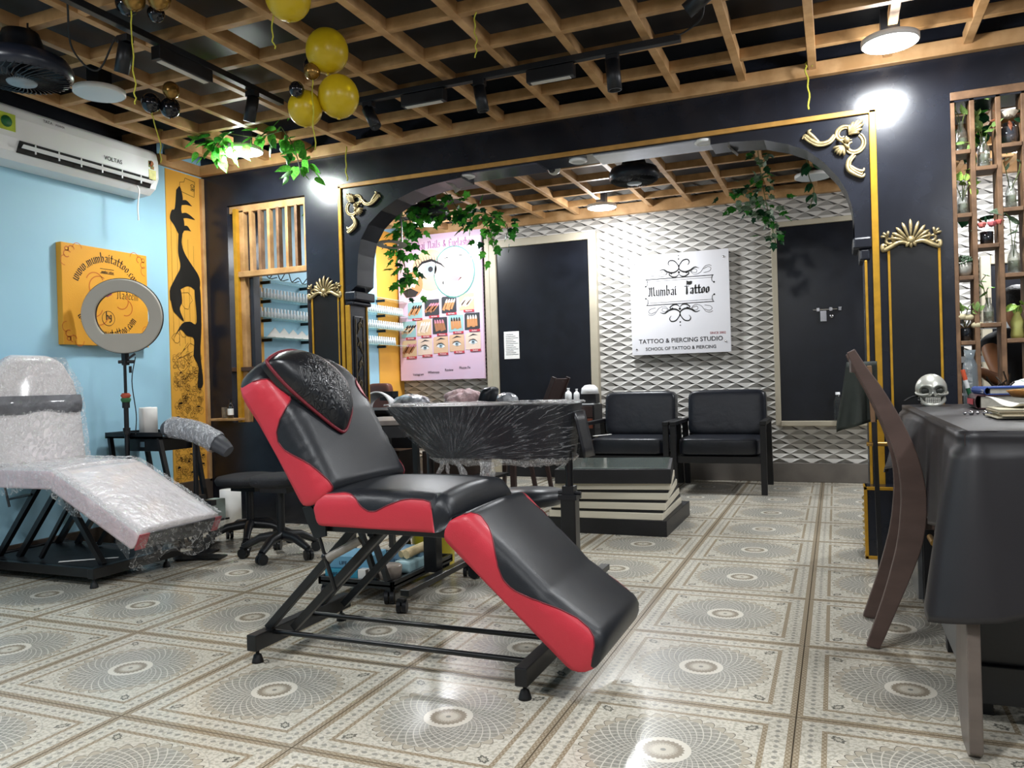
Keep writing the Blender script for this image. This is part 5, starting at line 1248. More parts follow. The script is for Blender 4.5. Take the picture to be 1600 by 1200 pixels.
tag(build('black_pouch', m, SOFA), 'rounded black pouch leaning against the pink towel', 'pouch')
blobcush('wrapped_roll', (-2.335, 5.55, .80), (.09, .07, .05), FOILP, 'small film wrapped roll right of the black pouch', 'roll', 7, .05)
m = MB()
for k in range(6): m.cyl((-2.95 + .03 * k, 5.22, .748), (-2.95 + .03 * k, 5.22, .775), .002, 5)
m.cyl((-2.96, 5.22, .775), (-2.74, 5.22, .775), .002, 5); m.cyl((-2.96, 5.22, .749), (-2.74, 5.22, .749), .002, 5); tag(build('wire_rack', m, CHROME), 'low wire rack in front of the pink towel', 'rack')
# brown office chair
bc = thing('brown_chair', 'brown upholstered chair in the corner under the poster', 'chair', (-3.9, 6.35, 0))
m = MB(); cushbox(m, -4.08, -3.84, 6.3, 6.4, .62, .955, e=.35); build('backrest', m, mat('brown_leather', '6a3d30', .45, var=(6, .2), bump=(30, .1)), bc)
m = MB(); cushbox(m, -4.1, -3.75, 6.0, 6.4, .42, .5, e=.4); build('seat', m, mat('brown_leather', '6a3d30'), bc); build('post', MB().cyl((-3.93, 6.2, .05), (-3.93, 6.2, .43), .03, 12), STEEL, bc)
for k in range(5): a = 2 * pi * k / 5; build('foot', MB().bar((-3.93, 6.2, .06), (-3.93 + .22 * cos(a), 6.2 + .22 * sin(a), .03), .04, .03), STEEL, bc)
m = MB(); m.box(-3.72, -3.50, 5.95, 6.05, .80, .83); m.box(-3.66, -3.56, 5.9, 6.0, .83, .88); m.cyl((-3.6, 6.0, .2), (-3.6, 6.0, .8), .015, 8); tag(build('nail_lamp', m, PLASTB), 'small black gadget on a stand beside the brown chair', 'lamp')
# triangular desk corner behind the treatment chair
dk = thing('side_desk', 'grey topped desk whose corner shows behind the red and black chair', 'desk', (-2.3, 3.55, 0))
build('desk_top', MB().poly([(-2.25, 3.44, .725), (-2.02, 3.52, .725), (-2.15, 3.95, .725), (-2.45, 3.95, .725), (-2.45, 3.44, .725)], (0, 0, .025)), mat('grey_oak', '7b726c', .35, var=(6, .3), stretch=(1, 5, 1)), dk, .003)
build('apron', MB().poly([(-2.25, 3.45, .66), (-2.06, 3.52, .66), (-2.17, 3.92, .66), (-2.42, 3.92, .66), (-2.42, 3.46, .66)], (0, 0, .064)), BLACKWOOD, dk)
build('leg', MB().bar((-2.16, 3.50, .66), (-2.02, 3.50, 0.0), .03, .02), STEEL, dk); build('leg', MB().bar((-2.38, 3.50, .66), (-2.38, 3.50, 0), .03, .03), STEEL, dk); build('leg', MB().bar((-2.38, 3.88, .66), (-2.38, 3.9, 0), .03, .03), STEEL, dk); build('leg', MB().bar((-2.2, 3.88, .66), (-2.2, 3.9, 0), .03, .03), STEEL, dk)

# ------------------------------------------------------------------ the film-wrapped tray stand
tr = thing('wrapped_arm_table', 'long black padded board on posts, wrapped in stretched clear film', 'table', (-1.38, 3.15, 0))
def tray(u, v, off=0):
    """u round the rim, v from the rim down to the gathered underside"""
    a = 2 * pi * u; ca, sa = cos(a), sin(a); e = .55
    sx = math.copysign(abs(ca) ** e, ca); sy = math.copysign(abs(sa) ** e, sa)
    hx = .445 + off - (.05 * v if ca > 0 else .20 * v ** 1.3); hy = .17 + off - .03 * v
    return Vector((-1.445 + hx * sx + (.02 * v), 3.15 + hy * sy, .835 - .225 * v - off * 0))
m = MB(); m.grid(lambda u, v: tray(u, v), 64, 10, True); m.grid(lambda u, v: tray(u, 0) * 1.0 + (Vector((-1.445, 3.15, .835)) - tray(u, 0)) * v + Vector((0, 0, .012 * sin(pi * v / 2))), 64, 5, True)
m.grid(lambda u, v: tray(u, 1) + (Vector((-1.44, 3.15, .61)) - tray(u, 1)) * v, 64, 2, True)
build('padded_board', m, mat('dull_black_cover', '17181e', .38, bump=(8, .3), var=(4, .2)), tr)
def radial_film():
    mm = bpy.data.materials.new('stretched_film'); mm.use_nodes = True; nt = mm.node_tree; X.nt = nt; bb = nt.nodes['Principled BSDF']
    bb.inputs['Base Color'].default_value = (.85, .87, .9, 1); bb.inputs['Roughness'].default_value = .18
    tc = nt.nodes.new('ShaderNodeTexCoord'); sp = nt.nodes.new('ShaderNodeSeparateXYZ'); nt.links.new(tc.outputs['Object'], sp.inputs[0])
    x = X(sp.outputs[0]) + .14; z = X(sp.outputs[2]) - .60
    an = X.op('ARCTAN2', z, x) * 5.0; rad = X.op('SQRT', x * x + z * z)
    cb = nt.nodes.new('ShaderNodeCombineXYZ'); nt.links.new(an.s, cb.inputs[0]); nt.links.new((rad * 1.2).s, cb.inputs[1])
    n = nt.nodes.new('ShaderNodeTexNoise'); n.inputs['Scale'].default_value = 5; n.inputs['Detail'].default_value = 5; nt.links.new(cb.outputs[0], n.inputs[0])
    v = X(n.outputs[0]); a = (1.0 - ss((v - .5).abs(), 0, .022)) * .2 + .015
    nt.links.new(a.s, bb.inputs['Alpha']); bn = nt.nodes.new('ShaderNodeBump'); bn.inputs['Strength'].default_value = .6; bn.inputs['Distance'].default_value = .01; nt.links.new(n.outputs[0], bn.inputs['Height']); nt.links.new(bn.outputs[0], bb.inputs['Normal'])
    return mm
RF = radial_film(); FG = film_mat('crinkled_white_film', .30, (6, 6, 2))
rr = random.Random(12); Pn = [[rr.uniform(-1, 1) for _ in range(97)] for _ in range(13)]
def jit(u, v, nu, nv, amp): return Vector((0, 1, 0)) * Pn[int(round(v * nv)) % 13][int(round(u * nu)) % 96] * amp
m = MB(); m.grid(lambda u, v: tray(u, v * 1.10, .012) + jit(u, v, 96, 10, .004), 96, 10, True); build('film_skirt', m, RF, tr)
m = MB(); m.grid(lambda u, v: tray(u, 0, .014) + (tray(u, 0, -.10) - tray(u, 0, .014)) * v + Vector((0, 0, .008 + .006 * Pn[int(v * 4)][int(u * 96) % 96])), 96, 4, True); build('film_rim', m, FG, tr)
m = MB(); m.grid(lambda u, v: tray(u, 1.0 + .14 * v, .01 - .02 * v) + Vector((0, 0, .006 * Pn[int(v * 4)][int(u * 96) % 96])), 96, 4, True); build('film_hem', m, FG, tr)
m = MB()
for x0, x1, w0, w1, zb in ((-1.565, -1.60, .03, .01, .50), (-1.55, -1.53, .02, .006, .52), (-1.50, -1.42, .035, .03, .47), (-1.36, -1.35, .07, .06, .46)):
    m.grid(lambda u, v: Vector((x0 + (x1 - x0) * v + (u - .5) * (w0 + (w1 - w0) * v), 2.99 + .01 * sin(v * 9 + u * 5), .60 + (zb - .60) * v)), 4, 12)
build('film_tails', m, FG, tr)
m = MB(); m.grid(lambda u, v: Vector((-1.0 + .04 * u + .01 * v, 3.08 + .12 * v, .80 - .19 * u)), 5, 5); build('black_flap', m, mat('dull_black_cover', '3b3c43'), tr, solid=.006)
build('cross_rail', MB().cyl((-1.72, 3.12, .645), (-1.01, 3.12, .645), .013, 10), STEEL, tr)
for x in (-1.695, -1.04):
    build('inner_post', MB().cyl((x, 3.12, .40), (x, 3.12, .66), .017, 12), STEEL, tr)
    build('post', MB().box(x - .032, x + .032, 3.09, 3.15, .09, .44), STEEL, tr, .003)
    m = MB(); m.box(x - .04, x + .04, 3.085, 3.155, .435, .455); m.cyl((x - .05, 3.12, .46), (x + .05, 3.12, .46), .008, 8); m.box(x - .025, x + .025, 3.095, 3.145, .455, .49); build('clamp', m, PLASTB, tr)
    build('base_bar', MB().box(x + .06 - .02, x + .06 + .02, 2.76, 3.42, .075, .10), STEEL, tr, .002)
def caster(x, y, parent, rz=0.0, r=.026):
    m = MB(); c, s_ = cos(rz), sin(rz)
    for o in (-.012, .012): m.cyl((x + (o - .008) * c, y + (o - .008) * s_, r), (x + (o + .008) * c, y + (o + .008) * s_, r), r, 14)
    m.box(x - .014, x + .014, y - .014, y + .014, r * 1.2, r * 2.3); return build('caster', m, PLASTB, parent)
for x in (-1.66, -.98):
    for y in (2.78, 3.40): caster(x, y, tr, .3)
# trolley shelf with cartons under it
tl = thing('trolley', 'low black steel trolley loaded with blue cartons under the treatment chair', 'trolley', (-1.97, 3.1, 0))
m = MB(); A, B_, C_, D = (-2.10, 2.84), (-1.72, 2.84), (-1.72, 3.42), (-2.10, 3.42)
m.box(-2.13, -1.75, 2.86, 3.42, .075, .085); m.box(-2.13, -1.75, 2.86, 2.875, .065, .10); m.box(-2.13, -1.75, 3.405, 3.42, .065, .10); m.box(-2.13, -2.115, 2.86, 3.42, .065, .10); m.box(-1.765, -1.75, 2.86, 3.42, .065, .10); build('tray', m, STEEL, tl, .001)
for x, y in ((-2.10, 2.88), (-1.78, 2.88), (-2.10, 3.40), (-1.78, 3.40)): caster(x, y, tl, .4, .03)
build('upright', MB().bar((-1.78, 2.87, .10), (-1.92, 2.87, .47), .024, .02), STEEL, tl); build('upright', MB().bar((-1.85, 2.89, .10), (-1.98, 2.89, .47), .024, .02), STEEL, tl)
CY = [mat('blue_carton', '6fa9c8', .55, var=(4, .15)), mat('teal_carton', '3fa0bd', .55, var=(4, .15)), mat('slate_carton', '6d93ad', .55, var=(4, .15))]
def carton(x0, y0, w_, d_, z0, h_, M, label, txt=None, rot=0):
    c, s_ = cos(rot), sin(rot); P = [(x0 + a * c - b * s_, y0 + a * s_ + b * c, z0) for a, b in ((0, 0), (w_, 0), (w_, d_), (0, d_))]
    o = tag(build('carton', MB().poly(P, (0, 0, h_)), M, None, .002), label, 'box')
    if txt:
        m = MB(); text_mb(m, txt, lambda a, b: (x0 + (w_ / 2 + a) * c + .0012 * s_, y0 + (w_ / 2 + a) * s_ - .0012 * c, z0 + h_ * .3 + b), .022); build('lettering', m, mat('navy_print', '1d2b45', .5), o)
    return o
carton(-2.115, 2.89, .17, .18, .087, .042, CY[1], 'teal carton at the front left corner of the trolley, lowest of its pile', 'LIFE CARE+')
carton(-2.10, 2.90, .20, .17, .130, .052, CY[0], 'light blue carton on top of the teal one on the trolley', 'LIFE CARE', .12)
carton(-1.95, 3.14, .17, .17, .087, .072, CY[2], 'slate blue carton at the back of the trolley', 'LIFE CARE', .1)
m = MB(); m.lathe([(.0001, .088), (.055, .088), (.06, .14), (.055, .145), (.0001, .145)], (-1.83, 2.96, 0), 20); tag(build('plastic_tub', m, mat('frosted_tub', 'cdbfb2', .3, var=(8, .2), trans=.2)), 'frosted round plastic tub on the trolley in front of the blue cartons', 'tub')
tag(build('small_white_box', MB().box(-1.94, -1.90, 2.885, 2.95, .087, .135), PAPERW, None, .002), 'small white carton between the teal carton and the plastic tub', 'box')
m = MB(); m.tube([(-1.81, 3.08, .165), (-1.77, 3.3, .185)], [.02, .018], 8); m.tube([(-1.85, 3.1, .16), (-1.80, 3.3, .18)], .017, 8); tag(build('paper_roll', m, mat('tan_paper', 'd4bf93', .7, var=(20, .3))), 'rolled tan paper lying on the right side of the trolley', 'roll')
m = MB(); m.box(-1.86, -1.775, 3.05, 3.33, .087, .14); tag(build('tissue_pack', m, mat('pale_teal_pack', 'a9ccd2', .4, bump=(20, .5), var=(6, .2)), None, .01), 'pale blue pack under the rolled tan paper on the trolley', 'pack')
m = MB(); m.lathe([(.0001, .0), (.105, .0), (.125, .36), (.13, .365), (.13, .38), (.0001, .38)], (-1.95, 3.60, 0), 32); yb_ = tag(build('yellow_bin', m, mat('yellow_plastic', 'e0cf2a', .4, var=(3, .08))), 'yellow plastic bin standing behind the trolley', 'bin')
build('liner', MB().lathe([(.128, .381), (.132, .37), (.131, .33)], (-1.95, 3.60, 0), 32), PLASTB, yb_)
# ------------------------------------------------------------------ rolling stools
def star_base(t, x, y, r, rot, hub=.12, thick=.03, M=None):
    for k in range(5):
        a = rot + 2 * pi * k / 5; p = (x + r * cos(a), y + r * sin(a))
        m = MB(); m.tube([(x, y, hub), (x + r * .55 * cos(a), y + r * .55 * sin(a), hub * .9), (p[0], p[1], .062)], [thick, thick * .8, thick * .6], 8); build('foot', m, PLASTB, t)
        caster(p[0], p[1], t, a + 1.2, .028)
def stool(x, y, z, r, label, rot, th=.07, hub=.12, sq=1.0):
    t = thing('rolling_stool', label, 'stool', (x, y, 0))
    m = MB(); m.lathe([(.0001, z - th), (r * .7, z - th), (r * .95, z - th * .8), (r, z - th * .45), (r * .93, z - .012), (r * .6, z), (.0001, z + .002)], (x, y, 0), 36); build('seat', m, mat('black_fabric', '1f2024', .8, bump=(120, .3), var=(20, .2)), t)
    build('under_plate', MB().box(x - .09, x + .09, y - .06, y + .06, z - th - .03, z - th), PLASTB, t); build('gas_column', MB().cyl((x, y, hub * .8), (x, y, z - th - .02), .022, 14), PLASTB, t)
    star_base(t, x, y, r * 1.25, rot, hub); return t
stool(-3.30, 3.78, .42, .20, 'black round stool by the wrapped arm rest, the left one of the pair', .3)
stool(-2.86, 3.52, .46, .165, 'smaller black stool half hidden behind the treatment chair back', 1.1)
st3 = thing('star_base_stool', 'five armed black stool base on casters behind the leg rest', 'stool', (-1.30, 3.55, 0)); star_base(st3, -1.34, 3.42, .27, 3.3, .13, .028); build('gas_column', MB().cyl((-1.34, 3.42, .1), (-1.34, 3.42, .36), .022, 12), PLASTB, st3); build('seat', MB().lathe([(.0001, .36), (.15, .36), (.17, .38), (.16, .42), (.0001, .425)], (-1.34, 3.42, 0), 28), BLACKV, st3)
m = MB(); m.lathe([(.0001, 0), (.068, 0), (.068, .27), (.0001, .27)], (-3.74, 4.10, 0), 24); tag(build('tall_paper_roll', m, PAPERW), 'tall white paper roll standing on the floor behind the left stool', 'paper roll')
# second ring light in the inner room
r2 = thing('ring_light', 'grey ring light tilted flat, seen under the left curve of the arch', 'ring light', (-2.99, 5.0, 1.95))
m = MB(); m.grid(lambda u, v: Vector((-2.99 + (.085 + .032 * cos(2 * pi * v)) * cos(2 * pi * u), 5.0 + (.085 + .032 * cos(2 * pi * v)) * sin(2 * pi * u), 1.965 + .008 * sin(2 * pi * v) - .01 * sin(2 * pi * u))), 40, 8, True); build('ring', m, mat('ring_diffuser', 'b9b3a8'), r2)
m = MB(); m.cyl((-2.90, 5.0, 2.5), (-2.90, 5.0, 1.96), .006, 8); build('arm', m, CHROME, r2)

# ------------------------------------------------------------------ the desk under its black cloth, right side
dx0, dx1, dy0, dy1, dz = .285, 1.75, 2.235, 4.02, .775
dsk = thing('desk', 'large dark desk with brass knobs under the black cloth at the right', 'desk', (1.0, 3.1, 0))
build('desk_top', MB().box(dx0 + .01, dx1, dy0 + .01, dy1, dz - .035, dz - .005), DARKWOOD, dsk)
build('side_board', MB().poly([(.272, 2.12, .02), (.272, 2.15, 0.0), (.272, 2.24, .0), (.272, 2.34, .10), (.292, 2.34, .74), (.292, 2.26, .74), (.285, 2.22, .45), (.272, 2.125, .10)], (.03, 0, 0)), mat('worn_brown_board', '6b6058', .35, var=(4, .25), stretch=(1, 1, 4)), dsk, .003)
build('front_board', MB().box(.33, dx1, 2.36, 2.39, .07, .74), gloss_black('front_black', '14171c', .4), dsk)
build('toe_board', MB().box(.33, dx1, 2.34, 2.36, .06, .16), gloss_black('front_black', '14171c', .4), dsk, .003)
pd = MB(); pd.box(.305, .75, 2.42, 2.98, .10, .735); ped = build('pedestal', pd, BLACKWOOD, dsk, .003)
for y in (2.45, 2.95): build('pedestal_foot', MB().box(.32, .37, y - .025, y + .025, 0, .10), BLACKWOOD, dsk)
GD = mat('grey_drawer', '5c5e60', .3, var=(5, .25))
for k, (z0, z1) in enumerate(((.12, .30), (.315, .50), (.515, .70))):
    d = build('drawer', MB().box(.292, .306, 2.45, 2.95, z0, z1), GD, dsk, .003)
    if k == 2: continue
    m = MB(); z = (z0 + z1) / 2; m.cyl((.292, 2.72, z), (.262, 2.72, z), .006, 10); m.cyl((.262, 2.67, z), (.262, 2.77, z), .009, 12); build('knob', m, BRASS, d)
m = MB(); m.box(.29, .72, 3.32, 3.82, .04, .735); build('pedestal', m, BLACKWOOD, dsk, .003)
d = build('cupboard_door', MB().box(.272, .29, 3.34, 3.80, .06, .70), GD, dsk, .003); m = MB(); m.cyl((.25, 3.42, .40), (.25, 3.42, .54), .008, 10); m.cyl((.272, 3.42, .42), (.25, 3.42, .42), .005, 8); m.cyl((.272, 3.42, .52), (.25, 3.42, .52), .005, 8); build('handle', m, BRASS, d)
# the cloth
def per(u):
    """outline of the table top walked from the far left corner to the near right: position, outward direction"""
    La = dy1 - dy0 - .05; Lc = .05 * pi / 2 * 1.6; Lb = dx1 - dx0 - .05; T = La + Lc + Lb; s_ = u * T
    if s_ < La: return Vector((dx0, dy1 - s_, 0)), Vector((-1, 0, 0)), s_, 0
    if s_ < La + Lc:
        a = (s_ - La) / Lc * pi / 2; return Vector((dx0 + .05 - .05 * cos(a), dy0 + .05 - .05 * sin(a), 0)), Vector((-cos(a), -sin(a), 0)), s_, 1
    return Vector((dx0 + .05 + s_ - La - Lc, dy0, 0)), Vector((0, -1, 0)), s_, 2
LA = dy1 - dy0 - .05
def drop(s_):
    return interp([(0, .30), (.35, .27), (.7, .20), (.95, .21), (1.2, .33), (1.5, .30), (1.62, .36), (LA - .03, .40), (LA + .04, .475), (LA + .12, .45), (LA + .22, .43), (LA + .9, .42), (9, .42)], s_)
def flare(s_): return interp([(0, .06), (.3, .10), (.6, .09), (.85, .03), (1.2, .01), (1.5, .016), (LA - .04, .04), (LA + .04, .11), (LA + .12, .09), (LA + .25, .06), (LA + .5, .05), (9, .05)], s_)
def clothf(u, v):
    p, n, s_, k = per(u); d_ = drop(s_)
    w_ = v ** .8
    f = flare(s_) * w_ + .010 * w_ * sin(s_ * 16 + .6) * (1 if k != 2 else .6) + .004 * w_ * sin(s_ * 41)
    if v < .08: return p - n * (.02 * (1 - v / .08)) * 0 + n * .004 + Vector((0, 0, dz - .001 - .2 * v * 0 - d_ * v))
    return p + n * (.004 + f) + Vector((0, 0, dz - .001 - d_ * v))
m = MB(); m.grid(clothf, 260, 26)
m.grid(lambda u, v: per(u)[0] + per(u)[1] * .004 + (Vector((1.0 if per(u)[3] != 2 else per(u)[0].x, 3.1 if per(u)[3] != 0 else per(u)[0].y, 0)) - per(u)[0]) * v * .999 + Vector((0, 0, dz - .001 + .0015 * sin(v * 30) * v)), 120, 6)
m.add([(dx0 + .02, dy0 + .02, dz - .0005), (dx1, dy0 + .02, dz - .0005), (dx1, dy1, dz - .0005), (dx0 + .02, dy1, dz - .0005)], [(0, 1, 2, 3)])
tag(build('table_cloth', m, CLOTHD, solid=.0025), 'black leathery cloth draped over the large desk at the right', 'tablecloth')
if 0: m.grid(lambda u, v: Vector((.13 + .12 * u * 1 + .03 * v * sin(u * 6), 2.40 - .05 * u + .10 * v, .36 - .38 * v * (1 - .3 * u) + .12 * u)), 10, 10)
# things on the desk
DT = dz + .004
def book(x0, y0, w_, d_, z0, h_, rot, M, label):
    c, s_ = cos(rot), sin(rot); f = lambda a, b, z: (x0 + a * c - b * s_, y0 + a * s_ + b * c, z); t = thing('book', label, 'book', f(w_ / 2, d_ / 2, z0))
    bx = lambda a0, a1, b0, b1, za, zb: MB().poly([f(a0, b0, za), f(a1, b0, za), f(a1, b1, za), f(a0, b1, za)], (0, 0, zb - za))
    build('pages', bx(.008, w_ - .005, .005, d_ - .005, z0 + .004, z0 + h_ - .004), mat('book_pages', 'b9b4a6', .7, var=(60, .2)), t)
    build('cover', bx(.0, w_, .0, d_, z0, z0 + .004), M, t); build('cover', bx(0, w_, 0, d_, z0 + h_ - .004, z0 + h_), M, t)
    m = MB(); 
    for k in range(6):
        a, b = -pi / 2 + pi * k / 6, -pi / 2 + pi * (k + 1) / 6
        q = lambda t_, r: (-.012 * cos(t_) * r, z0 + h_ / 2 + h_ / 2 * sin(t_))
        (xa, za), (xb, zb) = q(a, 1), q(b, 1); m.add([f(xa, 0, za), f(xb, 0, zb), f(xb, d_, zb), f(xa, d_, za)], [(0, 1, 2, 3)])
    build('spine', m, M, t, solid=.002); return t
NAVY = mat('navy_cover', '2f4f96', .4, var=(6, .2)); MRN = mat('maroon_cover', '46272c', .4, var=(6, .5), col2='2b2a2e')
bk1 = book(.50, 3.42, .42, .28, DT, .052, -.05, MRN, 'thick dark maroon book lying lowest at the back of the desk')
bk2 = book(.535, 3.44, .40, .26, DT + .0525, .028, .03, NAVY, 'blue hardcover book lying on the thick maroon one')
m = MB(); m.poly([(.487, 3.46, DT + .015), (.487, 3.60, DT + .015), (.487, 3.60, DT + .037), (.487, 3.46, DT + .037)], (-.001, 0, 0)); build('red_spine_label', m, mat('red_print', '8c2b33', .5), bk1)
m = MB(); text_mb(m, 'TATTOO', lambda a, b: (.521, 3.5 - a, DT + .058 + b), .02); build('spine_lettering', m, PAPERW, bk2)
rr = random.Random(15)
zz = DT
PM = [mat('note_paper_' + n, c, .8, var=(8, .15)) for n, c in (('cream', 'd8cfb4'), ('tan', 'c2b396'), ('white', 'eeeae2'))]
for k in range(5):
    rot = -.05 + .05 * rr.random(); x0 = .445 + .012 * rr.random(); y0 = 2.72 + .012 * rr.random()
    c, s_ = cos(rot), sin(rot); m = MB(); m.poly([(x0 + a * c - b * s_, y0 + a * s_ + b * c, zz) for a, b in ((0, 0), (.3, 0), (.3, .21), (0, .21))], (0, 0, .0055)); zz += .006
    tag(build('notebook', m, PM[k % 2], None, .002), 'cream paged notebook in the pile at the desk front, %s from below' % ('first', 'second', 'third', 'fourth', 'fifth')[k], 'notebook', 'notebooks in the desk pile')
def sheet(name, x, y, w_, d_, z, M, label, cat, rot=0, curl=.02, seed=1, th=.0015):
    rr = random.Random(seed); a1, a2 = rr.random() * 6, rr.random() * 6; c, s_ = cos(rot), sin(rot); m = MB()
    def fn(u, v):
        a, b = (u - .5) * w_, (v - .5) * d_
        return Vector((x + a * c - b * s_, y + a * s_ + b * c, z + curl * (.5 + .5 * sin(u * 7 + a1) * sin(v * 5 + a2)) * (abs(u - .5) + abs(v - .5))))
    m.grid(fn, 14, 14); return tag(build(name, m, M, solid=th), label, cat)
sheet('crumpled_paper', .60, 2.86, .26, .20, zz + .004, PM[2], 'crumpled white papers on the notebook pile', 'paper', .3, .03, 3)
sheet('envelope', .68, 2.97, .30, .20, zz + .022, mat('brown_envelope', 'c08a4c', .6, var=(5, .15)), 'brown paper envelope slanting over the white papers', 'envelope', -.35, .035, 5, .003)
sheet('paper_sheet', .72, 3.10, .30, .18, zz + .04, mat('cream_sheet', 'e3dcb4', .7, var=(6, .1)), 'cream folded sheet under the green folder', 'paper', .1, .02, 8)
sheet('green_folder', .80, 3.16, .34, .24, zz + .055, mat('green_plastic', '3fae6c', .3, var=(4, .15)), 'shiny green folder on top of the paper heap', 'folder', .35, .035, 9, .002)
m = MB(); [m.ball((.40 + .02 * k, 3.02 + .008 * (k % 3), DT + .004), .006 + .003 * (k % 2), 8, 5) for k in range(7)]; tag(build('bead_chain', m, CHROME), 'short silvery bead chain lying on the black cloth', 'chain')
# skull
def skull(x, y, z, s):
    t = thing('skull', 'chrome silver skull ornament standing at the back left corner of the desk', 'skull', (x, y, z)); m = MB()
    def fn(u, v):
        a = 2 * pi * u; b = -pi / 2 + pi * v; X_ = .072 * cos(a) * cos(b); Y_ = .09 * sin(a) * cos(b); Z_ = .078 * sin(b) + .085
        if Z_ < .075: k = max(0, (.075 - Z_) / .07); X_ *= 1 - .28 * k; Y_ = Y_ * (1 - .2 * k)
        Y_ -= 0
        for ex in (-.03, .03):                                       # sunken sockets
            if Y_ < 0:
                d = math.hypot((X_ - ex) / .024, (Z_ - .078) / .02)
                if d < 1.25: Y_ += .034 * max(0, 1 - (d / 1.25) ** 3)
        if Y_ < 0 and abs(X_) < .012 * (1 - (Z_ - .035) / .03) and .035 < Z_ < .062: Y_ += .02
        return Vector((x + X_ * s, y + Y_ * s, z + Z_ * s))
    m.grid(fn, 96, 60, True); SILV = mat('silver_skull', 'dcdcd2', .32, metal=.55, var=(9, .15)); build('cranium', m, SILV, t)
    for ex in (-.03, .03, 0):
        m = MB(); m.ball((x + ex * s, y - (.052 if ex else .068) * s, z + (.078 if ex else .048) * s), (.021 if ex else .009) * s, 14, 8, (1, .45, .8 if ex else 1.3)); build('eye_socket' if ex else 'nose_hole', m, mat('socket_dark', '3a3d38', .4, var=(30, .4)), t)
    m = MB(); P = [(-.052, -.02, .05), (-.05, -.05, .028), (-.03, -.078, .012), (0, -.088, .008), (.03, -.078, .012), (.05, -.05, .028), (.052, -.02, .05)]
    m.tube([Vector((x, y, z)) + Vector(p) * s for p in smoothpath(P, 4)], [.010 * s] * 25, 8); SILV = MATS['silver_skull']; m.smooth = False; m.grid(lambda u, v: Vector((x, y, z)) + Vector((.034 * s * (u * 2 - 1), (-.072 + .02 * (2 * u - 1) ** 2) * s, (.03 + .022 * (v - .2)) * s)), 10, 3); build('jaw', m, SILV, t)
    m = MB()
    for k in range(8):
        u = (k - 3.5) * .0085; yy = -.083 + (u * u) * 8
        m.box(x + (u - .0035) * s, x + (u + .0035) * s, y + (yy - .004) * s, y + (yy + .006) * s, z + .032 * s, z + .045 * s); m.box(x + (u - .0035) * s, x + (u + .0035) * s, y + (yy - .004) * s, y + (yy + .006) * s, z + .018 * s, z + .030 * s)
    build('teeth', m, SILV, t)
    m = MB(); [m.tube([Vector((x, y, z)) + Vector(p) * s for p in smoothpath([(sg_ * .02, -.08, .062), (sg_ * .045, -.07, .058), (sg_ * .066, -.04, .062), (sg_ * .07, -.01, .07)], 4)], .006 * s, 6) for sg_ in (1, -1)]; build('cheek_bone', m, SILV, t)
skull(.385, 3.86, DT - .004, .86)
m = MB(); m.tube(smoothpath([(.27, 3.75, .80), (.30, 3.8, .815), (.34, 3.85, .82), (.33, 3.8, .80), (.36, 3.85, .79)], 6), .004, 6); tag(build('black_cable', m, RUBBER), 'thin black cable curling left of the skull', 'cable')

# chair tucked under the desk: two bowed brown legs
dc = thing('bowed_chair', 'dark brown wooden chair with long bowed back legs tucked under the desk', 'chair', (.3, 3.08, 0))
path = [(.060, 1.004), (.098, .934), (.138, .868), (.182, .782), (.218, .696), (.243, .612), (.255, .527), (.253, .443), (.239, .358), (.211, .271), (.170, .161), (.108, .0)]
wd = [.028, .038, .046, .055, .062, .068, .075, .078, .074, .064, .052, .042]
path = [(a - .35 * w_, b) for (a, b), w_ in zip(path, wd)]
PW = mat('plum_brown_wood', '5d4b45', .38, var=(6, .25), stretch=(1, 1, 3))
for y in (2.90, 3.25):
    P = smoothpath([(a, 0, b) for a, b in path], 4); m = MB(); n = len(P); L = []; R_ = []
    for i, p in enumerate(P):
        d = (P[min(i + 1, n - 1)] - P[max(i - 1, 0)]).normalized(); w_ = interp([(j * 4, wd[j]) for j in range(12)], i) * .5; nx = Vector((-d.z, 0, d.x))
        L.append(p + nx * w_); R_.append(p - nx * w_)
    vs = [Vector((p.x, y + o, p.z)) for o in (-.014, .014) for p in L + R_]
    N2 = 2 * n
    fs = []
    for i in range(n - 1):
        fs += [(i, i + 1, n + i + 1, n + i), (N2 + i, N2 + n + i, N2 + n + i + 1, N2 + i + 1), (i, N2 + i, N2 + i + 1, i + 1), (n + i, n + i + 1, N2 + n + i + 1, N2 + n + i)]
    fs += [(0, n, N2 + n, N2), (n - 1, N2 + n - 1, N2 + 2 * n - 1, 2 * n - 1)]
    zmin = min(v.z for v in vs)
    for v in vs: v.z = max(v.z, .0)
    m.add(vs, fs); build('leg', m, PW, dc, .003)
build('stretcher', MB().cyl((.20, 2.91, .25), (.20, 3.24, .25), .009, 10), PW, dc)
build('seat_rail', MB().box(.262, .60, 2.93, 3.22, .40, .44), PW, dc, .004); m = MB(); cushbox(m, .27, .64, 2.92, 3.23, .44, .49, e=.4); build('seat', m, SOFA, dc)
for y in (2.93, 3.22): build('leg', MB().bar((.58, y, .42), (.60, y, 0), .03, .03), PW, dc)
build('back_rail', MB().box(.05, .075, 2.91, 3.24, .93, .99), PW, dc, .003)
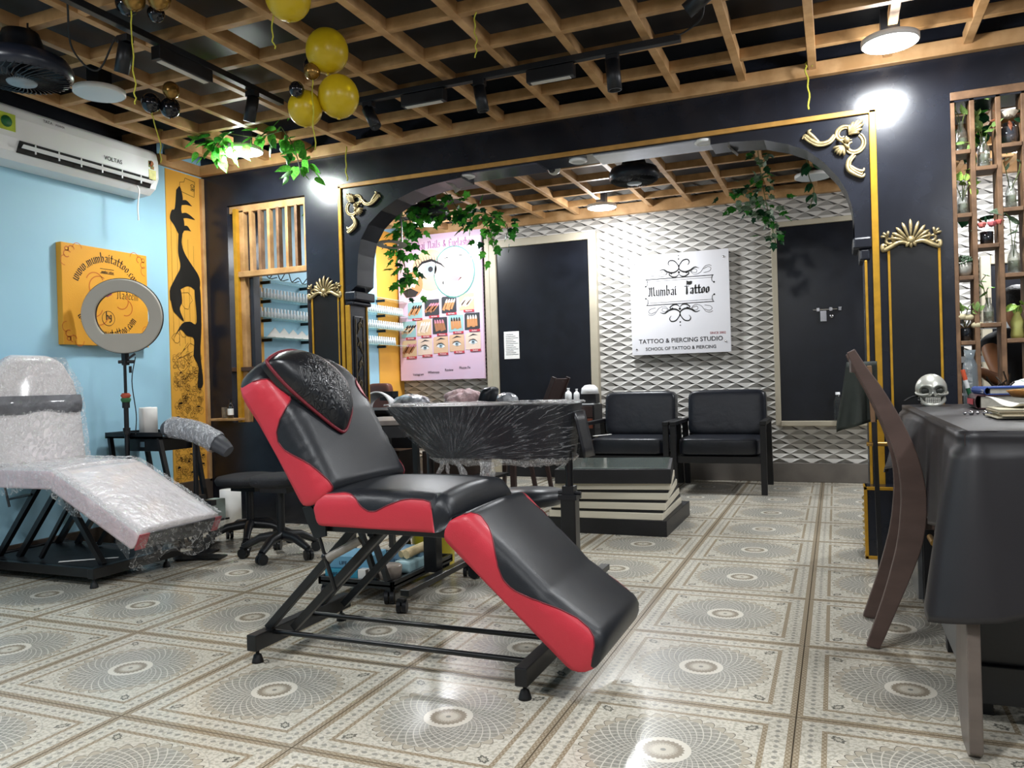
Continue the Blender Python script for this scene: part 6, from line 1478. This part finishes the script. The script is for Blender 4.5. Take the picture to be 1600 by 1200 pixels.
# second chair post with dark green cloth over it, by the pillar
c2 = thing('spindle_chair', 'wooden chair post half hidden between the desk and the arch pillar', 'chair', (.16, 3.98, 0))
build('back_post', MB().bar((.155, 3.95, .70), (.145, 3.95, .96), .024, .02), SHELFWOOD, c2, .003); build('leg', MB().bar((.16, 3.95, .70), (.17, 3.95, 0), .022, .02), BLACKWOOD, c2)
build('seat_rod', MB().cyl((.125, 3.95, .60), (.23, 3.95, .60), .010, 10), BRASS, c2)
m = MB(); m.grid(lambda u, v: Vector((.05 + .13 * u - .06 * v * (1 - u), 3.99 + .02 * sin(u * 9) * v, .98 - (.33 - .06 * u) * v - .08 * (1 - u) * (1 - v) * v)), 14, 14)
for v in m.v: v.x = max(v.x, .0)
tag(build('green_cloth', m, mat('dark_green_cloth', '2d332e', .7, var=(6, .3), bump=(6, .3)), solid=.003), 'dark green cloth hanging on the wooden chair post before the right door', 'cloth')

# ------------------------------------------------------------------ plant shelf in the right opening
ps0, psy0, psy1 = .565, 4.40, 4.52
shf = thing('plant_shelf', 'open brown wooden shelf of staggered squares filled with bottles and plants', 'shelf', (1.08, 4.46, .72))
posts = [.563, .647, .757, .862, .972, 1.08, 1.19, 1.30, 1.41, 1.52, 1.61]
for k, x in enumerate(posts): build('post', MB().box(x - .011, x + .011, psy0, psy1, .725, 2.25), SHELFWOOD, shf, .002)
build('top_rail', MB().box(.555, 1.62, psy0 - .005, psy1, 2.25, 2.29), SHELFWOOD, shf, .002)
BZ = {0: [2.005, 1.695, 1.388, 1.07], 1: [1.915, 1.537, 1.153], 2: [2.012, 1.703, 1.388, 1.073]}
for k in range(10):
    for z in BZ[k % 3 if k < 3 else (k % 2) + 1]: build('board', MB().box(posts[k] + .011, posts[k + 1] - .011, psy0 - .004, psy1 + .01, z - .02, z), SHELFWOOD, shf, .002)
MILK = [(.0001, 0), (.95, 0), (1, .04), (1, .5), (.85, .66), (.5, .8), (.46, .93), (.55, .95), (.55, 1.0), (.44, 1.0), (.38, .82), (.72, .66), (.9, .5), (.9, .06), (.0001, .05)]
WATER = mat('plant_water', 'b9c6a8', .05, alpha=.5, var=(12, .3), col2='8a8f5a')
SLIM = [(.0001, 0), (.9, 0), (1, .1), (.85, .35), (1, .55), (.5, .78), (.42, .92), (.6, 1.0), (.5, 1.0), (.36, .9), (.42, .78), (.9, .55), (.0001, .05)]
def glassb(x, z, r, h, label, prof=MILK, M=GLASS, y=4.455, water=.45):
    o = bottle('glass_bottle', x, y, z + .001, r, h, M, prof, 20, label)
    if water: build('water', MB().lathe([(.0001, z + .012), (r * .85, z + .012), (r * .85, z + h * water), (.0001, z + h * water)], (x, y, 0), 16), WATER, o)
    return o
LM = {}
def leafmesh(name, M, kind='heart'):
    if name in LM: return LM[name]
    m = MB()
    if kind == 'heart': out = [(0, 0), (-.08, .16), (.05, .34), (.28, .40), (.55, .32), (.82, .14), (1.05, 0)]
    elif kind == 'ivy': out = [(0, 0), (-.06, .22), (.12, .42), (.30, .30), (.52, .50), (.60, .22), (1.0, 0)]
    else: out = [(0, 0), (.1, .1), (.35, .19), (.65, .16), (.88, .07), (1.05, 0)]
    n = len(out); mid = [(x, 0, .10 * x * (1 - x) - .02) for x, y in out]; L = [(x, y, -.10 * y - .18 * x * x) for x, y in out]; Rr = [(x, -y, -.10 * y - .18 * x * x) for x, y in out]
    mid = [(x, 0, .04 - .18 * x * x) for x, y in out]
    m.smooth = True; m.add(mid + L + Rr, [(i, i + 1, n + i + 1, n + i) for i in range(n - 1)] + [(i, 2 * n + i, 2 * n + i + 1, i + 1) for i in range(n - 1)])
    me = bpy.data.meshes.new(name); me.from_pydata(m.v, [], m.f); me.materials.append(M)
    for p in me.polygons: p.use_smooth = True
    LM[name] = me; return me
def leaf(parent, pos, size, dirv, M, kind, rr, nm=None):
    me = leafmesh(kind + '_' + M.name, M, kind); d = Vector(dirv).normalized(); up = Vector((rr.uniform(-.5, .5), -.6 + rr.uniform(-.5, .4), .7))
    y = up.cross(d).normalized(); z = d.cross(y)
    Mx = Matrix.Translation(Vector(pos)) @ Matrix(((d.x, y.x, z.x), (d.y, y.y, z.y), (d.z, y.z, z.z))).to_4x4() @ Matrix.Scale(size, 4)
    return inst('leaf', me, parent, Mx)
def cutting(x, z, stems, label, M=LEAFP, y=4.455, seed=1, kind='heart', size=.06, sm=STEM, name='plant_cutting'):
    rr = random.Random(seed); t = thing(name, label, 'plant', (x, y, z))
    for st_ in stems:
        P = smoothpath([(x, y, z - .05)] + [(x + a, y + c, z + b) for a, b, c in st_], 5); build('stem', MB().tube(P, .0022, 5), sm, t)
        for (a, b, c), (a2, b2, c2) in zip([(0, 0, 0)] + st_, st_):
            if rr.random() < .8 or (a2, b2, c2) == st_[-1]:
                leaf(t, (x + a2, y + c2, z + b2), size * rr.uniform(.75, 1.15), (a2 - a + rr.uniform(-.04, .04), rr.uniform(-.05, .02), b2 - b + rr.uniform(-.05, .03)), M, kind, rr)
    return t
# column one
glassb(.605, 2.005, .028, .15, 'clear milk bottle with a pothos cutting on the highest board beside the black pillar')
cutting(.605, 2.155, [[(-.01, .04, 0), (-.04, .08, -.02), (-.045, .12, -.02)], [(.02, .04, 0), (.07, .09, -.02), (.10, .11, -.02)], [(-.03, .06, -.01), (-.06, .07, -.02)]], 'pothos cutting in the milk bottle at the upper left of the plant shelf', seed=2)
glassb(.605, 1.695, .026, .12, 'clear bottle with yellow green sprigs on the second board beside the black pillar')
cutting(.605, 1.815, [[(-.03, .03, -.02), (-.04, .07, -.02)], [(.01, .05, -.02), (.02, .10, 0)], [(.03, .03, -.02), (.05, .0, -.03)], [(0, .03, 0), (-.02, .05, -.03)]], 'bushy yellow green cutting on the second board beside the black pillar', mat('lime_leaf', 'b5c95a', .45, var=(9, .35), col2='5f9a3f'), seed=3, size=.05)
m = MB(); m.lathe([(.0001, 1.390), (.024, 1.390), (.037, 1.41), (.040, 1.435), (.036, 1.455), (.032, 1.452), (.034, 1.43), (.0001, 1.41)], (.603, 4.445, 0), 24); tag(build('round_pot', m, mat('silver_pot', 'c6c3b8', .3, metal=.3, var=(9, .2))), 'round silvery white pot with tiny grey green leaves on the third board beside the pillar', 'pot')
t = thing('succulent', 'mound of tiny grey green leaves in the round silvery pot', 'plant', (.603, 4.445, 1.45)); rr = random.Random(21); m = MB()
for k in range(130):
    a = rr.random() * 6.28; r_ = .045 * sqrt(rr.random()); z_ = 1.452 + .035 * (1 - (r_ / .045) ** 2) + rr.uniform(-.004, .008); m.ball((.603 + r_ * cos(a), 4.445 + r_ * sin(a), z_), .0055, 5, 3)
build('foliage', m, LEAFG, t, kind='stuff')
m = MB(); m.lathe([(.0001, 1.072), (.028, 1.072), (.031, 1.13), (.028, 1.135), (.0001, 1.125)], (.603, 4.45, 0), 20); tag(build('dark_glass_pot', m, mat('dark_glass', '23262a', .1, coat=.6, var=(9, .3))), 'dark glass pot with pale dried blooms on the fourth board beside the pillar', 'pot')
t = thing('dried_arrangement', 'dried pods and pale cream blooms spilling from the dark glass pot', 'plant', (.60, 4.44, 1.13)); m = MB(); rr = random.Random(4)
for k in range(26): a = rr.uniform(-.3, 3.4); m.tube([(.60, 4.44, 1.13), (.60 + .05 * cos(a), 4.42, 1.145 + .03 * sin(a)), (.60 + .075 * cos(a), 4.41, 1.14 + .03 * sin(a) - .01)], .0018, 4)
build('twigs', m, mat('twig', '6b5438', .7, var=(30, .4)), t, kind='stuff')
for a, b, r_ in ((-.02, .055, .022), (.012, .05, .02), (.05, .01, .024)): build('bloom', MB().ball((.60 + a, 4.415, 1.135 + b), r_, 12, 7, (1.25, .8, .75)), mat('cream_bloom', 'd6c9a2', .6, var=(20, .25)), t)
cutting(.60, 1.18, [[(-.02, .04, -.04), (-.04, .055, -.05)], [(.01, .05, -.04), (.04, .075, -.05)], [(.03, .03, -.05), (.05, .04, -.05)]], 'thin leafed sprig rising above the pale dried blooms', LEAFP, seed=5, size=.045)
# column two
glassb(.700, 1.915, .029, .15, 'clear bottle with several leafy cuttings on the top board of the second column')
cutting(.700, 2.065, [[(-.02, .03, -.02), (-.04, .06, -.02), (-.03, .11, -.02)], [(.02, .03, -.02), (.035, .05, -.03)], [(-.04, -.03, -.03), (-.09, -.02, -.04)], [(-.01, .05, 0), (-.035, .085, -.01)]], 'leafy cutting in the bottle on the top board of the second column', seed=7, size=.052)
m = MB(); m.lathe([(.0001, 1.538), (.028, 1.538), (.03, 1.60), (.0001, 1.598)], (.703, 4.45, 0), 20); tag(build('rose_pot', m, mat('dark_glass', '23262a')), 'black glass pot of small pink roses in the second column', 'pot')
t = thing('rose_bunch', 'pink fabric roses and autumn leaves in the black glass pot', 'flowers', (.703, 4.45, 1.6)); rr = random.Random(30)
for a, b, c in ((-.025, .028, 'e07a72'), (.018, .03, 'c96a70'), (.05, .035, 'b8574e')):
    m = MB()
    for k in range(4):
        r_ = .021 - .004 * k; m.grid(lambda u, v: Vector((.703 + a + r_ * cos(2 * pi * u + k) * (.6 + .4 * v), 4.415 + r_ * sin(2 * pi * u + k) * (.6 + .4 * v) * .8 - .004 * k, 1.602 + b + (v - .5) * .02 + .003 * sin(6 * pi * u))), 14, 3, True)
    build('rose', m, mat('rose_' + c, c, .6, var=(30, .2)), t, solid=.001)
for k in range(16):
    a = rr.uniform(-.2, 3.3); leaf(t, (.703 + .045 * cos(a), 4.425, 1.615 + .03 * sin(a)), .03, (cos(a), -.3, sin(a)), mat('autumn_leaf', '9a5a3c', .6, var=(20, .4)) if k % 3 else LEAFD, 'long', rr)
glassb(.703, 1.153, .024, .125, 'clear milk bottle with a single round leafed stem in the second column')
cutting(.703, 1.278, [[(-.005, .03, 0), (.0, .05, -.02)], [(-.02, .05, -.01), (-.03, .08, -.02), (-.01, .11, -.02)]], 'round leafed stem in the milk bottle of the second column', mat('fresh_leaf', '6fb03a', .45, var=(9, .3)), seed=9, size=.055)
# column three and on
m = MB(); m.lathe([(.0001, 2.013), (.034, 2.013), (.042, 2.05), (.036, 2.09), (.024, 2.11), (.028, 2.12), (.0001, 2.118)], (.81, 4.46, 0), 24); tag(build('smoky_vase', m, mat('smoky_glass', '4b4e55', .08, coat=.7, var=(9, .3), alpha=.8)), 'smoky glass vase holding a white rose on the top board of the third column', 'vase')
t = thing('white_rose', 'cream white rose with brownish leaves in the smoky glass vase', 'flower', (.81, 4.45, 2.12)); m = MB()
for k in range(5):
    r_ = .034 - .005 * k; m.grid(lambda u, v: Vector((.805 + r_ * cos(2 * pi * u + k) * (.55 + .5 * v) * 1.2, 4.43 + r_ * sin(2 * pi * u + k) * (.55 + .5 * v), 2.155 + (v - .5) * .026 + .004 * sin(6 * pi * u + k))), 16, 4, True)
build('petals', m, mat('cream_petal', 'ece0cd', .6, var=(20, .12)), t, solid=.001); rr = random.Random(31)
for k in range(9): a = rr.uniform(2.2, 7); leaf(t, (.805 + .03 * cos(a), 4.43, 2.145 + .02 * sin(a)), .05, (cos(a), -.2, sin(a) * .5), LEAFD if k % 2 else mat('autumn_leaf', '9a5a3c'), 'long', rr)
glassb(.81, 1.703, .026, .14, 'clear bottle with trailing stems on the second board of the third column', SLIM)
cutting(.81, 1.84, [[(-.02, .05, -.01), (-.03, .09, -.02)], [(.03, .03, -.02), (.04, .08, -.02)]], 'thin trailing stems in the slim bottle of the third column', LEAFG, seed=11, size=.04, kind='long')
glassb(.815, 1.388, .028, .14, 'clear milk bottle with long dark stems on the third board of the third column')
cutting(.815, 1.52, [[(-.01, .06, -.01), (-.02, .13, -.03), (-.04, .17, -.04)], [(.01, .06, 0), (.02, .11, -.02)]], 'grey green round leaved stems rising from the third board of the third column', LEAFG, seed=12, size=.065)
glassb(.822, 1.074, .030, .145, 'yellowish glass bottle with a lime leaf on the fourth board of the third column', SLIM, mat('yellow_glass', 'cfcf7a', .05, alpha=.6, var=(9, .2)), water=.6)
cutting(.822, 1.215, [[(-.005, .01, -.02), (-.015, .02, -.03)], [(.01, .015, -.02), (.02, .02, -.03)]], 'lime leaf cutting in the yellowish bottle', mat('lime_leaf', 'b5c95a'), seed=13, size=.055)
for k in range(3, 9):
    z = BZ[(k % 2) + 1][k % 3]; x = (posts[k] + posts[k + 1]) / 2
    glassb(x, z, .027, .14, 'clear glass bottle on the plant shelf beyond the right edge of the picture, %s column' % ('fourth', 'fifth', 'sixth', 'seventh', 'eighth', 'ninth')[k - 3])
# foot of the shelf, standing on the desk edge / parapet
ptop = .725
def onp(o, l, c): return tag(o, l, c)
m = MB(); m.lathe([(.0001, DT), (.028, DT), (.031, DT + .08), (.028, DT + .17), (.016, DT + .20), (.024, DT + .235), (.022, DT + .235), (.0135, DT + .2), (.0001, DT + .19)], (.545, 3.93, 0), 22); onp(build('carafe', m, mat('grey_glass', '8d979b', .06, alpha=.55, var=(8, .2))), 'grey glass carafe standing at the back of the desk before the plant shelf', 'carafe')
m = MB(); m.m = 0; m.tube([(.512, 3.90, DT + .15), (.522, 3.90, DT + .105)], .009, 10); m.m = 1; m.tube([(.522, 3.90, DT + .105), (.53, 3.90, DT + .07)], .009, 10); m.m = 2; m.tube([(.53, 3.90, DT + .07), (.538, 3.90, DT + .035), (.548, 3.895, DT)], [.009, .008, .004], 10)
onp(build('tricolour_pen', m, [mat('orange_plastic', 'e2603a', .4, var=(9, .05)), WHITEP, mat('dark_green_plastic', '1f5a3a', .4, var=(9, .1))]), 'orange, white and green pen leaning in front of the carafe', 'pen')
m = MB(); rr = random.Random(44)
for k in range(12): a = rr.random() * 6.28; b = rr.uniform(-.2, 1.2); m.tube(smoothpath([(.66, 3.95, DT + .03), (.66 + .03 * cos(a), 3.95 + .02 * sin(a), DT + .06 + .02 * b), (.66 + .05 * cos(a + .8), 3.95 + .03 * sin(a), DT + .09 + .05 * b)], 4), .0035, 5)
m.box(.635, .69, 3.92, 3.98, DT, DT + .035); m.ball((.655, 3.95, DT + .05), .022, 10, 6); onp(build('wire_figure', m, mat('dark_bronze', '3a3128', .35, metal=.6, var=(20, .4))), 'tangled dark bronze wire ornament at the back of the desk', 'ornament')
m = MB(); m.box(.60, .625, 3.93, 3.97, DT, DT + .05); m.cyl((.6125, 3.95, DT + .05), (.6125, 3.95, DT + .065), .008, 8); onp(build('small_jar', m, GLASS), 'tiny clear jar between the carafe and the bronze ornament', 'jar')
blobcush('white_cloth_heap', (.86, 4.20, DT + .035), (.13, .10, .07), mat('white_cloth', 'e6e5e6', .8, var=(5, .08), bump=(12, .6)), 'crumpled white cloth heaped behind the books under the plant shelf', 'cloth', 14, .1)
m = MB(); m.box(.86, .98, 3.86, 3.95, DT, DT + .028); onp(build('blue_box', m, NAVY, None, .003), 'flat blue box at the right edge under the stacked jars', 'box')
m = MB(); m.box(.87, .97, 3.87, 3.94, DT + .029, DT + .10); onp(build('glass_jar', m, mat('tan_jar', 'c9ad7f', .15, alpha=.8, var=(9, .3), coat=.5), None, .006), 'square jar with tan filling on the flat blue box', 'jar')
m = MB(); m.lathe([(.0001, DT + .101), (.035, DT + .101), (.03, DT + .125), (.01, DT + .135), (.01, DT + .15), (.0001, DT + .152)], (.92, 3.905, 0), 16); onp(build('ink_bottle', m, mat('dark_glass', '23262a')), 'small dark domed bottle standing on the tan jar', 'bottle')

# ------------------------------------------------------------------ vines
def vine(name_label, strands, n, size, mats_, seed, kind='ivy', spread=.05, loc=None):
    rr = random.Random(seed); t = thing('ivy_vine', name_label, 'vine', loc or strands[0][0]); cnt = 0
    Ls = [sum((Vector(b) - Vector(a)).length for a, b in zip(s_, s_[1:])) for s_ in strands]; T = sum(Ls)
    for s_, L in zip(strands, Ls):
        P = smoothpath(s_, 6); build('stem', MB().tube(P, .003, 5), STEM, t)
        for k in range(max(2, int(n * L / T))):
            p = P[rr.randrange(len(P))]; o = Vector((rr.gauss(0, spread), rr.gauss(0, spread), rr.gauss(-.01, spread * .8)))
            leaf(t, p + o, size * rr.uniform(.7, 1.2), (o.x + rr.uniform(-.03, .03), o.y - .01, o.z - .035), mats_[rr.randrange(len(mats_))], kind, rr)
    return t
LEAFLIT = mat('lamplit_leaf', '74c447', .45, var=(9, .4), col2='3a9434'); translucent(LEAFLIT, .5)  # lighter leaf copy, lamp light put into its green
vine('ivy garland round the bright lamp in the left ceiling corner', [[(-3.63, 3.85, 2.52), (-3.58, 3.86, 2.45), (-3.5, 3.86, 2.50), (-3.40, 3.8, 2.50), (-3.23, 3.85, 2.47), (-3.04, 3.85, 2.48)], [(-3.04, 3.85, 2.50), (-2.98, 3.87, 2.40), (-2.95, 3.88, 2.30), (-2.93, 3.88, 2.20)], [(-3.58, 3.86, 2.45), (-3.55, 3.86, 2.40)]], 95, .075, [LEAFLIT, LEAFM, LEAFLIT, LEAFLIT], 3, 'heart', .05)
vine('big ivy garland hanging round the left curve of the arch over the poster', [[(-2.94, 5.2, 2.28), (-3.03, 5.2, 2.16), (-3.06, 5.2, 2.0), (-3.0, 5.2, 1.85), (-2.98, 5.2, 1.62)], [(-2.90, 5.24, 2.26), (-2.98, 5.2, 2.1), (-3.03, 5.2, 1.95), (-2.97, 5.2, 1.75)], [(-2.94, 5.2, 2.26), (-2.80, 5.2, 2.20), (-2.62, 5.2, 2.20), (-2.45, 5.2, 2.20), (-2.30, 5.2, 2.15), (-2.16, 5.2, 2.07), (-2.14, 5.2, 1.98)], [(-2.67, 5.2, 2.40), (-2.58, 5.2, 2.28), (-2.50, 5.2, 2.18), (-2.40, 5.22, 2.22)], [(-2.35, 5.2, 2.15), (-2.28, 5.2, 2.0), (-2.26, 5.2, 1.90)], [(-3.0, 5.22, 2.25), (-2.9, 5.2, 2.1)]], 260, .07, [LEAFM, LEAFLIT, LEAFLIT, LEAFM, LEAFD], 5, 'ivy', .055)
vine('grey green ivy strand hanging before the wall right of the sign', [[(-.45, 5.6, 2.46), (-.43, 5.6, 2.28), (-.41, 5.6, 2.13), (-.38, 5.6, 1.98), (-.35, 5.6, 1.82)], [(-.43, 5.6, 2.25), (-.55, 5.6, 2.20), (-.65, 5.6, 2.20)], [(-.42, 5.6, 2.12), (-.52, 5.6, 2.06), (-.58, 5.6, 2.10)]], 120, .055, [LEAFG, LEAFD, LEAFM, LEAFG], 7, 'ivy', .045)
vine('small dark ivy sprig below the unlit panel right of the arch centre', [[(-.15, 5.6, 2.45), (-.13, 5.6, 2.25), (-.10, 5.6, 2.15), (-.13, 5.6, 2.03)]], 12, .075, [LEAFD], 9, 'heart', .03)
vine('pothos leaves behind the upper part of the plant shelf', [[(.68, 4.74, 2.40), (.68, 4.74, 2.2), (.70, 4.76, 2.1), (.66, 4.74, 1.95)], [(.78, 4.74, 2.4), (.80, 4.74, 2.2)], [(.66, 4.74, 1.75), (.70, 4.74, 1.68)]], 30, .08, [LEAFD, LEAFM, LEAFLIT], 10, 'heart', .05)
vine('bright leaves seen behind the top of the wooden screen', [[(-3.43, 4.75, 2.45), (-3.43, 4.72, 2.25), (-3.44, 4.7, 2.05)]], 16, .075, [LEAFLIT, mat('lime_leaf', 'b5c95a')], 11, 'heart', .035)
# white shelf rails in the inner room behind the plant shelf
rk = thing('metal_rack', 'pale grey metal rack crossing behind the plant shelf', 'rack', (1.3, 6.6, 0))
for z in (.98, 1.10, 1.22): build('shelf_rail', MB().box(.85, 1.9, 6.55, 6.62, z, z + .045), mat('pale_grey_metal', 'a9acae', .35, metal=.3, var=(5, .1)), rk)
for x in (.86, 1.88): build('rack_post', MB().box(x - .015, x + .015, 6.56, 6.60, 0, 1.3), STEEL, rk)

# ------------------------------------------------------------------ the person seated behind the plant shelf
pr_ = thing('person', 'person in dark clothes seated behind the plant shelf, only a bare bent arm showing', 'person', (1.05, 5.55, 0))
def skin(name, V, Ed, Rr, M, parent, root=0, lv=2):
    me = bpy.data.meshes.new(name); org = ORG[parent.name]; me.from_pydata([Vector(v) - org for v in V], Ed, []); me.materials.append(M)
    o = bpy.data.objects.new(name, me); COL.objects.link(o); o.parent = parent; md = o.modifiers.new('skin', 'SKIN'); md.use_smooth_shade = True
    for i, r in enumerate(Rr): me.skin_vertices[0].data[i].radius = (r, r); me.skin_vertices[0].data[i].use_root = i == root
    s_ = o.modifiers.new('sub', 'SUBSURF'); s_.levels = lv; s_.render_levels = lv; ORG[o.name] = org; return o
SKIN = mat('skin_tone', 'a9744f', .5, var=(6, .12)); DKC = mat('dark_clothing', '16171b', .85, var=(8, .2))
V = [(1.06, 5.62, .52), (1.06, 5.60, .75), (1.05, 5.58, .98), (1.04, 5.55, 1.10), (1.03, 5.52, 1.17), (1.02, 5.49, 1.25), (1.02, 5.48, 1.33),
     (.86, 5.47, 1.08), (.87, 5.38, .98), (.90, 5.28, .85), (.83, 5.22, .88), (.775, 5.18, .915), (.75, 5.16, .92),
     (1.22, 5.50, 1.08), (1.28, 5.42, .88), (1.20, 5.22, .82), (1.12, 5.14, .84),
     (.97, 5.55, .50), (.94, 5.20, .52), (.94, 5.12, .12), (.94, 5.02, .04), (1.15, 5.55, .50), (1.18, 5.20, .52), (1.18, 5.12, .12), (1.18, 5.02, .04)]
Ed = [(0, 1), (1, 2), (2, 3), (3, 4), (4, 5), (5, 6), (3, 7), (7, 8), (8, 9), (9, 10), (10, 11), (11, 12), (3, 13), (13, 14), (14, 15), (15, 16), (0, 17), (17, 18), (18, 19), (19, 20), (0, 21), (21, 22), (22, 23), (23, 24)]
Rr = [.14, .13, .13, .09, .05, .085, .06, .055, .048, .042, .036, .028, .030, .055, .048, .036, .028, .09, .06, .045, .035, .09, .06, .045, .035]
body = skin('body', V, Ed, Rr, SKIN, pr_)
for k in range(4):
    a = -.5 + .3 * k; b = (.75 - .012, 5.155 - .012 * (k - 1.5), .925 + .012 * (k - 1.5)); f2 = (b[0] - .035, b[1] - .012, b[2] + .010 - .012 * k); f3 = (f2[0] - .018, f2[1] - .012, f2[2] - .022)
    skin('finger', [b, f2, f3], [(0, 1), (1, 2)], [.0095, .0085, .0075], SKIN, pr_, lv=1)
skin('thumb', [(.765, 5.15, .90), (.745, 5.12, .89), (.735, 5.10, .895)], [(0, 1), (1, 2)], [.011, .0095, .008], SKIN, pr_, lv=1)
skin('shirt', [V[0], V[1], V[2], V[3], V[7], (.865, 5.43, 1.035), V[13], (1.25, 5.46, .98)], [(0, 1), (1, 2), (2, 3), (3, 4), (4, 5), (3, 6), (6, 7)], [.16, .15, .15, .11, .07, .062, .07, .062], DKC, pr_)
skin('trousers', [V[0], V[17], V[18], V[19], V[21], V[22], V[23]], [(0, 1), (1, 2), (2, 3), (0, 4), (4, 5), (5, 6)], [.16, .105, .075, .06, .105, .075, .06], DKC, pr_)
m = MB(); m.ball((1.02, 5.51, 1.335), .108, 18, 10, (.9, 1, .9)); build('hair', m, mat('black_hair', '0e0d0d', .6, bump=(80, .5), var=(30, .3)), pr_)
m = MB()
for sx in (-.03, .03): m.ball((1.02 + sx, 5.405, 1.285), .010, 8, 5)
build('eyes', m, INK, pr_); build('nose', MB().ball((1.02, 5.398, 1.26), .014, 8, 6, (.8, 1, 1.3)), SKIN, pr_); build('mouth', MB().ball((1.02, 5.408, 1.225), .018, 8, 5, (1.3, .5, .35)), mat('lip', '8a4a3c', .5), pr_)
for sx in (-1, 1): build('ear', MB().ball((1.02 + sx * .085, 5.49, 1.275), .018, 8, 6, (.5, .8, 1.3)), SKIN, pr_)
ch_ = thing('low_stool', 'dark padded stool carrying the person behind the plant shelf', 'stool', (1.06, 5.6, 0)); m = MB(); m.lathe([(.0001, .37), (.2, .37), (.21, .40), (.19, .43), (.0001, .43)], (1.06, 5.62, 0), 28); build('seat', m, SOFA, ch_); build('post', MB().cyl((1.06, 5.62, .02), (1.06, 5.62, .37), .03, 12), STEEL, ch_); build('base', MB().lathe([(.0001, .03), (.2, .02), (.21, 0), (.0001, 0)], (1.06, 5.62, 0), 28), STEEL, ch_)
tb = thing('arm_table', 'dark table under the elbow of the person behind the plant shelf', 'table', (.95, 5.1, 0)); build('top', MB().box(.62, 1.4, 4.85, 5.3, .755, .79), BLACKWOOD, tb, .003)
for x in (.66, 1.36):
    for y in (4.9, 5.25): build('leg', MB().box(x - .018, x + .018, y - .018, y + .018, 0, .755), BLACKWOOD, tb)
